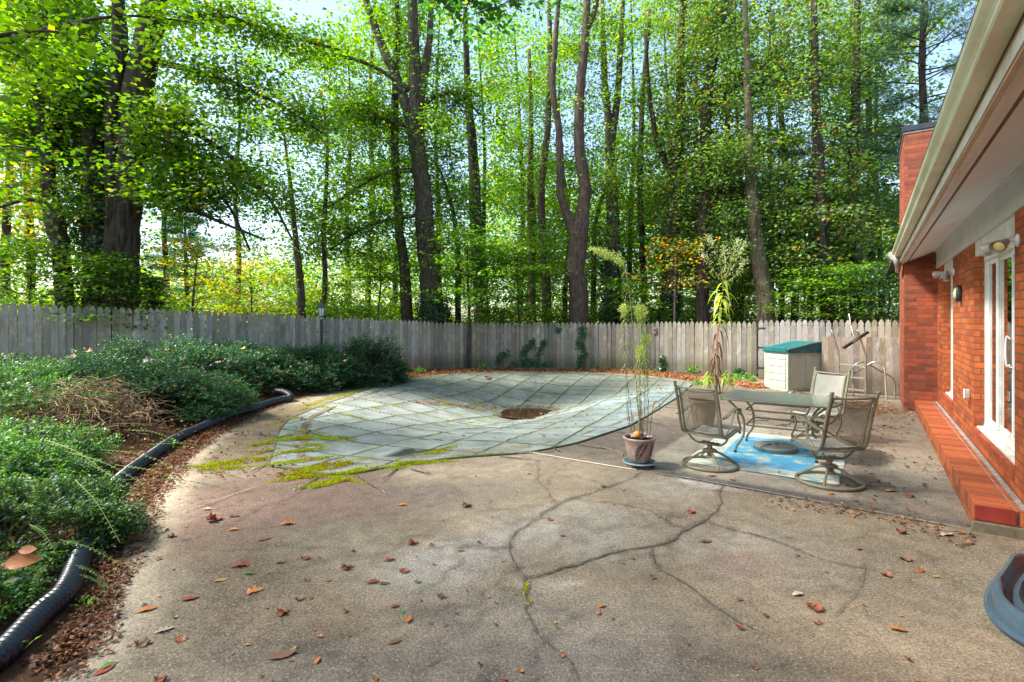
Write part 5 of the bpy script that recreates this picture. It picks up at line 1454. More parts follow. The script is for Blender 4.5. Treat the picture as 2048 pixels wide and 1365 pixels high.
# ------------------------------------------------------------------ moss
mcol = [(.36,.40,.012),(.26,.34,.012),(.44,.42,.02),(.17,.26,.02)]
def moss(label, spots, n_per, seed):
    ps, cs, hs = [], [], []
    r = np.random.default_rng(seed)
    for (px, py, rx, ry, rot, brown) in spots:
        o = G(px, py); n = int(n_per*rx*ry*14)+90
        u_ = r.normal(0,.5,(n,2))*np.array([1.1,1.9]); k = np.hypot(u_[:,0],u_[:,1]) < 1.9*vnoise(u_[:,0]*3+px, u_[:,1]*3, 1.3, seed)+.35; u_ = u_[k]
        ca_, sa_ = math.cos(rot), math.sin(rot)
        x = o.x+(u_[:,0]*rx*ca_-u_[:,1]*ry*sa_); y = o.y+(u_[:,0]*rx*sa_+u_[:,1]*ry*ca_)
        kk = vnoise(x, y, 9, 3) > .22; x, y, u_ = x[kk], y[kk], u_[kk]
        ps.append(np.stack([x,y],1)); hs.append(.02*(1-.7*np.hypot(u_[:,0],u_[:,1])).clip(.15,1)*(.6+.8*vnoise(x,y,14,9)))
        c = palette(mcol, len(x), .15)
        if brown: 
            w = (r.random(len(x)) < brown*vnoise(x,y,3,4)*1.6)[:,None]; c = np.where(w, np.array([.26,.12,.02])*(.7+.6*r.random((len(x),1))), c)
        cs.append(c)
    p = np.concatenate(ps); c = np.concatenate(cs); h = np.concatenate(hs); n = len(p)
    zc, s = cover_height(p[:,0], p[:,1]); ins_ = s < 1
    z = np.where(ins_, zc, .004)+h*r.random(n)
    ax = np.stack([r.normal(0,.6,n), r.normal(0,.6,n), r.uniform(.3,1.2,n)],1)
    L = r.uniform(.008,.022,n)
    v,f,cc_ = leafmesh(np.stack([p[:,0],p[:,1],z],1), ax, r.normal(0,1,(n,3))+np.array([0,-.5,.6]), L, L*.6, c, .1)
    o = npmesh('moss', v, f, M['moss'], None, cc_); tag(o, label, 'moss', None, 'stuff')
moss('thick yellow green moss on the near left tip of the pool cover', [(640,938,.36,.13,.5,.9),(600,948,.2,.08,.4,.5),(655,968,.30,.07,.6,.1),(690,962,.25,.05,-.35,.1),(630,955,.3,.06,.3,.3),(575,960,.22,.05,.5,.2),(690,930,.35,.05,1.0,.1),(705,945,.25,.04,.9,0),(640,973,.12,.04,.6,.0),(600,925,.5,.06,.5,.1)], 5200, 1)
moss('yellow moss on the concrete left of the pool cover tip', [(440,930,.32,.10,.5,.2),(500,922,.32,.07,.3,.5),(415,940,.15,.06,.6,.1),(465,938,.2,.05,.2,.2),(530,905,.3,.035,.9,.3),(520,890,.22,.04,.6,.2),(550,880,.45,.035,1.2,.1)], 5200, 2)
moss('moss ring on a quilt panel of the pool cover', [(610,878,.42,.10,.3,.2),(660,878,.30,.06,-.3,.1),(580,882,.22,.07,.5,.1),(625,866,.26,.05,-.2,.1),(690,874,.25,.03,-.2,.2),(625,892,.26,.05,.2,.1),(590,905,.4,.04,.6,.1),(610,903,.3,.04,.5,0)], 4600, 3)
moss('moss along the near hem of the pool cover', [(850,927,.42,.05,.25,.1),(810,930,.25,.05,.5,.1),(790,938,.18,.05,.4,.1),(890,900,.28,.04,.8,.2),(865,908,.2,.03,.4,.1),(990,911,.22,.02,.3,.1),(725,945,.35,.03,.8,.1),(930,915,.3,.012,.2,.2)], 5200, 4)
sp_ = []
r = random.Random(9)
for k in range(20):
    sp_.append((r.uniform(620,1000), r.uniform(775,850), r.uniform(.12,.35), r.uniform(.02,.05), r.choice((CA,CA+PI/2))+PI/2*0, .2))
for k in range(12):
    pp0, pp1 = ((575,842),(850,753)); u_ = k/11; sp_.append((pp0[0]+(pp1[0]-pp0[0])*u_, pp0[1]+(pp1[1]-pp0[1])*u_**.6, .45, .05, 1.15, .1))
moss('specks of moss along the seams of the pool cover', sp_, 1900, 5)
moss('thin moss growing in the long crack of the concrete', [(1052,1180,.08,.003,1.4,0),(1057,1215,.09,.004,1.4,0)], 9000, 6)

# ------------------------------------------------------------------ single fallen leaves
def leaf_shape(kind, seed):
    r = random.Random(seed)
    if kind == 'oak':
        half = [(0,0),(.05,.10),(.14,.16),(.06,.26),(.24,.34),(.30,.42),(.10,.48),(.30,.60),(.33,.68),(.12,.70),(.16,.84),(.06,.90),(0,1.0)]
    elif kind == 'maple':
        half = [(0,0),(.10,.02),(.34,-.05),(.30,.10),(.52,.22),(.36,.30),(.46,.50),(.24,.46),(.20,.62),(.26,.78),(.10,.76),(0,1.0)]
    else:
        half = [(0,0),(.10,.10),(.20,.28),(.24,.48),(.19,.70),(.09,.88),(0,1.0)]
    b = MB(); cup = r.uniform(.25,1.1); roll = r.uniform(-1,1); tw = r.uniform(-.5,.5)
    def pt(x, y, s):
        xx = x*s; z = cup*xx*xx*1.6+.22*roll*(y-.5)**2+tw*xx*(y-.3)+.035*math.sin(9*y+seed)*abs(xx)*4
        return (xx*(1-.3*abs(cup)*abs(xx)), y-.5, z)
    n = len(half); vs = [pt(0,y,1) for x,y in half]
    R_ = [pt(x,y,1) for x,y in half]; L_ = [pt(x,y,-1) for x,y in half]
    mid = [pt(x*.5,y,1) for x,y in half]; mil = [pt(x*.5,y,-1) for x,y in half]
    b.add(vs+mid+R_+mil+L_, [(i,i+1,n+i+1,n+i) for i in range(n-1)]+[(n+i,n+i+1,2*n+i+1,2*n+i) for i in range(n-1)]+[(i+1,i,3*n+i,3*n+i+1) for i in range(n-1)]+[(3*n+i+1,3*n+i,4*n+i,4*n+i+1) for i in range(n-1)])
    b.tube([(0,-.5,pt(0,0,1)[2]),(.03*roll,-.62,.02),(.06*roll,-.74,.0)], .008, 4, False)
    zmin = min(p[2] for p in b.v); b.v = [(p[0],p[1],p[2]-zmin) for p in b.v]
    return b
def leaf_mat(nm, c1, c2): return mat_simple(nm, c1, c2, 9, .55, bump=.1)
LM = {'tan':leaf_mat('magnolia_leaf',(.42,.15,.03),(.34,.10,.02)),'rust':leaf_mat('rust_leaf',(.30,.085,.03),(.22,.055,.02)),'orange':leaf_mat('orange_leaf',(.50,.20,.05),(.42,.13,.035)),'brown':leaf_mat('brown_leaf',(.13,.065,.04),(.20,.09,.045)),'red':leaf_mat('red_leaf',(.33,.055,.025),(.22,.035,.02)),'green':leaf_mat('green_leaf',(.12,.25,.05),(.08,.18,.04)),'pale':leaf_mat('pale_leaf',(.50,.40,.32),(.42,.30,.24)),'gold':leaf_mat('gold_leaf',(.42,.27,.06),(.30,.17,.05))}
LME = {}
for kd in ('oak','maple','oval'):
    for sd in range(3):
        for cn, m_ in LM.items():
            LME[(kd,sd,cn)] = None
def leaf_me(kd, sd, cn):
    if LME[(kd,sd,cn)] is None:
        o = leaf_shape(kd, sd*7+len(kd)).build('fallen_leaf', LM[cn], None, True); LME[(kd,sd,cn)] = o.data; bpy.data.objects.remove(o)
    return LME[(kd,sd,cn)]
def put_leaf(px, py, L, kd, sd, cn, rot, label, tilt=0, z=.006, group='fallen leaves scattered on the concrete'):
    p = G(px, py); o = bpy.data.objects.new('fallen_leaf', leaf_me(kd, sd, cn)); C.objects.link(o)
    o.location = (p.x, p.y, z); o.scale = (L,)*3; o.rotation_euler = (tilt, 0, rot); tag(o, label, 'leaf', group)
R4 = lambda x, y: (200+x/2.56, 1000+y/2.56)
R5 = lambda x, y: (1000+x/2.276, 900+y/2.276)
KL = [ (R4(778,475),.135,'oak',0,'orange',-.9,'bright orange oak leaf lying flat on the concrete, alone left of the centre'),
 (R4(725,340),.15,'oak',1,'rust',-1.1,'rust oak leaf with a torn edge just behind the bright orange oak leaf'),
 (R4(765,382),.09,'oak',2,'green',-1.2,'olive oak leaf tucked in front of the torn rust oak leaf'),
 (R4(462,512),.10,'oval',1,'red',-1.2,'red curled leaf left of the bright orange oak leaf'),
 (R4(240,568),.11,'oval',0,'orange',-1.1,'narrow orange leaf near the slab edge'),
 (R4(325,675),.10,'oak',2,'pale',-.8,'pale pinkish oak leaf near the lower left corner of the slab'),
 (R4(225,735),.08,'maple',0,'brown',.3,'dark brown curled leaf lowest but one at the left'),
 (R4(402,720),.07,'maple',1,'rust',.8,'folded rust leaf right of the pale pinkish oak leaf'),
 (R4(935,800),.14,'oval',2,'brown',-1.0,'large crumpled dark leaf with a yellow tip near the bottom of the picture'),
 (R4(985,775),.06,'oval',1,'gold',-.4,'small golden leaf behind the large crumpled dark leaf'),
 (R4(1112,826),.06,'oval',0,'orange',.2,'orange oval leaf near the bottom, right of the large crumpled leaf'),
 (R4(1578,615),.085,'oval',2,'orange',.2,'golden orange curled leaf right of the centre bottom'),
 (R4(1545,575),.045,'oval',0,'green',.1,'small bright green leaf beside the golden orange curled leaf'),
 (R4(1508,548),.06,'oval',1,'rust',-1.0,'rust leaf behind the small bright green leaf'),
 (R4(1745,495),.06,'maple',2,'brown',0,'dark curled leaf alone on grey aggregate right of the centre'),
 (R4(1620,420),.05,'maple',0,'green',.4,'green maple leaf on the concrete'),
 (R4(1400,425),.09,'oval',0,'rust',-1.3,'long rust leaf pointing to the green maple leaf'),
 (R4(1455,432),.07,'oval',2,'brown',-1.3,'brown curled leaf touching the long rust leaf'),
 (R4(1550,365),.08,'maple',1,'rust',.5,'rust crumpled leaf behind the green maple leaf'),
 (R4(1272,350),.08,'maple',2,'rust',-.5,'rust curled leaf standing on edge near the centre'),
 (R4(1052,300),.07,'maple',0,'rust',.2,'cupped rust leaf behind the olive oak leaf'),
 (R4(1480,312),.09,'oak',2,'red',-1.2,'dark red ragged leaf with a long stalk'),
 (R4(945,580),.075,'maple',1,'rust',-.7,'rust curled leaf below the pair of small dark leaves'),
 (R4(1012,512),.06,'maple',2,'brown',1.2,'dark brown curl right of the bright orange oak leaf'),
 (R4(1080,508),.04,'oval',0,'rust',0,'small rust leaf beside the dark brown curl'),
 (R4(1060,415),.07,'oak',0,'brown',.9,'brown ragged leaf at the middle of the left slab'),
 (R4(962,125),.14,'oak',1,'orange',-1.2,'orange oak leaf with a dark leaf on top, farther back'),
 (R4(955,112),.05,'maple',0,'red',.2,'dark red curl lying on the farther orange oak leaf'),
 (R4(595,105),.13,'maple',2,'red',-1.1,'large red maple leaf near the pale edge of the slab'),
 (R4(685,85),.10,'oval',2,'brown',-1.2,'long brown leaf right of the large red maple leaf'),
 (R4(330,155),.09,'oval',1,'pale',.2,'pale folded leaf near the slab edge'),
 (R4(548,50),.08,'oval',0,'pale',-1.3,'whitish leaf on the brown stained slab'),
 (R4(685,155),.08,'oval',0,'orange',-1.3,'orange narrow leaf behind the cupped rust leaf'),
 (R4(375,190),.07,'maple',1,'brown',-1.2,'brown curled leaf left of the orange narrow leaf'),
 (R4(840,205),.10,'oval',2,'brown',-.9,'dark twisted leaf with a raised tip'),
 (R4(20,880),.09,'oval',2,'red',-.5,'maroon leaf cut by the lower left litter'),
 (R4(45,855),.08,'oval',0,'green',-.6,'half green leaf leaning on the maroon leaf'),
 (R4(1885,32),.10,'maple',1,'brown',-1.0,'dark leaf halfway to the pool cover'),
 (R4(1548,28),.09,'oak',0,'orange',-1.2,'tan oak leaf near the pool cover moss'),
 (R4(1845,262),.06,'oval',1,'orange',-1.4,'small orange leaf on the pale scuffed concrete'),
 (R4(1610,225),.08,'maple',2,'rust',-1.2,'two toned rust leaf at the left of the crack'),
 (R4(620,415),.09,'oval',2,'gold',-1.0,'twisted khaki leaf left of the olive oak leaf'),
 (R4(925,325),.07,'oval',1,'brown',-1.3,'dark green brown leaf beside the cupped rust leaf'),
 (R4(1123,298),.04,'oval',0,'rust',.5,'small bright rust leaf right of the cupped rust leaf'),
 (R4(375,358),.035,'oval',1,'orange',.2,'small golden fleck near the left edge of the slab'),
 (R4(318,920),.06,'maple',0,'rust',.2,'pinkish brown leaf at the bottom edge of the picture'),
 (R4(1408,920),.05,'oval',0,'rust',.2,'rust leaf cut by the bottom edge of the picture'),
 (R4(1510,730),.07,'oval',2,'brown',-1.0,'brown rolled leaf above the bottom centre'),
 (R5(938,420),.10,'oval',2,'brown',-1.25,'dark folded leaf with a stalk inside the ring of cracks'),
 (R5(878,288),.075,'maple',0,'red',-1.2,'bright red leaf just left of the widest crack'),
 (R5(225,318),.06,'maple',1,'rust',0,'pinkish rust leaf near the left crack'),
 (R5(287,394),.05,'oval',2,'red',-1.2,'red leaf below the pinkish rust leaf'),
 (R5(747,313),.04,'oval',0,'orange',0,'small orange leaf sitting on a thin crack'),
 (R5(1355,660),.08,'oval',0,'pale',-1.4,'pale pink leaf left of the round orange leaf'),
 (R5(1420,718),.10,'maple',0,'rust',.2,'round orange brown leaf, largest at the right of the slab'),
 (R5(465,715),.06,'oval',1,'orange',-1.2,'orange leaf lying over a green one below the white scar'),
 (R5(450,748),.045,'oval',0,'orange',-.7,'small orange leaf just below the pair under the white scar'),
 (R5(1832,378),.09,'maple',2,'red',-1.2,'dark red leaf near the corner of the upper slab'),
 (R5(1835,500),.08,'maple',1,'brown',.3,'nearly black crumpled leaf towards the brick step'),
 (R5(1910,555),.09,'oak',0,'rust',-1.2,'rust oak leaf right of the nearly black leaf'),
 (R5(1635,455),.06,'oval',0,'rust',-1.2,'thin rust leaf beside the right crack'),
 (R5(1815,822),.09,'oval',1,'orange',-1.8,'long orange leaf near the blue plastic tub'),
 (R5(965,122),.12,'oak',2,'orange',-1.25,'orange oak leaf between the left swivel chair and the slab joint'),
 (R5(1057,140),.06,'maple',0,'rust',.2,'rust leaf right of the oak leaf on the dark joint band'),
 (R5(1505,203),.09,'oak',1,'orange',-1.3,'orange leaf in front of the near chair ring'),
 (R5(1870,213),.09,'maple',1,'rust',-1.0,'rust leaf on the upper slab beside the step'),
 (R5(1780,190),.12,'oval',0,'gold',-1.35,'long tan leaf on the upper slab'),
 (R5(475,170),.06,'maple',2,'brown',-1.1,'dark leaf on a crack in front of the fern pot'),
 (R5(560,183),.05,'maple',0,'gold',-.6,'small khaki leaf in front of the fern pot'),
 (R5(130,110),.08,'oak',1,'gold',-1.3,'flat tan leaf near the white cord'),
 (R5(560,520),.035,'oval',0,'rust',0,'tiny rust fleck inside the lower crack loop'),
 (R5(1085,810),.05,'maple',2,'red',0,'maroon curl at the end of the lower crack'),
 (R5(1090,685),.045,'oval',1,'brown',-1,'small brown leaf beside the diagonal crack'),
 (R5(1750,573),.07,'maple',0,'rust',.4,'upright rust leaf below the right crack end'),
 (R5(1985,580),.06,'oval',2,'gold',-1.3,'olive leaf beyond the right crack end'),
 (R5(2030,390),.13,'oak',2,'pale',-1.2,'pale oak leaf in the litter by the slab corner'),
]
for (pxy, L, kd, sd, cn, rot, lab) in KL:
    put_leaf(pxy[0], pxy[1], L*1.05, kd, sd, cn, rot+rnd.uniform(-.2,.2), lab, rnd.uniform(-.12,.12))
r = random.Random(31)
cnt = 0
while cnt < 110:
    px, py = r.uniform(230, 1950), 900+465*r.random()**.8
    g_ = G(px, py)
    if sdist(np.array([g_.x]), np.array([g_.y]), DECK)[0] > -.1 or inside(np.array([g_.x]), np.array([g_.y]), COVER)[0]: continue
    if px > 1050 and r.random() < .45: continue
    if 1330 < px < 1740 and py < 990: continue
    if px > 1880 and py > 1100: continue
    dd_ = -g_.y*(-.565)
    put_leaf(px, py, r.uniform(.02,.042), r.choice(('oak','maple','oval')), r.randrange(3), r.choice(('rust','brown','red','orange','gold','rust')), r.random()*6.28, 'tiny withered leaf or leaf scrap on the concrete, one of the smallest ones', r.uniform(-.2,.2), group='tiny leaf scraps on the concrete'); cnt += 1
for (px, py, L, kd, cn, lab) in ((1843,815,.11,'oak','pale','pale curled leaf in the corner of the step and the chimney'),):
    pass
put_leaf(975,772,.3,'oak',1,'rust',-1.0,'',0) if False else None
# leaves lying on shrubs
def rest_leaf(px, py, Y, L, kd, sd, cn, rot, label, tilt=.5):
    p = P(px, py, Y); o = bpy.data.objects.new('fallen_leaf', leaf_me(kd, sd, cn)); C.objects.link(o)
    o.location = p; o.scale = (L,)*3; o.rotation_euler = (.12, tilt, -1.5+.5*math.sin(rot*3)); tag(o, label, 'leaf', 'leaves caught on the shrubs')
rest_leaf(42,1125,3.10,.20,'oval',0,'tan',-1.45,'large glossy orange magnolia leaf lying on the nearest shrub',.75)
rest_leaf(56,1100,3.13,.11,'oval',2,'tan',-1.1,'smaller curled orange leaf behind the large magnolia leaf',.9)
rest_leaf(26,1160,3.05,.07,'oval',1,'pale',.5,'greyish pink dead leaf hanging below the large magnolia leaf',.9)
for k, (px, py, Y, L, cn) in enumerate(((143,714,10.3,.22,'rust'),(180,703,10.9,.16,'orange'),(226,733,9.8,.16,'orange'),(297,817,8.1,.12,'orange'),(404,778,9.0,.14,'orange'),(385,788,8.9,.1,'rust'),(486,697,11.6,.17,'gold'),(300,722,9.9,.18,'pale'),(437,725,10.6,.14,'rust'),(65,747,9.2,.15,'pale'),(370,735,10.2,.12,'orange'),(520,770,11.2,.14,'rust'),(560,745,12.2,.15,'orange'),(505,790,10.6,.14,'rust'),(690,722,13.0,.15,'orange'),(245,758,9.0,.12,'gold'),(200,780,8,.1,'orange'),(335,700,10.8,.12,'rust'))):
    rest_leaf(px, py, Y-.35, L, ('oak','maple')[k % 2], k % 3, cn, k*1.3, 'orange or brown autumn leaf caught on top of a dark shrub in the bed', .6)
# big leaf on the cover
p = G(977,770); o = bpy.data.objects.new('fallen_leaf', leaf_me('maple',1,'red')); C.objects.link(o); zc = cover_height(np.array([.0]), np.array([14.4]))[0][0]
q = G(973,754,-.02); o.location = (q.x, q.y, float(cover_height(np.array([q.x]),np.array([q.y]))[0][0])+.01); o.scale = (.34,.2,.25); o.rotation_euler = (0,0,1.2); tag(o, 'large red brown leaf on the far slope of the pool cover', 'leaf')
# sticks and stray twigs
for (pts, r_, lab) in (([(388,885),(405,870),(372,862)], .006, 'pale bent stick lying beside the drain pipe'), ([(1036,907),(1075,905),(1108,903)], .008, 'short brown stick beside the near hem of the pool cover'), ([(855,1330),(870,1322),(880,1315)], .003, 'thin bare twig near the bottom of the picture'), ([(1245,912),(1240,905),(1190,893)], .006, 'dark stick between the fern pot and the pool cover'),([(40,1220),(70,1200),(90,1180)],.006,'dead stick poking out above the drain pipe')):
    b = MB(); q = [G(x, y, .012) for x, y in pts]; b.tube(cr(q,4), r_, 5); o = b.build('stick', M['twig_pale'], None, True); tag(o, lab, 'stick')

# ------------------------------------------------------------------ the weeds in the pot, tall weed by the fence
def weed_leaves(q, n, L, cols, parent, name, droop=.3, u0=.2, u1=1.0, wd=.16, mat='leaf', curl=True):
    """narrow leaves along a stem polyline"""
    b_v, b_f, b_c = [], [], []
    for k in range(n):
        u_ = u0+(u1-u0)*(k+rnd.random()*.7)/n; i = min(len(q)-2, int(u_*(len(q)-1))); p = np.array(q[i].lerp(q[i+1], min(1,u_*(len(q)-1)-i)))
        a = k*2.4+rnd.uniform(-.3,.3); l = L*rnd.uniform(.65,1.2); d_ = np.array([math.cos(a), math.sin(a), 0]); s = np.array([-d_[1], d_[0], 0])
        col = np.array(rnd.choice(cols))*rnd.uniform(.8,1.2); m = 5; o_ = len(b_v)
        for j in range(m+1):
            t_ = j/m; c_ = p+d_*l*(t_-.25*droop*t_*t_)+np.array([0,0,l*(.45*t_-(.45+droop)*t_*t_)]); w_ = l*wd*.5*math.sin(PI*min(1,.12+.88*t_))+.0005
            b_v += [c_+s*w_, c_-s*w_]; b_c += [col, col]
            if j: b_f.append((o_+2*j-2, o_+2*j-1, o_+2*j+1, o_+2*j))
    return npmesh(name, np.array(b_v), np.array(b_f), M[mat], parent, np.array(b_c))
wd = thing('potted_weed', 'tall thin weed stems with pale feathery seed heads growing out of the fern pot', 'weed', (pb.x,pb.y,.325), 0)
W0 = Vector(wd.location)
PY = pb.y
stems = [([(1280,880),(1275,800),(1268,720),(1264,640),(1258,580),(1250,545),(1238,525),(1212,510),(1180,497)], .0075, 1),
 ([(1279,880),(1280,760),(1279,680),(1277,610)], .004, 1), ([(1272,882),(1262,820),(1254,760),(1250,690),(1249,640),(1247,610)], .0035, 1),
 ([(1284,880),(1290,800),(1289,720),(1288,650),(1285,612)], .0035, 1), ([(1292,882),(1296,820),(1295,760),(1293,700),(1292,670)], .003, 1), ([(1270,880),(1258,840),(1253,790),(1250,740)], .003, 0), ([(1285,882),(1281,830),(1277,780)], .003, 0), ([(1276,880),(1279,850),(1281,800),(1278,740),(1283,690)], .003, 1)]
for k, (pts, r_, hd) in enumerate(stems):
    Yk = PY+rnd.uniform(-.07,.07); q = [P(x, y, Yk)-W0 for x, y in pts]; q[0] = Vector((q[0].x, q[0].y, -.02)); q = cr(q, 6)
    b = MB(); b.tube(q, [r_*(1-.6*i/len(q)) for i in range(len(q))], 5, False)
    s = b.build('stem', M['stem'] if k in (0,1) else M['stem_dry'], wd, True, fix=False)
    weed_leaves(q, 46, .05, [(.20,.14,.07),(.14,.10,.06)], s, 'withered_leaves', 1.6, .06, .6, .10, 'litter')
    if hd:
        weed_leaves(q, 90, .085, [(.36,.44,.12),(.46,.50,.20),(.28,.38,.10)], s, 'narrow_leaves', .5, .45 if k else .35, .95, .09)
        # seed head: short fuzzy side shoots
        n = 1100 if k == 0 else 420; u0 = .70 if k == 0 else .84
        uu = u0+(1-u0)*rng.random(n); ii = np.minimum(len(q)-2, (uu*(len(q)-1)).astype(int)); Q = np.array([tuple(p) for p in q]); fr2 = (uu*(len(q)-1)-ii)[:,None]
        base = Q[ii]*(1-fr2)+Q[ii+1]*fr2; d_ = rng.normal(0,1,(n,3)); d_[:,2] = abs(d_[:,2])*.5-.1; d_ = unit(d_)
        rr_ = (.115 if k == 0 else .065)*rng.random((n,1))*np.sin(PI*np.clip((uu-u0)/(1-u0),.05,.95))[:,None]
        pos = base+d_*rr_
        v,f,c = leafmesh(pos, d_+rng.normal(0,.5,(n,3)), rng.normal(0,1,(n,3)), rng.uniform(.014,.034,n), rng.uniform(.006,.013,n), palette([(.50,.56,.18),(.62,.62,.30),(.42,.50,.12)], n))
        npmesh('seed_head', v, f, M['leaf'], s, c)
q = G(1432, 787); fw = thing('tall_weed', 'very tall wilting weed with drooping red lower leaves in front of the fence', 'weed', (q.x,q.y,0), 0)
FW = Vector(fw.location); FY = FW.y
main = [(1432,787),(1430,740),(1433,700),(1438,650),(1440,620),(1445,590),(1447,560)]
q = [P(x,y,FY)-FW for x,y in main]; q[0].z = 0; q = cr(q, 6); b = MB(); b.tube(q, [.014*(1-.5*i/len(q)) for i in range(len(q))], 7, False); s = b.build('stem', M['stem'], fw, True, fix=False)
weed_leaves(q, 34, .34, [(.16,.045,.03),(.22,.09,.04),(.13,.06,.035)], s, 'withered_leaves', 1.5, .08, .52, .13, 'litter')
weed_leaves(q, 30, .40, [(.30,.38,.06),(.42,.46,.08),(.24,.34,.06)], s, 'green_leaves', .75, .50, 1.0, .17)
for pts in ([(1447,570),(1420,530),(1400,495)],[(1447,575),(1462,540),(1480,505),(1492,480)],[(1447,580),(1475,548),(1490,520)],[(1446,580),(1440,530),(1425,490),(1415,470)],[(1447,580),(1450,530),(1447,490)],[(1450,560),(1470,500),(1478,478)]):
    Yk = FY+rnd.uniform(-.25,.25); qq = cr([q[-3]]+[P(x,y,Yk)-FW for x,y in pts[1:]], 8); b = MB(); b.tube(qq, [.006*(1-.7*i/len(qq)) for i in range(len(qq))], 5, False); bs = b.build('side_stem', M['stem'], fw, True, fix=False)
    weed_leaves(qq, 26, .12, [(.26,.38,.08),(.34,.44,.12)], bs, 'small_leaves', .4, .15, 1.0, .12)
    n = 110; Q = np.array([tuple(p) for p in qq]); ii = (rng.beta(3,1.2,n)*(len(qq)-1)).astype(int); pos = Q[ii]+rng.normal(0,.05,(n,3))
    v,f,c = leafmesh(pos, rng.normal(0,1,(n,3)), rng.normal(0,1,(n,3)), .03, .015, palette([(.55,.55,.40),(.62,.60,.50)], n)); npmesh('flower_spray', v,f,M['leaf'],bs,c)
bc = MB(); n = 180
for (dx, dy, hh) in ((-.22,-.05,.42),(-.12,.1,.5),(.16,-.08,.46),(.26,.05,.52),(.36,.0,.4)):
    qq = cr([Vector((dx*.6,dy,0)),Vector((dx*.9,dy,hh*.6)),Vector((dx*1.15,dy,hh))],5); b = MB(); b.tube(qq,.005,5,False); bs = b.build('basal_shoot', M['stem'], fw, True, fix=False)
    weed_leaves(qq, 20, .20, [(.36,.48,.09),(.46,.55,.14),(.26,.38,.07)], bs, 'shoot_leaves', .6, .35, 1.0, .2)

# small green weeds and ivy on the fence
def tuft(px, py, n, L, label, Y=None, cols=((.10,.22,.05),(.16,.30,.06))):
    g_ = G(px, py); g_.z = max(0, H(g_.x, g_.y)); o = thing('weed_tuft', label, 'weed', g_, 0, 'small weeds and seedlings')
    p = rng.normal(0,L*.7,(n,3)); p[:,2] = abs(p[:,2])*.8+.01
    v,f,c = leafmesh(p, unit(p+1e-3)+rng.normal(0,.4,(n,3)), np.array([0,0,1.0])+rng.normal(0,.5,(n,3)), L*rng.uniform(.7,1.3,n), L*.5, palette(list(cols), n)); npmesh('leaves', v,f,M['leaf'],o,c)
    b = MB()
    for k in range(5): b.tube([(0,0,-.01), tuple(p[k])], .003, 4, False)
    b.build('stems', M['stem'], o, fix=False)
tuft(805,745,260,.11,'bright green weed tuft at the right foot of the shrub mound')
tuft(838,748,120,.09,'green weed at the fence foot right of the bright tuft')
tuft(965,741,90,.10,'small weed at the fence foot left of the ivy bed')
tuft(1190,741,120,.10,'light green weed at the fence foot right of the snaking ivy')
tuft(1322,744,120,.11,'pale green weed at the fence foot between the two tall weeds')
tuft(1385,748,140,.11,'broad leaved weed at the fence foot left of the wilting weed')
tuft(1395,770,70,.08,'small weed at the far right tip of the pool cover')
tuft(1500,762,110,.09,'green weed below the lowest gate hinge')
tuft(1480,759,90,.10,'dark weed at the foot of the gate')
tuft(330,905,110,.06,'bright seedlings by the bend of the drain pipe')
tuft(165,1220,14,.03,'tiny seedling in the litter between pipe and slab'); tuft(178,1224,12,.028,'second tiny seedling in the litter right beside the first'); tuft(25,1328,10,.05,'three leaved seedling at the very left below the pipe')
def on_fence(px, py):
    """point on the yard face of the back fence"""
    best = None
    segs = [((-2.77,17.7),(-.42,18.2)),((-.42,18.2),(4.72,17.2)),((4.72,17.2),alongv(6.9))]
    k = (px-HX)/FOC
    for (a, e) in segs:
        dx, dy = e[0]-a[0], e[1]-a[1]; s_ = (k*a[1]-a[0])/(dx-k*dy)
        if -.02 <= s_ <= 1.02: best = a[1]+dy*s_
    return P(px, py, best-.03)
def ivy(label, pts, n, L, spread=.07):
    q = [on_fence(*p) for p in pts]; o = thing('ivy_vine', label, 'ivy', q[0], 0, 'ivy strands climbing the fence'); q = [p-Vector(o.location) for p in q]; q = cr(q, 6)
    b = MB(); b.tube(q, .006, 5, False); b.build('vine_stem', M['twig'], o, fix=False)
    Q = np.array([tuple(p) for p in q]); ii = rng.integers(0,len(q),n); pos = Q[ii]+rng.normal(0,spread,(n,3))*np.array([1,.25,1])-np.array([0,.03,0])
    v,f,c = leafmesh(pos, np.stack([rng.normal(0,.6,n),rng.normal(-.3,.2,n),rng.normal(-.5,.4,n)],1), np.array([0,-1.0,.4])+rng.normal(0,.35,(n,3)), L*rng.uniform(.7,1.2,n), L*rng.uniform(.7,1.1,n), palette([(.035,.095,.03),(.05,.13,.035),(.03,.07,.03)], n)); npmesh('ivy_leaves', v,f,M['leaf_gloss'],o,c)
ivy('snaking ivy strand below the curved trunk', [(1157,736),(1160,722),(1168,710),(1166,697),(1157,690),(1163,684)], 240, .085, .06)
ivy('small ivy patch high on the fence below the curved trunk', [(1162,672),(1166,663),(1163,655)], 110, .085, .06)
ivy('ivy strand leaning right over the boards, right of the longest one', [(1072,722),(1078,705),(1086,690),(1088,684)], 130, .08, .05)
ivy('ivy strand ending in a bushy tip left of its twin', [(1040,710),(1052,700),(1062,690),(1065,680)], 130, .08, .05)
ivy('low ivy carpet strip at the foot of the fence', [(1022,735),(1045,733),(1070,732),(1098,734)], 330, .09, .08)
ivy('bushy ivy clump above the low ivy carpet', [(1045,728),(1052,722),(1060,726)], 140, .09, .07)
ivy('small ivy clump on the boards at the left', [(995,722),(1003,712),(1015,707)], 80, .085, .06)
ivy('ivy wisp at the top of the fence right of the lantern side', [(1115,662),(1118,655)], 40, .07, .05)
ivy('upright ivy seedling behind the fern pot stems', [(1325,742),(1322,728),(1324,716)], 90, .09, .05)
ivy('ivy clump under the lowest gate hinge', [(1470,748),(1476,744),(1482,746)], 90, .09, .06)
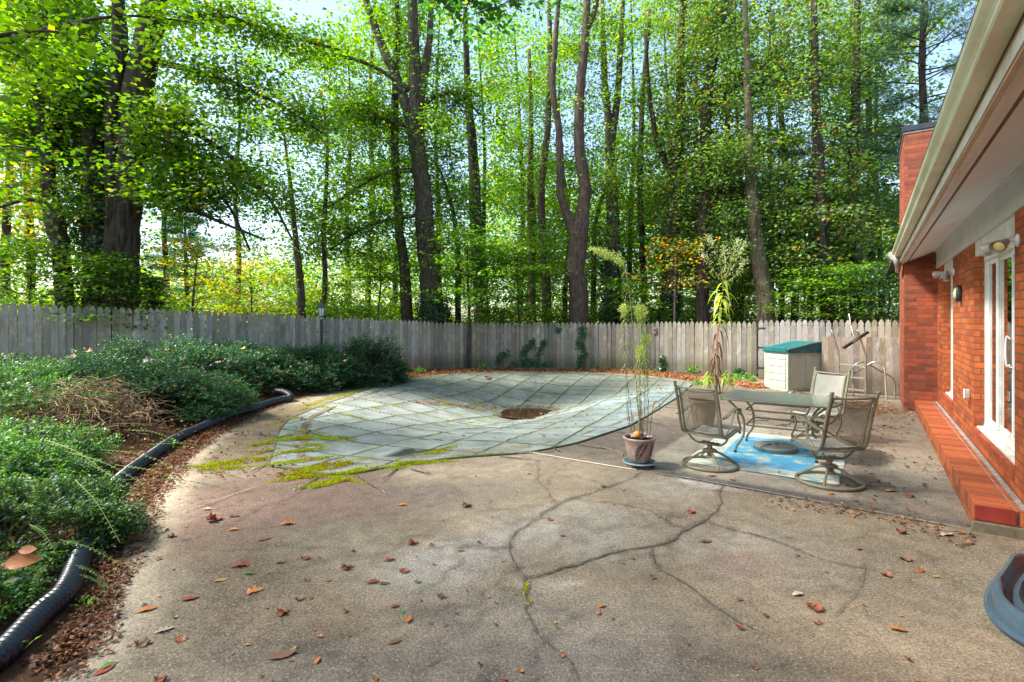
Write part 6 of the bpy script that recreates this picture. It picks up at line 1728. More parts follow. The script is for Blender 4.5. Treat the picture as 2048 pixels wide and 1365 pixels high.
# ------------------------------------------------------------------ trees
GREEN = [(.072,.145,.016),(.10,.185,.020),(.055,.11,.016),(.135,.23,.026)]
LIGHT = [(.10,.20,.024),(.13,.245,.028),(.17,.28,.036),(.07,.155,.022)]
YELLOW = [(.26,.34,.03),(.36,.36,.035),(.18,.30,.03),(.42,.30,.03)]
OLIVE = [(.078,.135,.028),(.105,.165,.036),(.06,.105,.026),(.14,.21,.05)]
ORANGE = [(.50,.22,.02),(.46,.12,.02),(.52,.33,.04),(.30,.30,.03)]
RUSTY = [(.32,.09,.03),(.26,.07,.025)]
def mk_spray(pos, cols, leaf, per, spread, flat=.28, up=1.0, odd=None, oddp=0.0, spr_col=.16):
    """leaf clusters around the given points"""
    n = len(pos); N = n*per
    off = rng.normal(0, 1, (N,3))*np.array([spread, spread, spread*flat])
    p = np.repeat(pos, per, 0)+off
    ax = off*np.array([1,1,.4])+rng.normal(0,.12,(N,3)); ax[:,2] -= .05+.3*rng.random(N)*leaf
    nr = np.array([0,0,up])+rng.normal(0,.55,(N,3))
    base = palette(cols, n, spr_col); c = np.repeat(base, per, 0)*(1+rng.normal(0,.14,(N,1)))
    if odd is not None:
        w = (rng.random(N) < oddp)[:,None]; c = np.where(w, palette(odd, N, .2), c)
    L = leaf*rng.uniform(.65,1.25,N)
    return leafmesh(p, ax, nr, L, L*rng.uniform(.5,.7,N), np.clip(c,.004,.9), .16)
def tree(label, stems, bark, cols, leaf=.12, nl=14, sub=6, per=16, dens=1.0, zlo=3.2, llen=3.0, spread=.30, group='tall trees of the wood behind the fence', ivy_z=None, odd=None, oddp=0, asp=None, name='broadleaf_tree', azi=None, rise=.35, mat='leaf', top=None, flat=.28, sides=9, back=.6):
    """stems: list of (list of points in the yard, radii)"""
    o0 = stems[0][0][0]; base = Vector((o0.x, o0.y, H(o0.x, o0.y)-.1))
    root = thing(name, label, 'tree', base, 0, group)
    b = MB(); rr = random.Random(len(label)*7+int(base.x*10)); tips = []
    br = MB()
    for si, (pts, rad) in enumerate(stems):
        q = [p-base for p in pts]
        if si == 0: q[0] = Vector((q[0].x, q[0].y, 0))
        qq = cr(q, 5); rq = crr(rad, 5)
        if si == 0:
            for i in range(len(qq)):      # root flare
                if qq[i].z < .8: rq[i] *= 1+.35*(1-qq[i].z/.8)**2
        qq = [p+Vector((rr.uniform(-1,1),rr.uniform(-1,1),0))*rq[i]*.12 for i, p in enumerate(qq)]
        b.tube(qq, rq, sides, True)
        zt = qq[-1].z; w = int((nl if si == 0 else max(4, nl//2))*1.25)
        cand = [i for i in range(len(qq)) if qq[i].z > zlo]
        if not cand: continue
        for k in range(w):
            i = cand[min(len(cand)-1, int(len(cand)*(k+rr.random())/w))]; p = qq[i]
            az = rr.random()*2*PI if azi is None else azi+rr.gauss(0,.9)
            if math.sin(az) < -.25 and rr.random() < back: az = -az
            hfrac = (p.z-zlo)/max(.1, zt-zlo); l = llen*(1.65 if si == 0 else .6)*rr.uniform(.45,1.15)*(1-.35*hfrac)
            d = Vector((math.cos(az), math.sin(az), rise+rr.uniform(-.15,.3))).normalized()
            r0 = min(rq[i]*.45, .012+l*.014); pl = [p]
            for j in range(1,6):
                d2 = Vector((d.x+rr.uniform(-.35,.35), d.y+rr.uniform(-.35,.35), d.z+rr.uniform(-.25,.25))); d = (d*.6+d2.normalized()*.4).normalized(); pl.append(pl[-1]+d*l/5)
            br.tube(cr(pl,2), crr([r0*(1-.85*j/5) for j in range(6)],2), 5, False)
            for s in range(sub):
                j = (rr.choice((2,3,3,4,4,5)) if si == 0 else rr.randint(1,5)) if s else 5; e0 = pl[j]; a2 = rr.random()*2*PI; l2 = l*rr.uniform(.18,.42)
                e = e0+Vector((math.cos(a2), math.sin(a2), rr.uniform(-.25,.45))).normalized()*l2
                br.tube([e0, e0.lerp(e,.5)+Vector((0,0,.05)), e], [r0*.35, r0*.25, .004], 4, False)
                for f_ in ((.3, .65, .95, 1.2) if si == 0 else ((1.0,) if rr.random() < .6 else ())): tips.append(tuple(e0.lerp(e, f_)+Vector((rr.gauss(0,.38),rr.gauss(0,.38),rr.gauss(0,.26)))))
    b.build('trunk', M[bark], root, True, fix=False)
    br.build('branches', M[bark], root, True, fix=False)
    if tips:
        tp = np.array(tips); tp = np.concatenate([tp, tp+rng.normal(0,.42,tp.shape)*np.array([1,1,.6])])
        inner = np.zeros(len(tp), bool)
        for pts, rad in stems[:3]:           # the inside of the crown is bare, and so is the side of a thick bole
            S = np.array([tuple(p-base) for p in cr(pts, 4)]); R_ = np.interp(np.arange(len(S)), np.linspace(0,len(S)-1,len(rad)), rad)
            k = np.abs(tp[:,2][:,None]-S[None,:,2]).argmin(1); dx = tp[:,0]-S[k,0]; dy = tp[:,1]-S[k,1]
            inner |= (np.hypot(dx,dy) < .55+R_[k]) | ((np.abs(dx) < R_[k]+.30) & (dy < 0) & (rng.random(len(tp)) < back))
        tp = tp[~inner]
        v,f,c = mk_spray(tp, cols, leaf*1.15, max(4, int(per*.50*dens)), spread*1.0, .34, odd=odd, oddp=oddp)
        npmesh('crown', v, f, M[mat], root, c)
    if ivy_z:
        n = int(620*ivy_z); qq = cr([p-base for p in stems[0][0]], 8); qq = [p for p in qq if p.z < ivy_z]; rq = stems[0][1][0]
        Q = np.array([tuple(p) for p in qq]); ii = rng.integers(0,len(qq),n); a = rng.random(n)*2*PI
        d_ = np.stack([np.cos(a),np.sin(a),np.zeros(n)],1); pos = Q[ii]+d_*(rq*rng.uniform(.9,1.5,n))[:,None]+np.array([0,0,1])*rng.uniform(-.3,.3,n)[:,None]
        kk = fbm(a*1.2+pos[:,2]*.5, pos[:,2], .9, 3, 12) > .47; pos, d_ = pos[kk], d_[kk]; n = len(pos)
        v,f,c = leafmesh(pos, d_*.5+np.array([0,0,-.8])+rng.normal(0,.3,(n,3)), d_+rng.normal(0,.35,(n,3)), .10*rng.uniform(.7,1.3,n), .09*rng.uniform(.7,1.2,n), palette([(.03,.08,.028),(.045,.12,.035),(.035,.065,.03)], n)); npmesh('trunk_ivy', v,f,M['leaf_gloss'],root,c)
    return root
def T(pxs, Y, dy=0):
    return [P(x, y, Y+dy*k/len(pxs)) for k, (x, y) in enumerate(pxs)]
def Rw(ws, Y): return [w*Y/FOC/2 for w in ws]
# the twin oak at the left
Y_ = 14.2
tree('huge twin trunked oak with deeply furrowed dark bark and ivy, left side above the fence',
 [(T([(203,650),(200,520),(194,440),(188,330),(180,270),(150,220),(110,130),(90,-60)],Y_), Rw([66,58,53,38,30,24,18,12],Y_)),
  (T([(238,640),(248,520),(254,420),(262,330),(270,250),(285,140),(305,40),(335,-120)],Y_-.35), Rw([62,52,48,46,49,50,44,30],Y_)),
  (T([(222,590),(222,450),(221,300),(224,200),(240,90),(235,-60)],Y_-.5), Rw([28,22,19,21,27,18],Y_)),
  (T([(215,330),(255,290),(310,260),(380,250)],Y_,-1), Rw([16,12,9,5],Y_)), (T([(185,300),(120,270),(60,280),(-20,250)],Y_), Rw([26,18,12,8],Y_)),
  (T([(285,200),(380,260),(470,320),(540,400),(585,480)],Y_-.4), Rw([16,10,8,6,4],Y_)), (T([(270,330),(350,400),(430,440),(530,480)],Y_-.4), Rw([12,8,6,4],Y_)), (T([(290,120),(420,150),(540,200),(650,270)],Y_-.4,.8), Rw([14,10,7,4],Y_)), (T([(275,260),(360,300),(450,400),(500,500)],Y_-.4,1), Rw([12,8,6,4],Y_)), (T([(310,60),(430,30),(560,70),(680,100)],Y_-.4,1), Rw([14,10,7,4],Y_))],
 'bark_dark', GREEN, .115, 22, 7, 20, 5.2, 4.4, .34, ivy_z=5.5, odd=YELLOW, oddp=.06, sides=14, back=.95)
tree('slim dark tree with a crooked trunk left of the twin oak',
 [(T([(133,620),(125,520),(108,440),(96,360),(92,280),(80,220),(72,160),(86,80),(92,0),(95,-120)],13.6), Rw([34,30,36,26,22,19,17,15,13,9],13.6)),
  (T([(112,420),(60,400),(0,415)],13.6,-.5), Rw([12,8,5],13.6)), (T([(95,300),(50,240),(0,225)],13.6,-.5), Rw([10,7,4],13.6))],
 'bark_dark', GREEN, .12, 18, 7, 20, 2.6, 1.7, .30, odd=YELLOW, oddp=.08, back=.9)
tree('yellowing tree at the far left edge behind the fence', [(T([(15,640),(10,500),(20,300),(10,0)],19), Rw([18,15,12,8],19))], 'bark_dark', YELLOW, .14, 14, 6, 18, 2.2, 3.6, .4, odd=ORANGE, oddp=.3)
# the two centre trees
Y_ = 18.9
tree('tall straight tree forking high up, dark ridged bark, left of the middle of the picture',
 [(T([(870,650),(862,560),(853,480),(847,400),(840,330),(832,270),(832,200),(828,100),(826,-20),(830,-160)],Y_), Rw([50,43,39,35,32,33,26,23,19,12],Y_)),
  (T([(834,290),(815,220),(795,160),(772,110),(748,50),(730,-10),(710,-100)],Y_), Rw([26,22,19,18,16,13,9],Y_)),
  (T([(836,220),(848,150),(858,90),(862,0)],Y_), Rw([22,17,14,9],Y_)),
  (T([(838,260),(790,245),(755,240),(735,215),(700,205)],Y_), Rw([13,10,8,8,5],Y_)), (T([(845,210),(880,190),(920,190),(960,230)],Y_), Rw([12,9,7,4],Y_)),
  (T([(840,340),(760,350),(680,400),(610,440)],Y_), Rw([11,8,6,4],Y_)), (T([(838,430),(740,450),(660,500)],Y_,-.6), Rw([9,7,4],Y_)), (T([(832,190),(740,130),(640,110),(560,150)],Y_,-.8), Rw([12,8,6,4],Y_))],
 'bark_grey', GREEN, .115, 22, 7, 18, 3.4, 3.8, .32, ivy_z=2.4, odd=YELLOW, oddp=.05, sides=12, back=.92)
tree('slender pole like tree just left of the tall forking one',
 [(T([(820,650),(810,560),(800,470),(795,400),(790,320),(789,240),(792,140),(795,40),(790,-120)],19.4), Rw([28,22,18,16,16,15,13,11,7],19.4))], 'bark_grey', GREEN, .11, 18, 6, 18, 3.6, 2.8, .30)
tree('curving smooth trunked tree with a second stem, right of the middle',
 [(T([(1160,655),(1156,590),(1151,540),(1157,480),(1166,420),(1170,370),(1160,310),(1158,240),(1163,150),(1172,60),(1178,-120)],19.0), Rw([44,38,36,38,28,24,22,20,19,16,10],19.0)),
  (T([(1155,490),(1138,440),(1122,390),(1120,330),(1117,250),(1106,180),(1110,90),(1120,-20)],19.0), Rw([22,18,16,15,14,12,11,8],19.0)),
  (T([(1172,60),(1190,20),(1200,-40)],19), Rw([14,11,8],19))],
 'bark_tan', GREEN, .105, 16, 6, 16, 5.0, 2.9, .30, odd=YELLOW, oddp=.08, sides=12, back=.92)
tree('ivy clad tree right of the curving trunk', [(T([(1223,650),(1224,550),(1225,430),(1222,330),(1218,250),(1208,140),(1205,0)],20.5), Rw([34,30,26,22,16,13,8],20.5)), (T([(1222,300),(1236,180),(1243,60),(1248,-60)],20.5), Rw([16,13,10,7],20.5))],
 'bark_grey', GREEN, .11, 15, 6, 15, 3.6, 2.8, .30, ivy_z=4.4)
tree('oak with rusty leaf tufts behind the orange sapling', [(T([(1338,650),(1342,540),(1346,430),(1352,350),(1362,250),(1362,120),(1370,-80)],19.6), Rw([32,28,26,26,20,16,10],19.6)), (T([(1352,360),(1320,300),(1300,200),(1290,60)],19.6), Rw([14,11,9,6],19.6))],
 'bark_dark', OLIVE, .12, 20, 7, 18, 3.2, 3.4, .30, ivy_z=3.0, odd=RUSTY, oddp=.035)
tree('dark trunked oak with crooked side boughs, above the tall wilting weed', [(T([(1408,650),(1404,560),(1405,480),(1410,380),(1412,260),(1420,150),(1440,60),(1460,-60)],18.8), Rw([28,26,25,24,22,20,18,12],18.8)), (T([(1410,385),(1450,380),(1490,370),(1510,350)],18.8,-.5), Rw([15,13,11,6],18.8)), (T([(1414,230),(1470,175),(1540,160),(1600,120)],18.8), Rw([12,9,7,4],18.8))],
 'bark_dark', OLIVE, .12, 22, 7, 18, 3.6, 3.6, .30, odd=RUSTY, oddp=.03)
tree('pine with pale flaking bark, brightest trunk at the right', [(T([(1535,650),(1528,580),(1515,500),(1506,420),(1500,330),(1496,200),(1490,0)],18.0), Rw([36,33,28,24,20,15,10],18.0))], 'bark_pine', OLIVE, .11, 15, 6, 18, 4.8, 3.0, .30, name='pine_tree')
tree('dark tree with a straight trunk above the storage box', [(T([(1660,650),(1655,560),(1645,480),(1640,380),(1632,200),(1628,0)],17.4), Rw([34,32,28,22,16,11],17.4))], 'bark_dark', OLIVE, .12, 20, 7, 18, 3.3, 3.2, .30, odd=RUSTY, oddp=.04)
tree('dark tree with a leaning trunk left of the chimney', [(T([(1722,650),(1716,560),(1708,450),(1706,330),(1712,150),(1715,-20)],18.6), Rw([30,28,26,22,16,12],18.6))], 'bark_dark', OLIVE, .12, 18, 7, 18, 3.0, 3.2, .32)
tree('thin trunked tree deep in the wood behind the chimney', [(T([(1745,640),(1742,500),(1740,350),(1735,100)],21), Rw([18,16,13,9],21))], 'bark_dark', GREEN, .13, 14, 6, 16, 3.0, 3.0, .36)
# thin trees
for lab, pts, Y_, w, bk, cols, zl in (
 ('slim bare stemmed tree left of the lamp post, its crown thin against the sky', [(608,640),(600,560),(590,470),(583,390),(575,320),(565,250)], 17.5, [18,15,11,9,6,4], 'bark_grey', GREEN, 2.6),
 ('thin grey tree directly behind the lamp post', [(646,650),(650,560),(648,470),(652,380),(655,300),(650,240),(640,180)], 18.2, [12,10,9,8,6,5,3], 'bark_grey', GREEN, 3.0),
 ('narrow stem between the tall forking tree and the middle thicket', [(917,650),(916,560),(914,480),(900,400),(880,340)], 19.8, [13,12,10,8,5], 'bark_dark', LIGHT, 2.0),
 ('dark thick stemmed tree hidden in the middle thicket', [(968,650),(958,540),(950,420),(945,300),(935,180),(930,20)], 21.0, [34,30,26,20,15,9], 'bark_dark', LIGHT, 2.2),
 ('pale barked tree right of the middle thicket', [(1096,650),(1092,560),(1085,470),(1082,380),(1095,260),(1100,120),(1098,0)], 21.5, [22,19,17,15,13,11,8], 'bark_tan', LIGHT, 4.0),
 ('thin brown stem left of the pale barked tree', [(1064,650),(1064,540),(1060,400),(1062,250),(1058,100)], 22.5, [17,15,13,10,7], 'bark_tan', GREEN, 3.4),
 ('slanting thin stem deep in the middle of the wood', [(1048,650),(1060,560),(1070,480),(1060,300)], 24, [12,10,9,6], 'bark_dark', LIGHT, 3.0),
 ('thin stem between curving trunk and ivy clad tree', [(1186,650),(1188,560),(1192,440),(1240,300)], 23, [12,11,9,6], 'bark_grey', LIGHT, 3.0),
 ('thin dark tree between the two oaks above the pot weeds', [(1290,650),(1286,520),(1280,380),(1285,200),(1300,20)], 22.5, [14,13,12,10,7], 'bark_dark', GREEN, 3.0),
 ('thin dark tree left of the flaking pine', [(1478,650),(1470,520),(1460,380),(1455,200),(1462,0)], 22, [16,14,12,10,7], 'bark_dark', GREEN, 3.0),
 ('thin dark tree right of the flaking pine', [(1590,650),(1588,520),(1575,380),(1560,200),(1545,20)], 21, [16,14,13,10,7], 'bark_dark', OLIVE, 3.0),
 ('slender tree in the gap between twin oak and lamp post', [(470,650),(478,520),(470,380),(480,240),(470,100)], 24, [10,10,8,6,4], 'bark_grey', GREEN, 5.0),
 ('slender tree left of the pole like tree', [(735,650),(738,520),(745,380),(740,200),(750,0)], 23, [13,12,10,8,6], 'bark_grey', GREEN, 3.0),
 ('slender tree behind the crooked slim tree at the far left', [(60,650),(62,500),(50,300),(45,60)], 20, [14,13,10,7], 'bark_dark', GREEN, 3.0)):
    tree(lab, [(T(pts, Y_), Rw(w, Y_))], bk, cols, .115, 11, 5, 16, zl, 2.4, .32, odd=YELLOW, oddp=.07)
for k, (px, Y_, zt, lab) in enumerate(((700,25,15,'left of the slender pole like tree'),(790,27,17,'behind the pole like tree'),(880,25.5,17,'behind the tall forking tree'),(965,27,18,'behind the middle thicket'),(1040,25,16,'left of the pale barked tree'),(1130,27,16,'behind the curving trunk'),(1260,25,18,'right of the ivy clad tree'),(1330,27,19,'behind the rusty oak'),(1400,24.5,18,'behind the crooked boughed oak'),(1480,26,19,'left of the flaking pine'),(1545,24,18,'behind the flaking pine'),(1620,25,19,'above the storage box'),(1690,23.5,18,'between the two dark trees'),(1760,25,18,'behind the chimney'),(1840,22,17,'right of the chimney, mostly hidden by the eave'),(220,24,16,'behind the twin oak'),(60,23,15,'behind the crooked slim tree'),(330,26,13,'right of the twin oak, deeper in the wood'))):
    p0 = P(px, 640, Y_); wv = [Vector((p0.x+rnd.uniform(-.5,.5)*q/5, Y_, z)) for q, z in enumerate((-.2, 3, 7, 11, zt))]
    tree('far background tree filling the wood '+lab, [(wv, [.17,.14,.11,.08,.03])], 'bark_dark', OLIVE if px > 1380 else (GREEN if k % 2 else LIGHT), .17, 13, 6, 12, 2.5, 3.4, .42, odd=YELLOW, oddp=.1, sides=7)
# small understory trees with layered sprays
def sapling(label, px, Y, h, cols, R_, n, leaf=.13, odd=None, oddp=0, lean=0, group='small understory trees behind the fence', z0=.9, per=26, bark='bark_grey', spread=.32):
    g_ = P(px, 640, Y); base = Vector((g_.x, g_.y, H(g_.x, g_.y)-.05)); o = thing('understory_tree', label, 'tree', base, 0, group)
    rr = random.Random(int(px)); b = MB(); q = cr([Vector((0,0,0)),Vector((lean*.2+rr.uniform(-.1,.1),0,h*.35)),Vector((lean*.6,rr.uniform(-.1,.1),h*.7)),Vector((lean,0,h*.97))],6)
    b.tube(q, [.055*h/3.5*(1-.85*i/len(q)) for i in range(len(q))], 7, False); b.build('trunk', M[bark], o, True, fix=False)
    br = MB(); tips = []
    for k in range(n):
        i = int(len(q)*(z0/h+(1-z0/h)*(k+rr.random())/n)); p = q[min(i,len(q)-1)]; a = k*2.4+rr.uniform(-.4,.4); l = R_*rr.uniform(.6,1.1)*(1-.5*(p.z/h)**2)
        e = p+Vector((math.cos(a)*l, math.sin(a)*l, l*rr.uniform(.05,.3))); m = p.lerp(e,.5)+Vector((0,0,.1*l)); br.tube([p,m,e], [.012,.008,.003], 4, False)
        for f_ in (.35,.55,.75,.92,1.0): tips.append(tuple(p.lerp(e,f_)+Vector((rr.gauss(0,.14*l),rr.gauss(0,.14*l),.08*l))))
    br.build('branches', M[bark], o, fix=False)
    v,f,c = mk_spray(np.array(tips), cols, leaf, per, spread, .14, 1.6, odd=odd, oddp=oddp); npmesh('crown', v,f,M['leaf'],o,c)
sapling('maple sapling whose green sprays cover the foot of the twin oak', 225, 13.3, 2.9, GREEN, 1.1, 26, .12, z0=.9, per=30)
sapling('small maple at the far left, sprays hanging over the fence', 60, 13.0, 3.3, GREEN, 1.3, 24, .12, z0=1.2)
sapling('yellow and orange leaved little tree between the twin oak and the lamp post', 376, 15.6, 3.6, YELLOW, 2.3, 26, .10, ORANGE, .30, .3, per=20)
sapling('orange tinged little tree left of the lamp post', 500, 17.5, 3.2, YELLOW, 2.1, 22, .10, ORANGE, .22, per=20)
sapling('ivy covered stump like sapling right of the twin oak', 306, 14.9, 2.55, DARKG, .22, 16, .09, z0=1.5, spread=.12)
sapling('yellow green bush tree behind the lamp post', 690, 20.5, 3.0, LIGHT, 2.2, 22, .12, YELLOW, .4, per=20)
sapling('light green dogwood with star like sprays right of the forking tree', 935, 17.9, 4.6, LIGHT, 2.0, 30, .13, GREEN, .3, z0=1.6, per=28)
sapling('darker green dogwood left of the curving trunk', 1035, 18.9, 4.2, GREEN, 1.9, 28, .13, LIGHT, .25, z0=1.6, per=26)
sapling('light green sapling between pole like tree and fence corner', 760, 19.6, 4.0, LIGHT, 1.8, 24, .12, YELLOW, .2, z0=1.4)
sapling('fiery orange oak sapling beside the rusty oak', 1352, 17.6, 4.3, ORANGE, 1.6, 22, .11, LIGHT, .38, z0=2.3, per=7, spread=.26)
sapling('holly like dark bush tree left of the chimney', 1775, 15.6, 3.3, [(.02,.05,.02),(.03,.07,.025)], 1.15, 34, .08, z0=.9, per=26)
sapling('broad leaved sapling right of the flaking pine', 1610, 17.2, 3.3, GREEN, 1.3, 22, .13, LIGHT, .3, z0=1.5)
sapling('leafy sapling left of the holly like bush', 1700, 16.3, 3.4, GREEN, 1.2, 24, .12, LIGHT, .25, z0=1.5)
sapling('low leafy sapling right of the ivy clad tree', 1262, 19.0, 3.2, GREEN, 1.4, 20, .12, LIGHT, .3, z0=1.5)
sapling('bright sapling between the rusty oak and the flaking pine', 1465, 19.5, 3.5, LIGHT, 1.5, 22, .12, YELLOW, .3, z0=1.5)
# pines: needle tufts
def pine(label, px, Y, h, R_, zlo, n, cols=((.018,.062,.028),(.026,.085,.034),(.035,.11,.04)), rad=.2, seed=0, azi=None):
    g_ = P(px, 640, Y); base = Vector((g_.x, g_.y, H(g_.x, g_.y)-.1)); o = thing('pine_tree', label, 'tree', base, 0, 'tall trees of the wood behind the fence')
    rr = random.Random(seed); b = MB(); b.tube([(0,0,0),(.1,0,h*.4),(-.05,.1,h*.7),(0,0,h)], [rad,rad*.75,rad*.45,.03], 9, False); b.build('trunk', M['bark_dark'], o, True, fix=False)
    br = MB(); tips = []
    for k in range(n):
        z = zlo+(h-zlo)*(k+rr.random())/n; a = rr.random()*2*PI if azi is None else azi+rr.gauss(0,.8); l = R_*(1-.7*(z-zlo)/(h-zlo))*rr.uniform(.7,1.1); p = Vector((0,0,z)); e = p+Vector((math.cos(a)*l, math.sin(a)*l, rr.uniform(-.1,.18)*l))
        br.tube([p,p.lerp(e,.5)+Vector((0,0,.12)),e], [.03,.02,.006], 5, False)
        for j in range(7):
            f_ = .35+.65*j/6; q = p.lerp(e,f_); s = Vector((-math.sin(a),math.cos(a),0))
            for t_ in (-1,-.5,0,.5,1): tips.append(tuple(q+s*t_*l*.26*(1.25-f_)+Vector((rr.gauss(0,.08),rr.gauss(0,.08),.06))))
    br.build('branches', M['bark_dark'], o, fix=False)
    tips = np.array(tips); per = 22; N = len(tips)*per; p = np.repeat(tips,per,0)+rng.normal(0,.06,(N,3)); d_ = unit(rng.normal(0,1,(N,3))+np.array([0,0,.45]))
    v,f,c = leafmesh(p, d_, rng.normal(0,1,(N,3)), rng.uniform(.14,.26,N), rng.uniform(.010,.018,N), np.repeat(palette(list(cols), len(tips), .2), per, 0), 0)
    npmesh('crown', v,f,M['needle'],o,c)
pine('dark long needled pine towering behind the chimney', 1850, 18.5, 15.5, 4.2, 5.2, 60, rad=.22, seed=3)
pine('dark hemlock like pine whose low boughs hang over the gate', 1560, 21.0, 9.0, 3.2, 2.6, 34, rad=.14, seed=5)
pine('blue green pine far off between the twin oak and the lamp post', 370, 27, 7.2, 2.6, 1.5, 44, ((.05,.15,.08),(.07,.19,.09)), .16, 7)
pine('dark pine beyond the wood left of the flaking pine', 1440, 24, 8.0, 2.8, 2.2, 36, rad=.14, seed=9)

# trees whose crowns reach in from outside the frame: the one on the left carries the near leaves
def limbtree(label, base, trunk, limbs, cols, leaf, per, spread, bark='bark_dark', nsub=9, group='yard trees overhanging the patio'):
    bz = Vector((base[0], base[1], H(base[0], base[1])-.1)); o = thing('overhanging_tree', label, 'tree', bz, 0, group)
    b = MB(); b.tube(cr([Vector(p)-bz for p in trunk],6), crr([.28,.24,.2,.15,.1][:len(trunk)],6), 12, False); b.build('trunk', M[bark], o, True, fix=False)
    br = MB(); tips = []; rr = random.Random(len(label))
    for pts in limbs:
        q = cr([Vector(p)-bz for p in pts], 5); L = sum((q[i+1]-q[i]).length for i in range(len(q)-1)); br.tube(q, [max(.008,.06*(1-.9*i/len(q))) for i in range(len(q))], 6, False)
        for s in range(int(nsub*L/3)):
            i = rr.randint(2,len(q)-1); p = q[i]; a = rr.random()*2*PI; l = rr.uniform(.5,1.3); e = p+Vector((math.cos(a)*l, math.sin(a)*l, rr.uniform(-.35,.3)*l)); br.tube([p,p.lerp(e,.5)+Vector((0,0,.06)),e], [.012,.008,.003], 4, False)
            for f_ in (.35,.6,.8,1.0): tips.append(tuple(p.lerp(e,f_)))
    br.build('branches', M[bark], o, True, fix=False)
    v,f,c = mk_spray(np.array(tips), cols, leaf, per, spread, .22, 1.4, odd=YELLOW, oddp=.02); npmesh('crown', v,f,M['leaf'],o,c)
limbtree('maple beyond the left edge, its big dark leaves hanging in at the top left', (-10.6,8.2), [(-10.6,8.2,0),(-10.5,8.2,3),(-10.3,8.4,6),(-10.0,8.5,9),(-9.8,8.5,12)],
 [[(-10.4,8.3,4.5),(-8.8,8.8,6.3),(-7.2,9.4,7.2),(-5.8,10,7.4)],[(-10.4,8.3,4.0),(-9.0,7.6,5.2),(-7.4,7.6,5.9),(-6.2,7.8,6.0)],[(-10.3,8.3,6),(-8.5,7.5,7.8),(-6.4,7.4,8.6),(-4.4,8,8.6)],[(-10,8.4,7),(-8.6,9.5,9),(-6.5,11,10.0),(-4,12,10.2)],[(-10.4,8.3,3.6),(-10.0,9.0,4.4),(-9.7,9.4,4.8),(-9.4,9.8,5.0)],[(-10.2,8.4,8),(-7.5,6,10),(-5,5,10.6),(-2.5,4.5,10.6)],[(-10.2,8.4,8.6),(-8.4,5,9.6),(-7,3,10),(-5.5,1,10)],[(-10,8.4,9.5),(-7.8,8.2,11),(-5.5,9,11.8),(-2.8,10,12)],[(-10.2,8.4,6.6),(-9.5,6,8),(-9,4,8.6),(-8.4,2,8.6)]],
 GREEN, .15, 15, .34)
limbtree('tree beyond the left edge nearer the camera, shading the patio', (-9.5,1.0), [(-9.5,1,0),(-9.4,1,3),(-9.2,1,6),(-9,1,9.5)],
 [[(-9.3,1,5),(-7,1.5,7.5),(-4.6,2,8.6),(-2.4,2.2,9)],[(-9.2,1,6),(-7.6,3,8),(-5.6,4.6,9),(-3.6,6,9.2)],[(-9.2,1,6.5),(-7,-.5,8.6),(-4.6,-1.2,9.4),(-2,-1.5,9.6)],[(-9.1,1,7.5),(-6.6,1.6,10),(-3.6,2.8,11),(-1,3.6,11.3)],[(-9.2,1,5),(-9,-2,7),(-8.4,-4.4,8),(-7.6,-6.5,8.2)],[(-9.1,1,8),(-8,4,10),(-7,6.5,11),(-5.5,8.5,11.4)],[(-9.2,1,4.6),(-8.4,2.6,6.2),(-7.6,4.2,6.8),(-6.8,5.4,6.9)]],
 GREEN, .13, 20, .34)
limbtree('chestnut whose dark long leaves droop in at the top middle', (-3.6,-4.5), [(-3.6,-4.5,0),(-3.5,-4.4,3),(-3.3,-4,6),(-3,-3.6,9)],
 [[(-3.3,-4,6),(-2.6,0,8.4),(-2.0,4.0,9.0),(-1.2,8.4,8.4),(-.7,10.4,7.85)],[(-3.2,-4,6.6),(-1.4,-1,9),(.2,2.5,9.8),(1.2,6.5,9.4),(.6,10.2,8.3)],[(-3.2,-4,7),(-4,-1,9.4),(-4.4,2,10.2),(-4.2,5,10.2)],[(-3.1,-3.8,8),(-1,-2,10),(2,0,10.8),(4,2,10.8)]],
 [(.035,.10,.02),(.05,.13,.025),(.028,.08,.02)], .17, 22, .30)

# undergrowth behind the fence
def thicket(label, px, Y, rx, ry, h, n, cols, leaf=.13, odd=None, oddp=0):
    g_ = P(px, 640, Y); base = Vector((g_.x, g_.y, H(g_.x, g_.y)-.05)); o = thing('undergrowth_bush', label, 'bush', base, 0, 'undergrowth bushes behind the fence')
    u_ = rng.random(n); a = rng.random(n)*2*PI; ph = np.arccos(1-u_); lump = .75+.5*fbm(np.cos(a)*2+px, np.sin(a)*2+np.cos(ph)*2, 1.3, 3, int(px)); dep = 1-.5*rng.random(n)**2
    pos = np.stack([rx*np.sin(ph)*np.cos(a), ry*np.sin(ph)*np.sin(a), h*np.cos(ph)],1)*(lump*dep)[:,None]; pos[:,2] = np.maximum(.1,pos[:,2])
    v,f,c = mk_spray(pos, cols, leaf, 9, .16, .4, 1.0, odd=odd, oddp=oddp); npmesh('foliage', v,f,M['leaf'],o,c)
    b = MB(); rr = random.Random(int(px))
    for k in range(10):
        e = pos[rr.randrange(n)]; b.tube([(e[0]*.2,e[1]*.2,0), (e[0]*.6,e[1]*.6,e[2]*.6), tuple(e)], [.02,.014,.005], 5, False)
    b.build('branches', M['bark_grey'], o, fix=False)
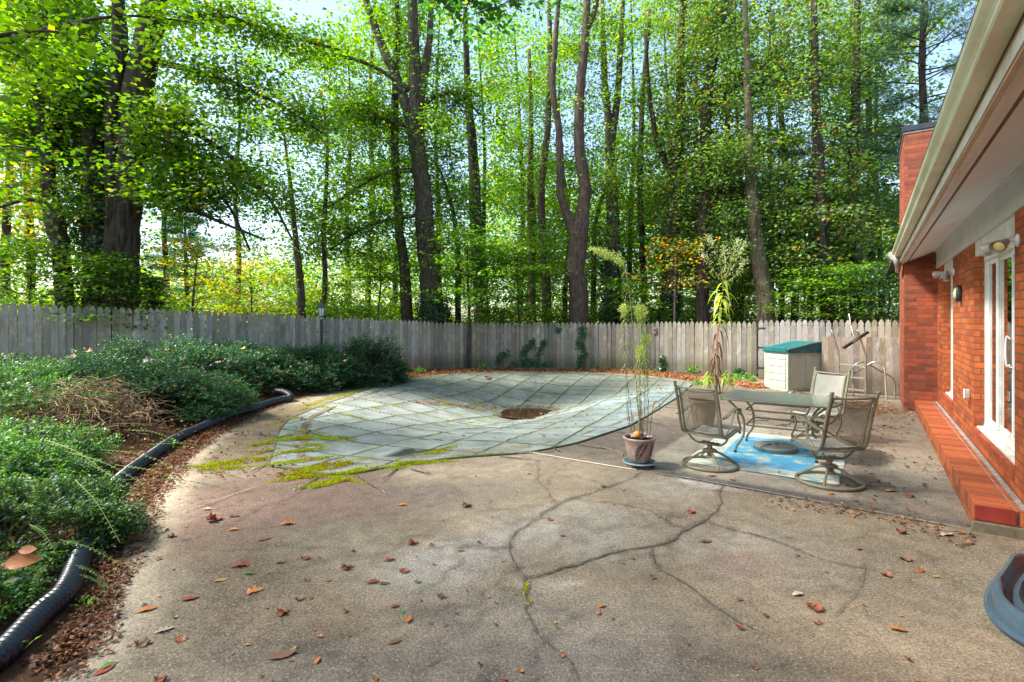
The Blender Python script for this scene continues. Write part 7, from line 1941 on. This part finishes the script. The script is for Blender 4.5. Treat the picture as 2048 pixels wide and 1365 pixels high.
where = [(20,15,'at the far left edge'),(110,16,'left of the twin oak foot'),(290,17.5,'right of the twin oak foot'),(350,20,'under the blue green pine'),(430,18.5,'under the yellow little tree'),(520,21,'in the gap left of the lamp post'),(590,19.5,'beside the slim bare stemmed tree'),(665,18.3,'right behind the lamp post'),(730,20,'left of the pole like tree'),(790,21.5,'behind the pole like tree'),(895,20.5,'right of the tall forking tree foot'),(985,20,'in the middle thicket'),(1030,22.5,'deep in the middle of the wood'),(1120,20.5,'left of the curving trunk foot'),(1195,21,'right of the curving trunk foot'),(1255,22,'right of the ivy clad tree foot'),(1310,19.5,'left of the rusty oak foot'),(1375,21,'between the two oak feet'),(1440,19.5,'left of the flaking pine foot'),(1500,21.5,'behind the flaking pine'),(1575,19,'right of the flaking pine foot'),(1690,19,'between the two dark trees by the chimney'),(1800,18,'half hidden by the chimney')]
for k, (px, Y, w) in enumerate(where):
    br_ = (LIGHT if k % 3 else GREEN) if px < 1450 else (OLIVE if k % 2 else GREEN)
    thicket('leafy undergrowth bush '+w, px, Y, 1.5, 1.0, (1.9+.5*((k*7) % 5)/4)*(1 if px < 1450 else .8), 640 if px < 1450 else 420, br_, .13, YELLOW, .22 if px < 1250 else .12)
# far wood: taller masses of bright leaves that close the view
def farwood(name, label, x0, x1, Y0, Y1, zt, n, cols, leaf):
    x = rng.uniform(x0,x1,n); y = rng.uniform(Y0,Y1,n)
    top_ = zt*(.45+.75*fbm(x, y, .16, 3, 55)); z = top_*rng.random(n)**.85
    k = fbm(x+z*.7, y+z*.5, .45, 3, 66) > .44; x,y,z = x[k],y[k],z[k]
    v,f,c = mk_spray(np.stack([x,y,z],1), cols, leaf, 9, .5, .4, 1.0, odd=YELLOW, oddp=.2, spr_col=.25)
    o = npmesh(name, v,f,M['leaf'],None,c); tag(o, label, 'woodland', None, 'stuff')
farwood('far_wood', 'sunlit yellow green leaves of the far wood, middle and right', -2, 30, 29, 42, 12.0, 15000, LIGHT, .25)
farwood('far_wood', 'low far hedge of bright leaves seen through the gap at the left', -34, -2, 30, 42, 7.0, 11000, LIGHT, .24)
# ------------------------------------------------------------------ camera, sky, sun
SUN_EL, SUN_AZ = math.radians(48), math.atan2(-.02, -1.0)       # azimuth as angle from +x
sd_ = Vector((math.cos(SUN_EL)*math.cos(SUN_AZ), math.cos(SUN_EL)*math.sin(SUN_AZ), math.sin(SUN_EL)))
L = bpy.data.lights.new('sun', 'SUN'); L.energy = 3.5; L.angle = math.radians(9); L.color = (1,.955,.88)
so_ = bpy.data.objects.new('sun', L); C.objects.link(so_); so_.rotation_euler = sd_.to_track_quat('Z','Y').to_euler()
w = bpy.data.worlds.new('World'); bpy.context.scene.world = w; w.use_nodes = True
nt = w.node_tree; nt.nodes.clear(); ou = nt.nodes.new('ShaderNodeOutputWorld'); bg = nt.nodes.new('ShaderNodeBackground'); sk = nt.nodes.new('ShaderNodeTexSky')
sk.sky_type = 'NISHITA'; sk.sun_disc = False; sk.sun_elevation = SUN_EL; sk.sun_rotation = math.atan2(sd_.x, sd_.y); sk.air_density = 1.0; sk.dust_density = 1.6; sk.ozone_density = .8
bg.inputs[1].default_value = .13
nt.links.new(sk.outputs[0], bg.inputs[0]); nt.links.new(bg.outputs[0], ou.inputs[0])
cam = bpy.data.cameras.new('camera'); co = bpy.data.objects.new('camera', cam); C.objects.link(co)
co.location = (0,0,CAMZ); co.rotation_euler = (PI/2,0,0)
cam.sensor_width = 36; cam.lens = 36*FOC/2048; cam.shift_y = -(682.5-HY)/2048; cam.clip_start = .05; cam.clip_end = 600
sc = bpy.context.scene; sc.camera = co
sc.view_settings.view_transform = 'Standard'; sc.view_settings.look = 'None'; sc.view_settings.exposure = 1.82; sc.view_settings.gamma = 1; sc.view_settings.use_curve_mapping = False
sc.cycles.use_denoising = True
sc.cycles.max_bounces = 7; sc.cycles.diffuse_bounces = 3; sc.cycles.transparent_max_bounces = 12; sc.cycles.transmission_bounces = 4
sc.cycles.sample_clamp_indirect = 6
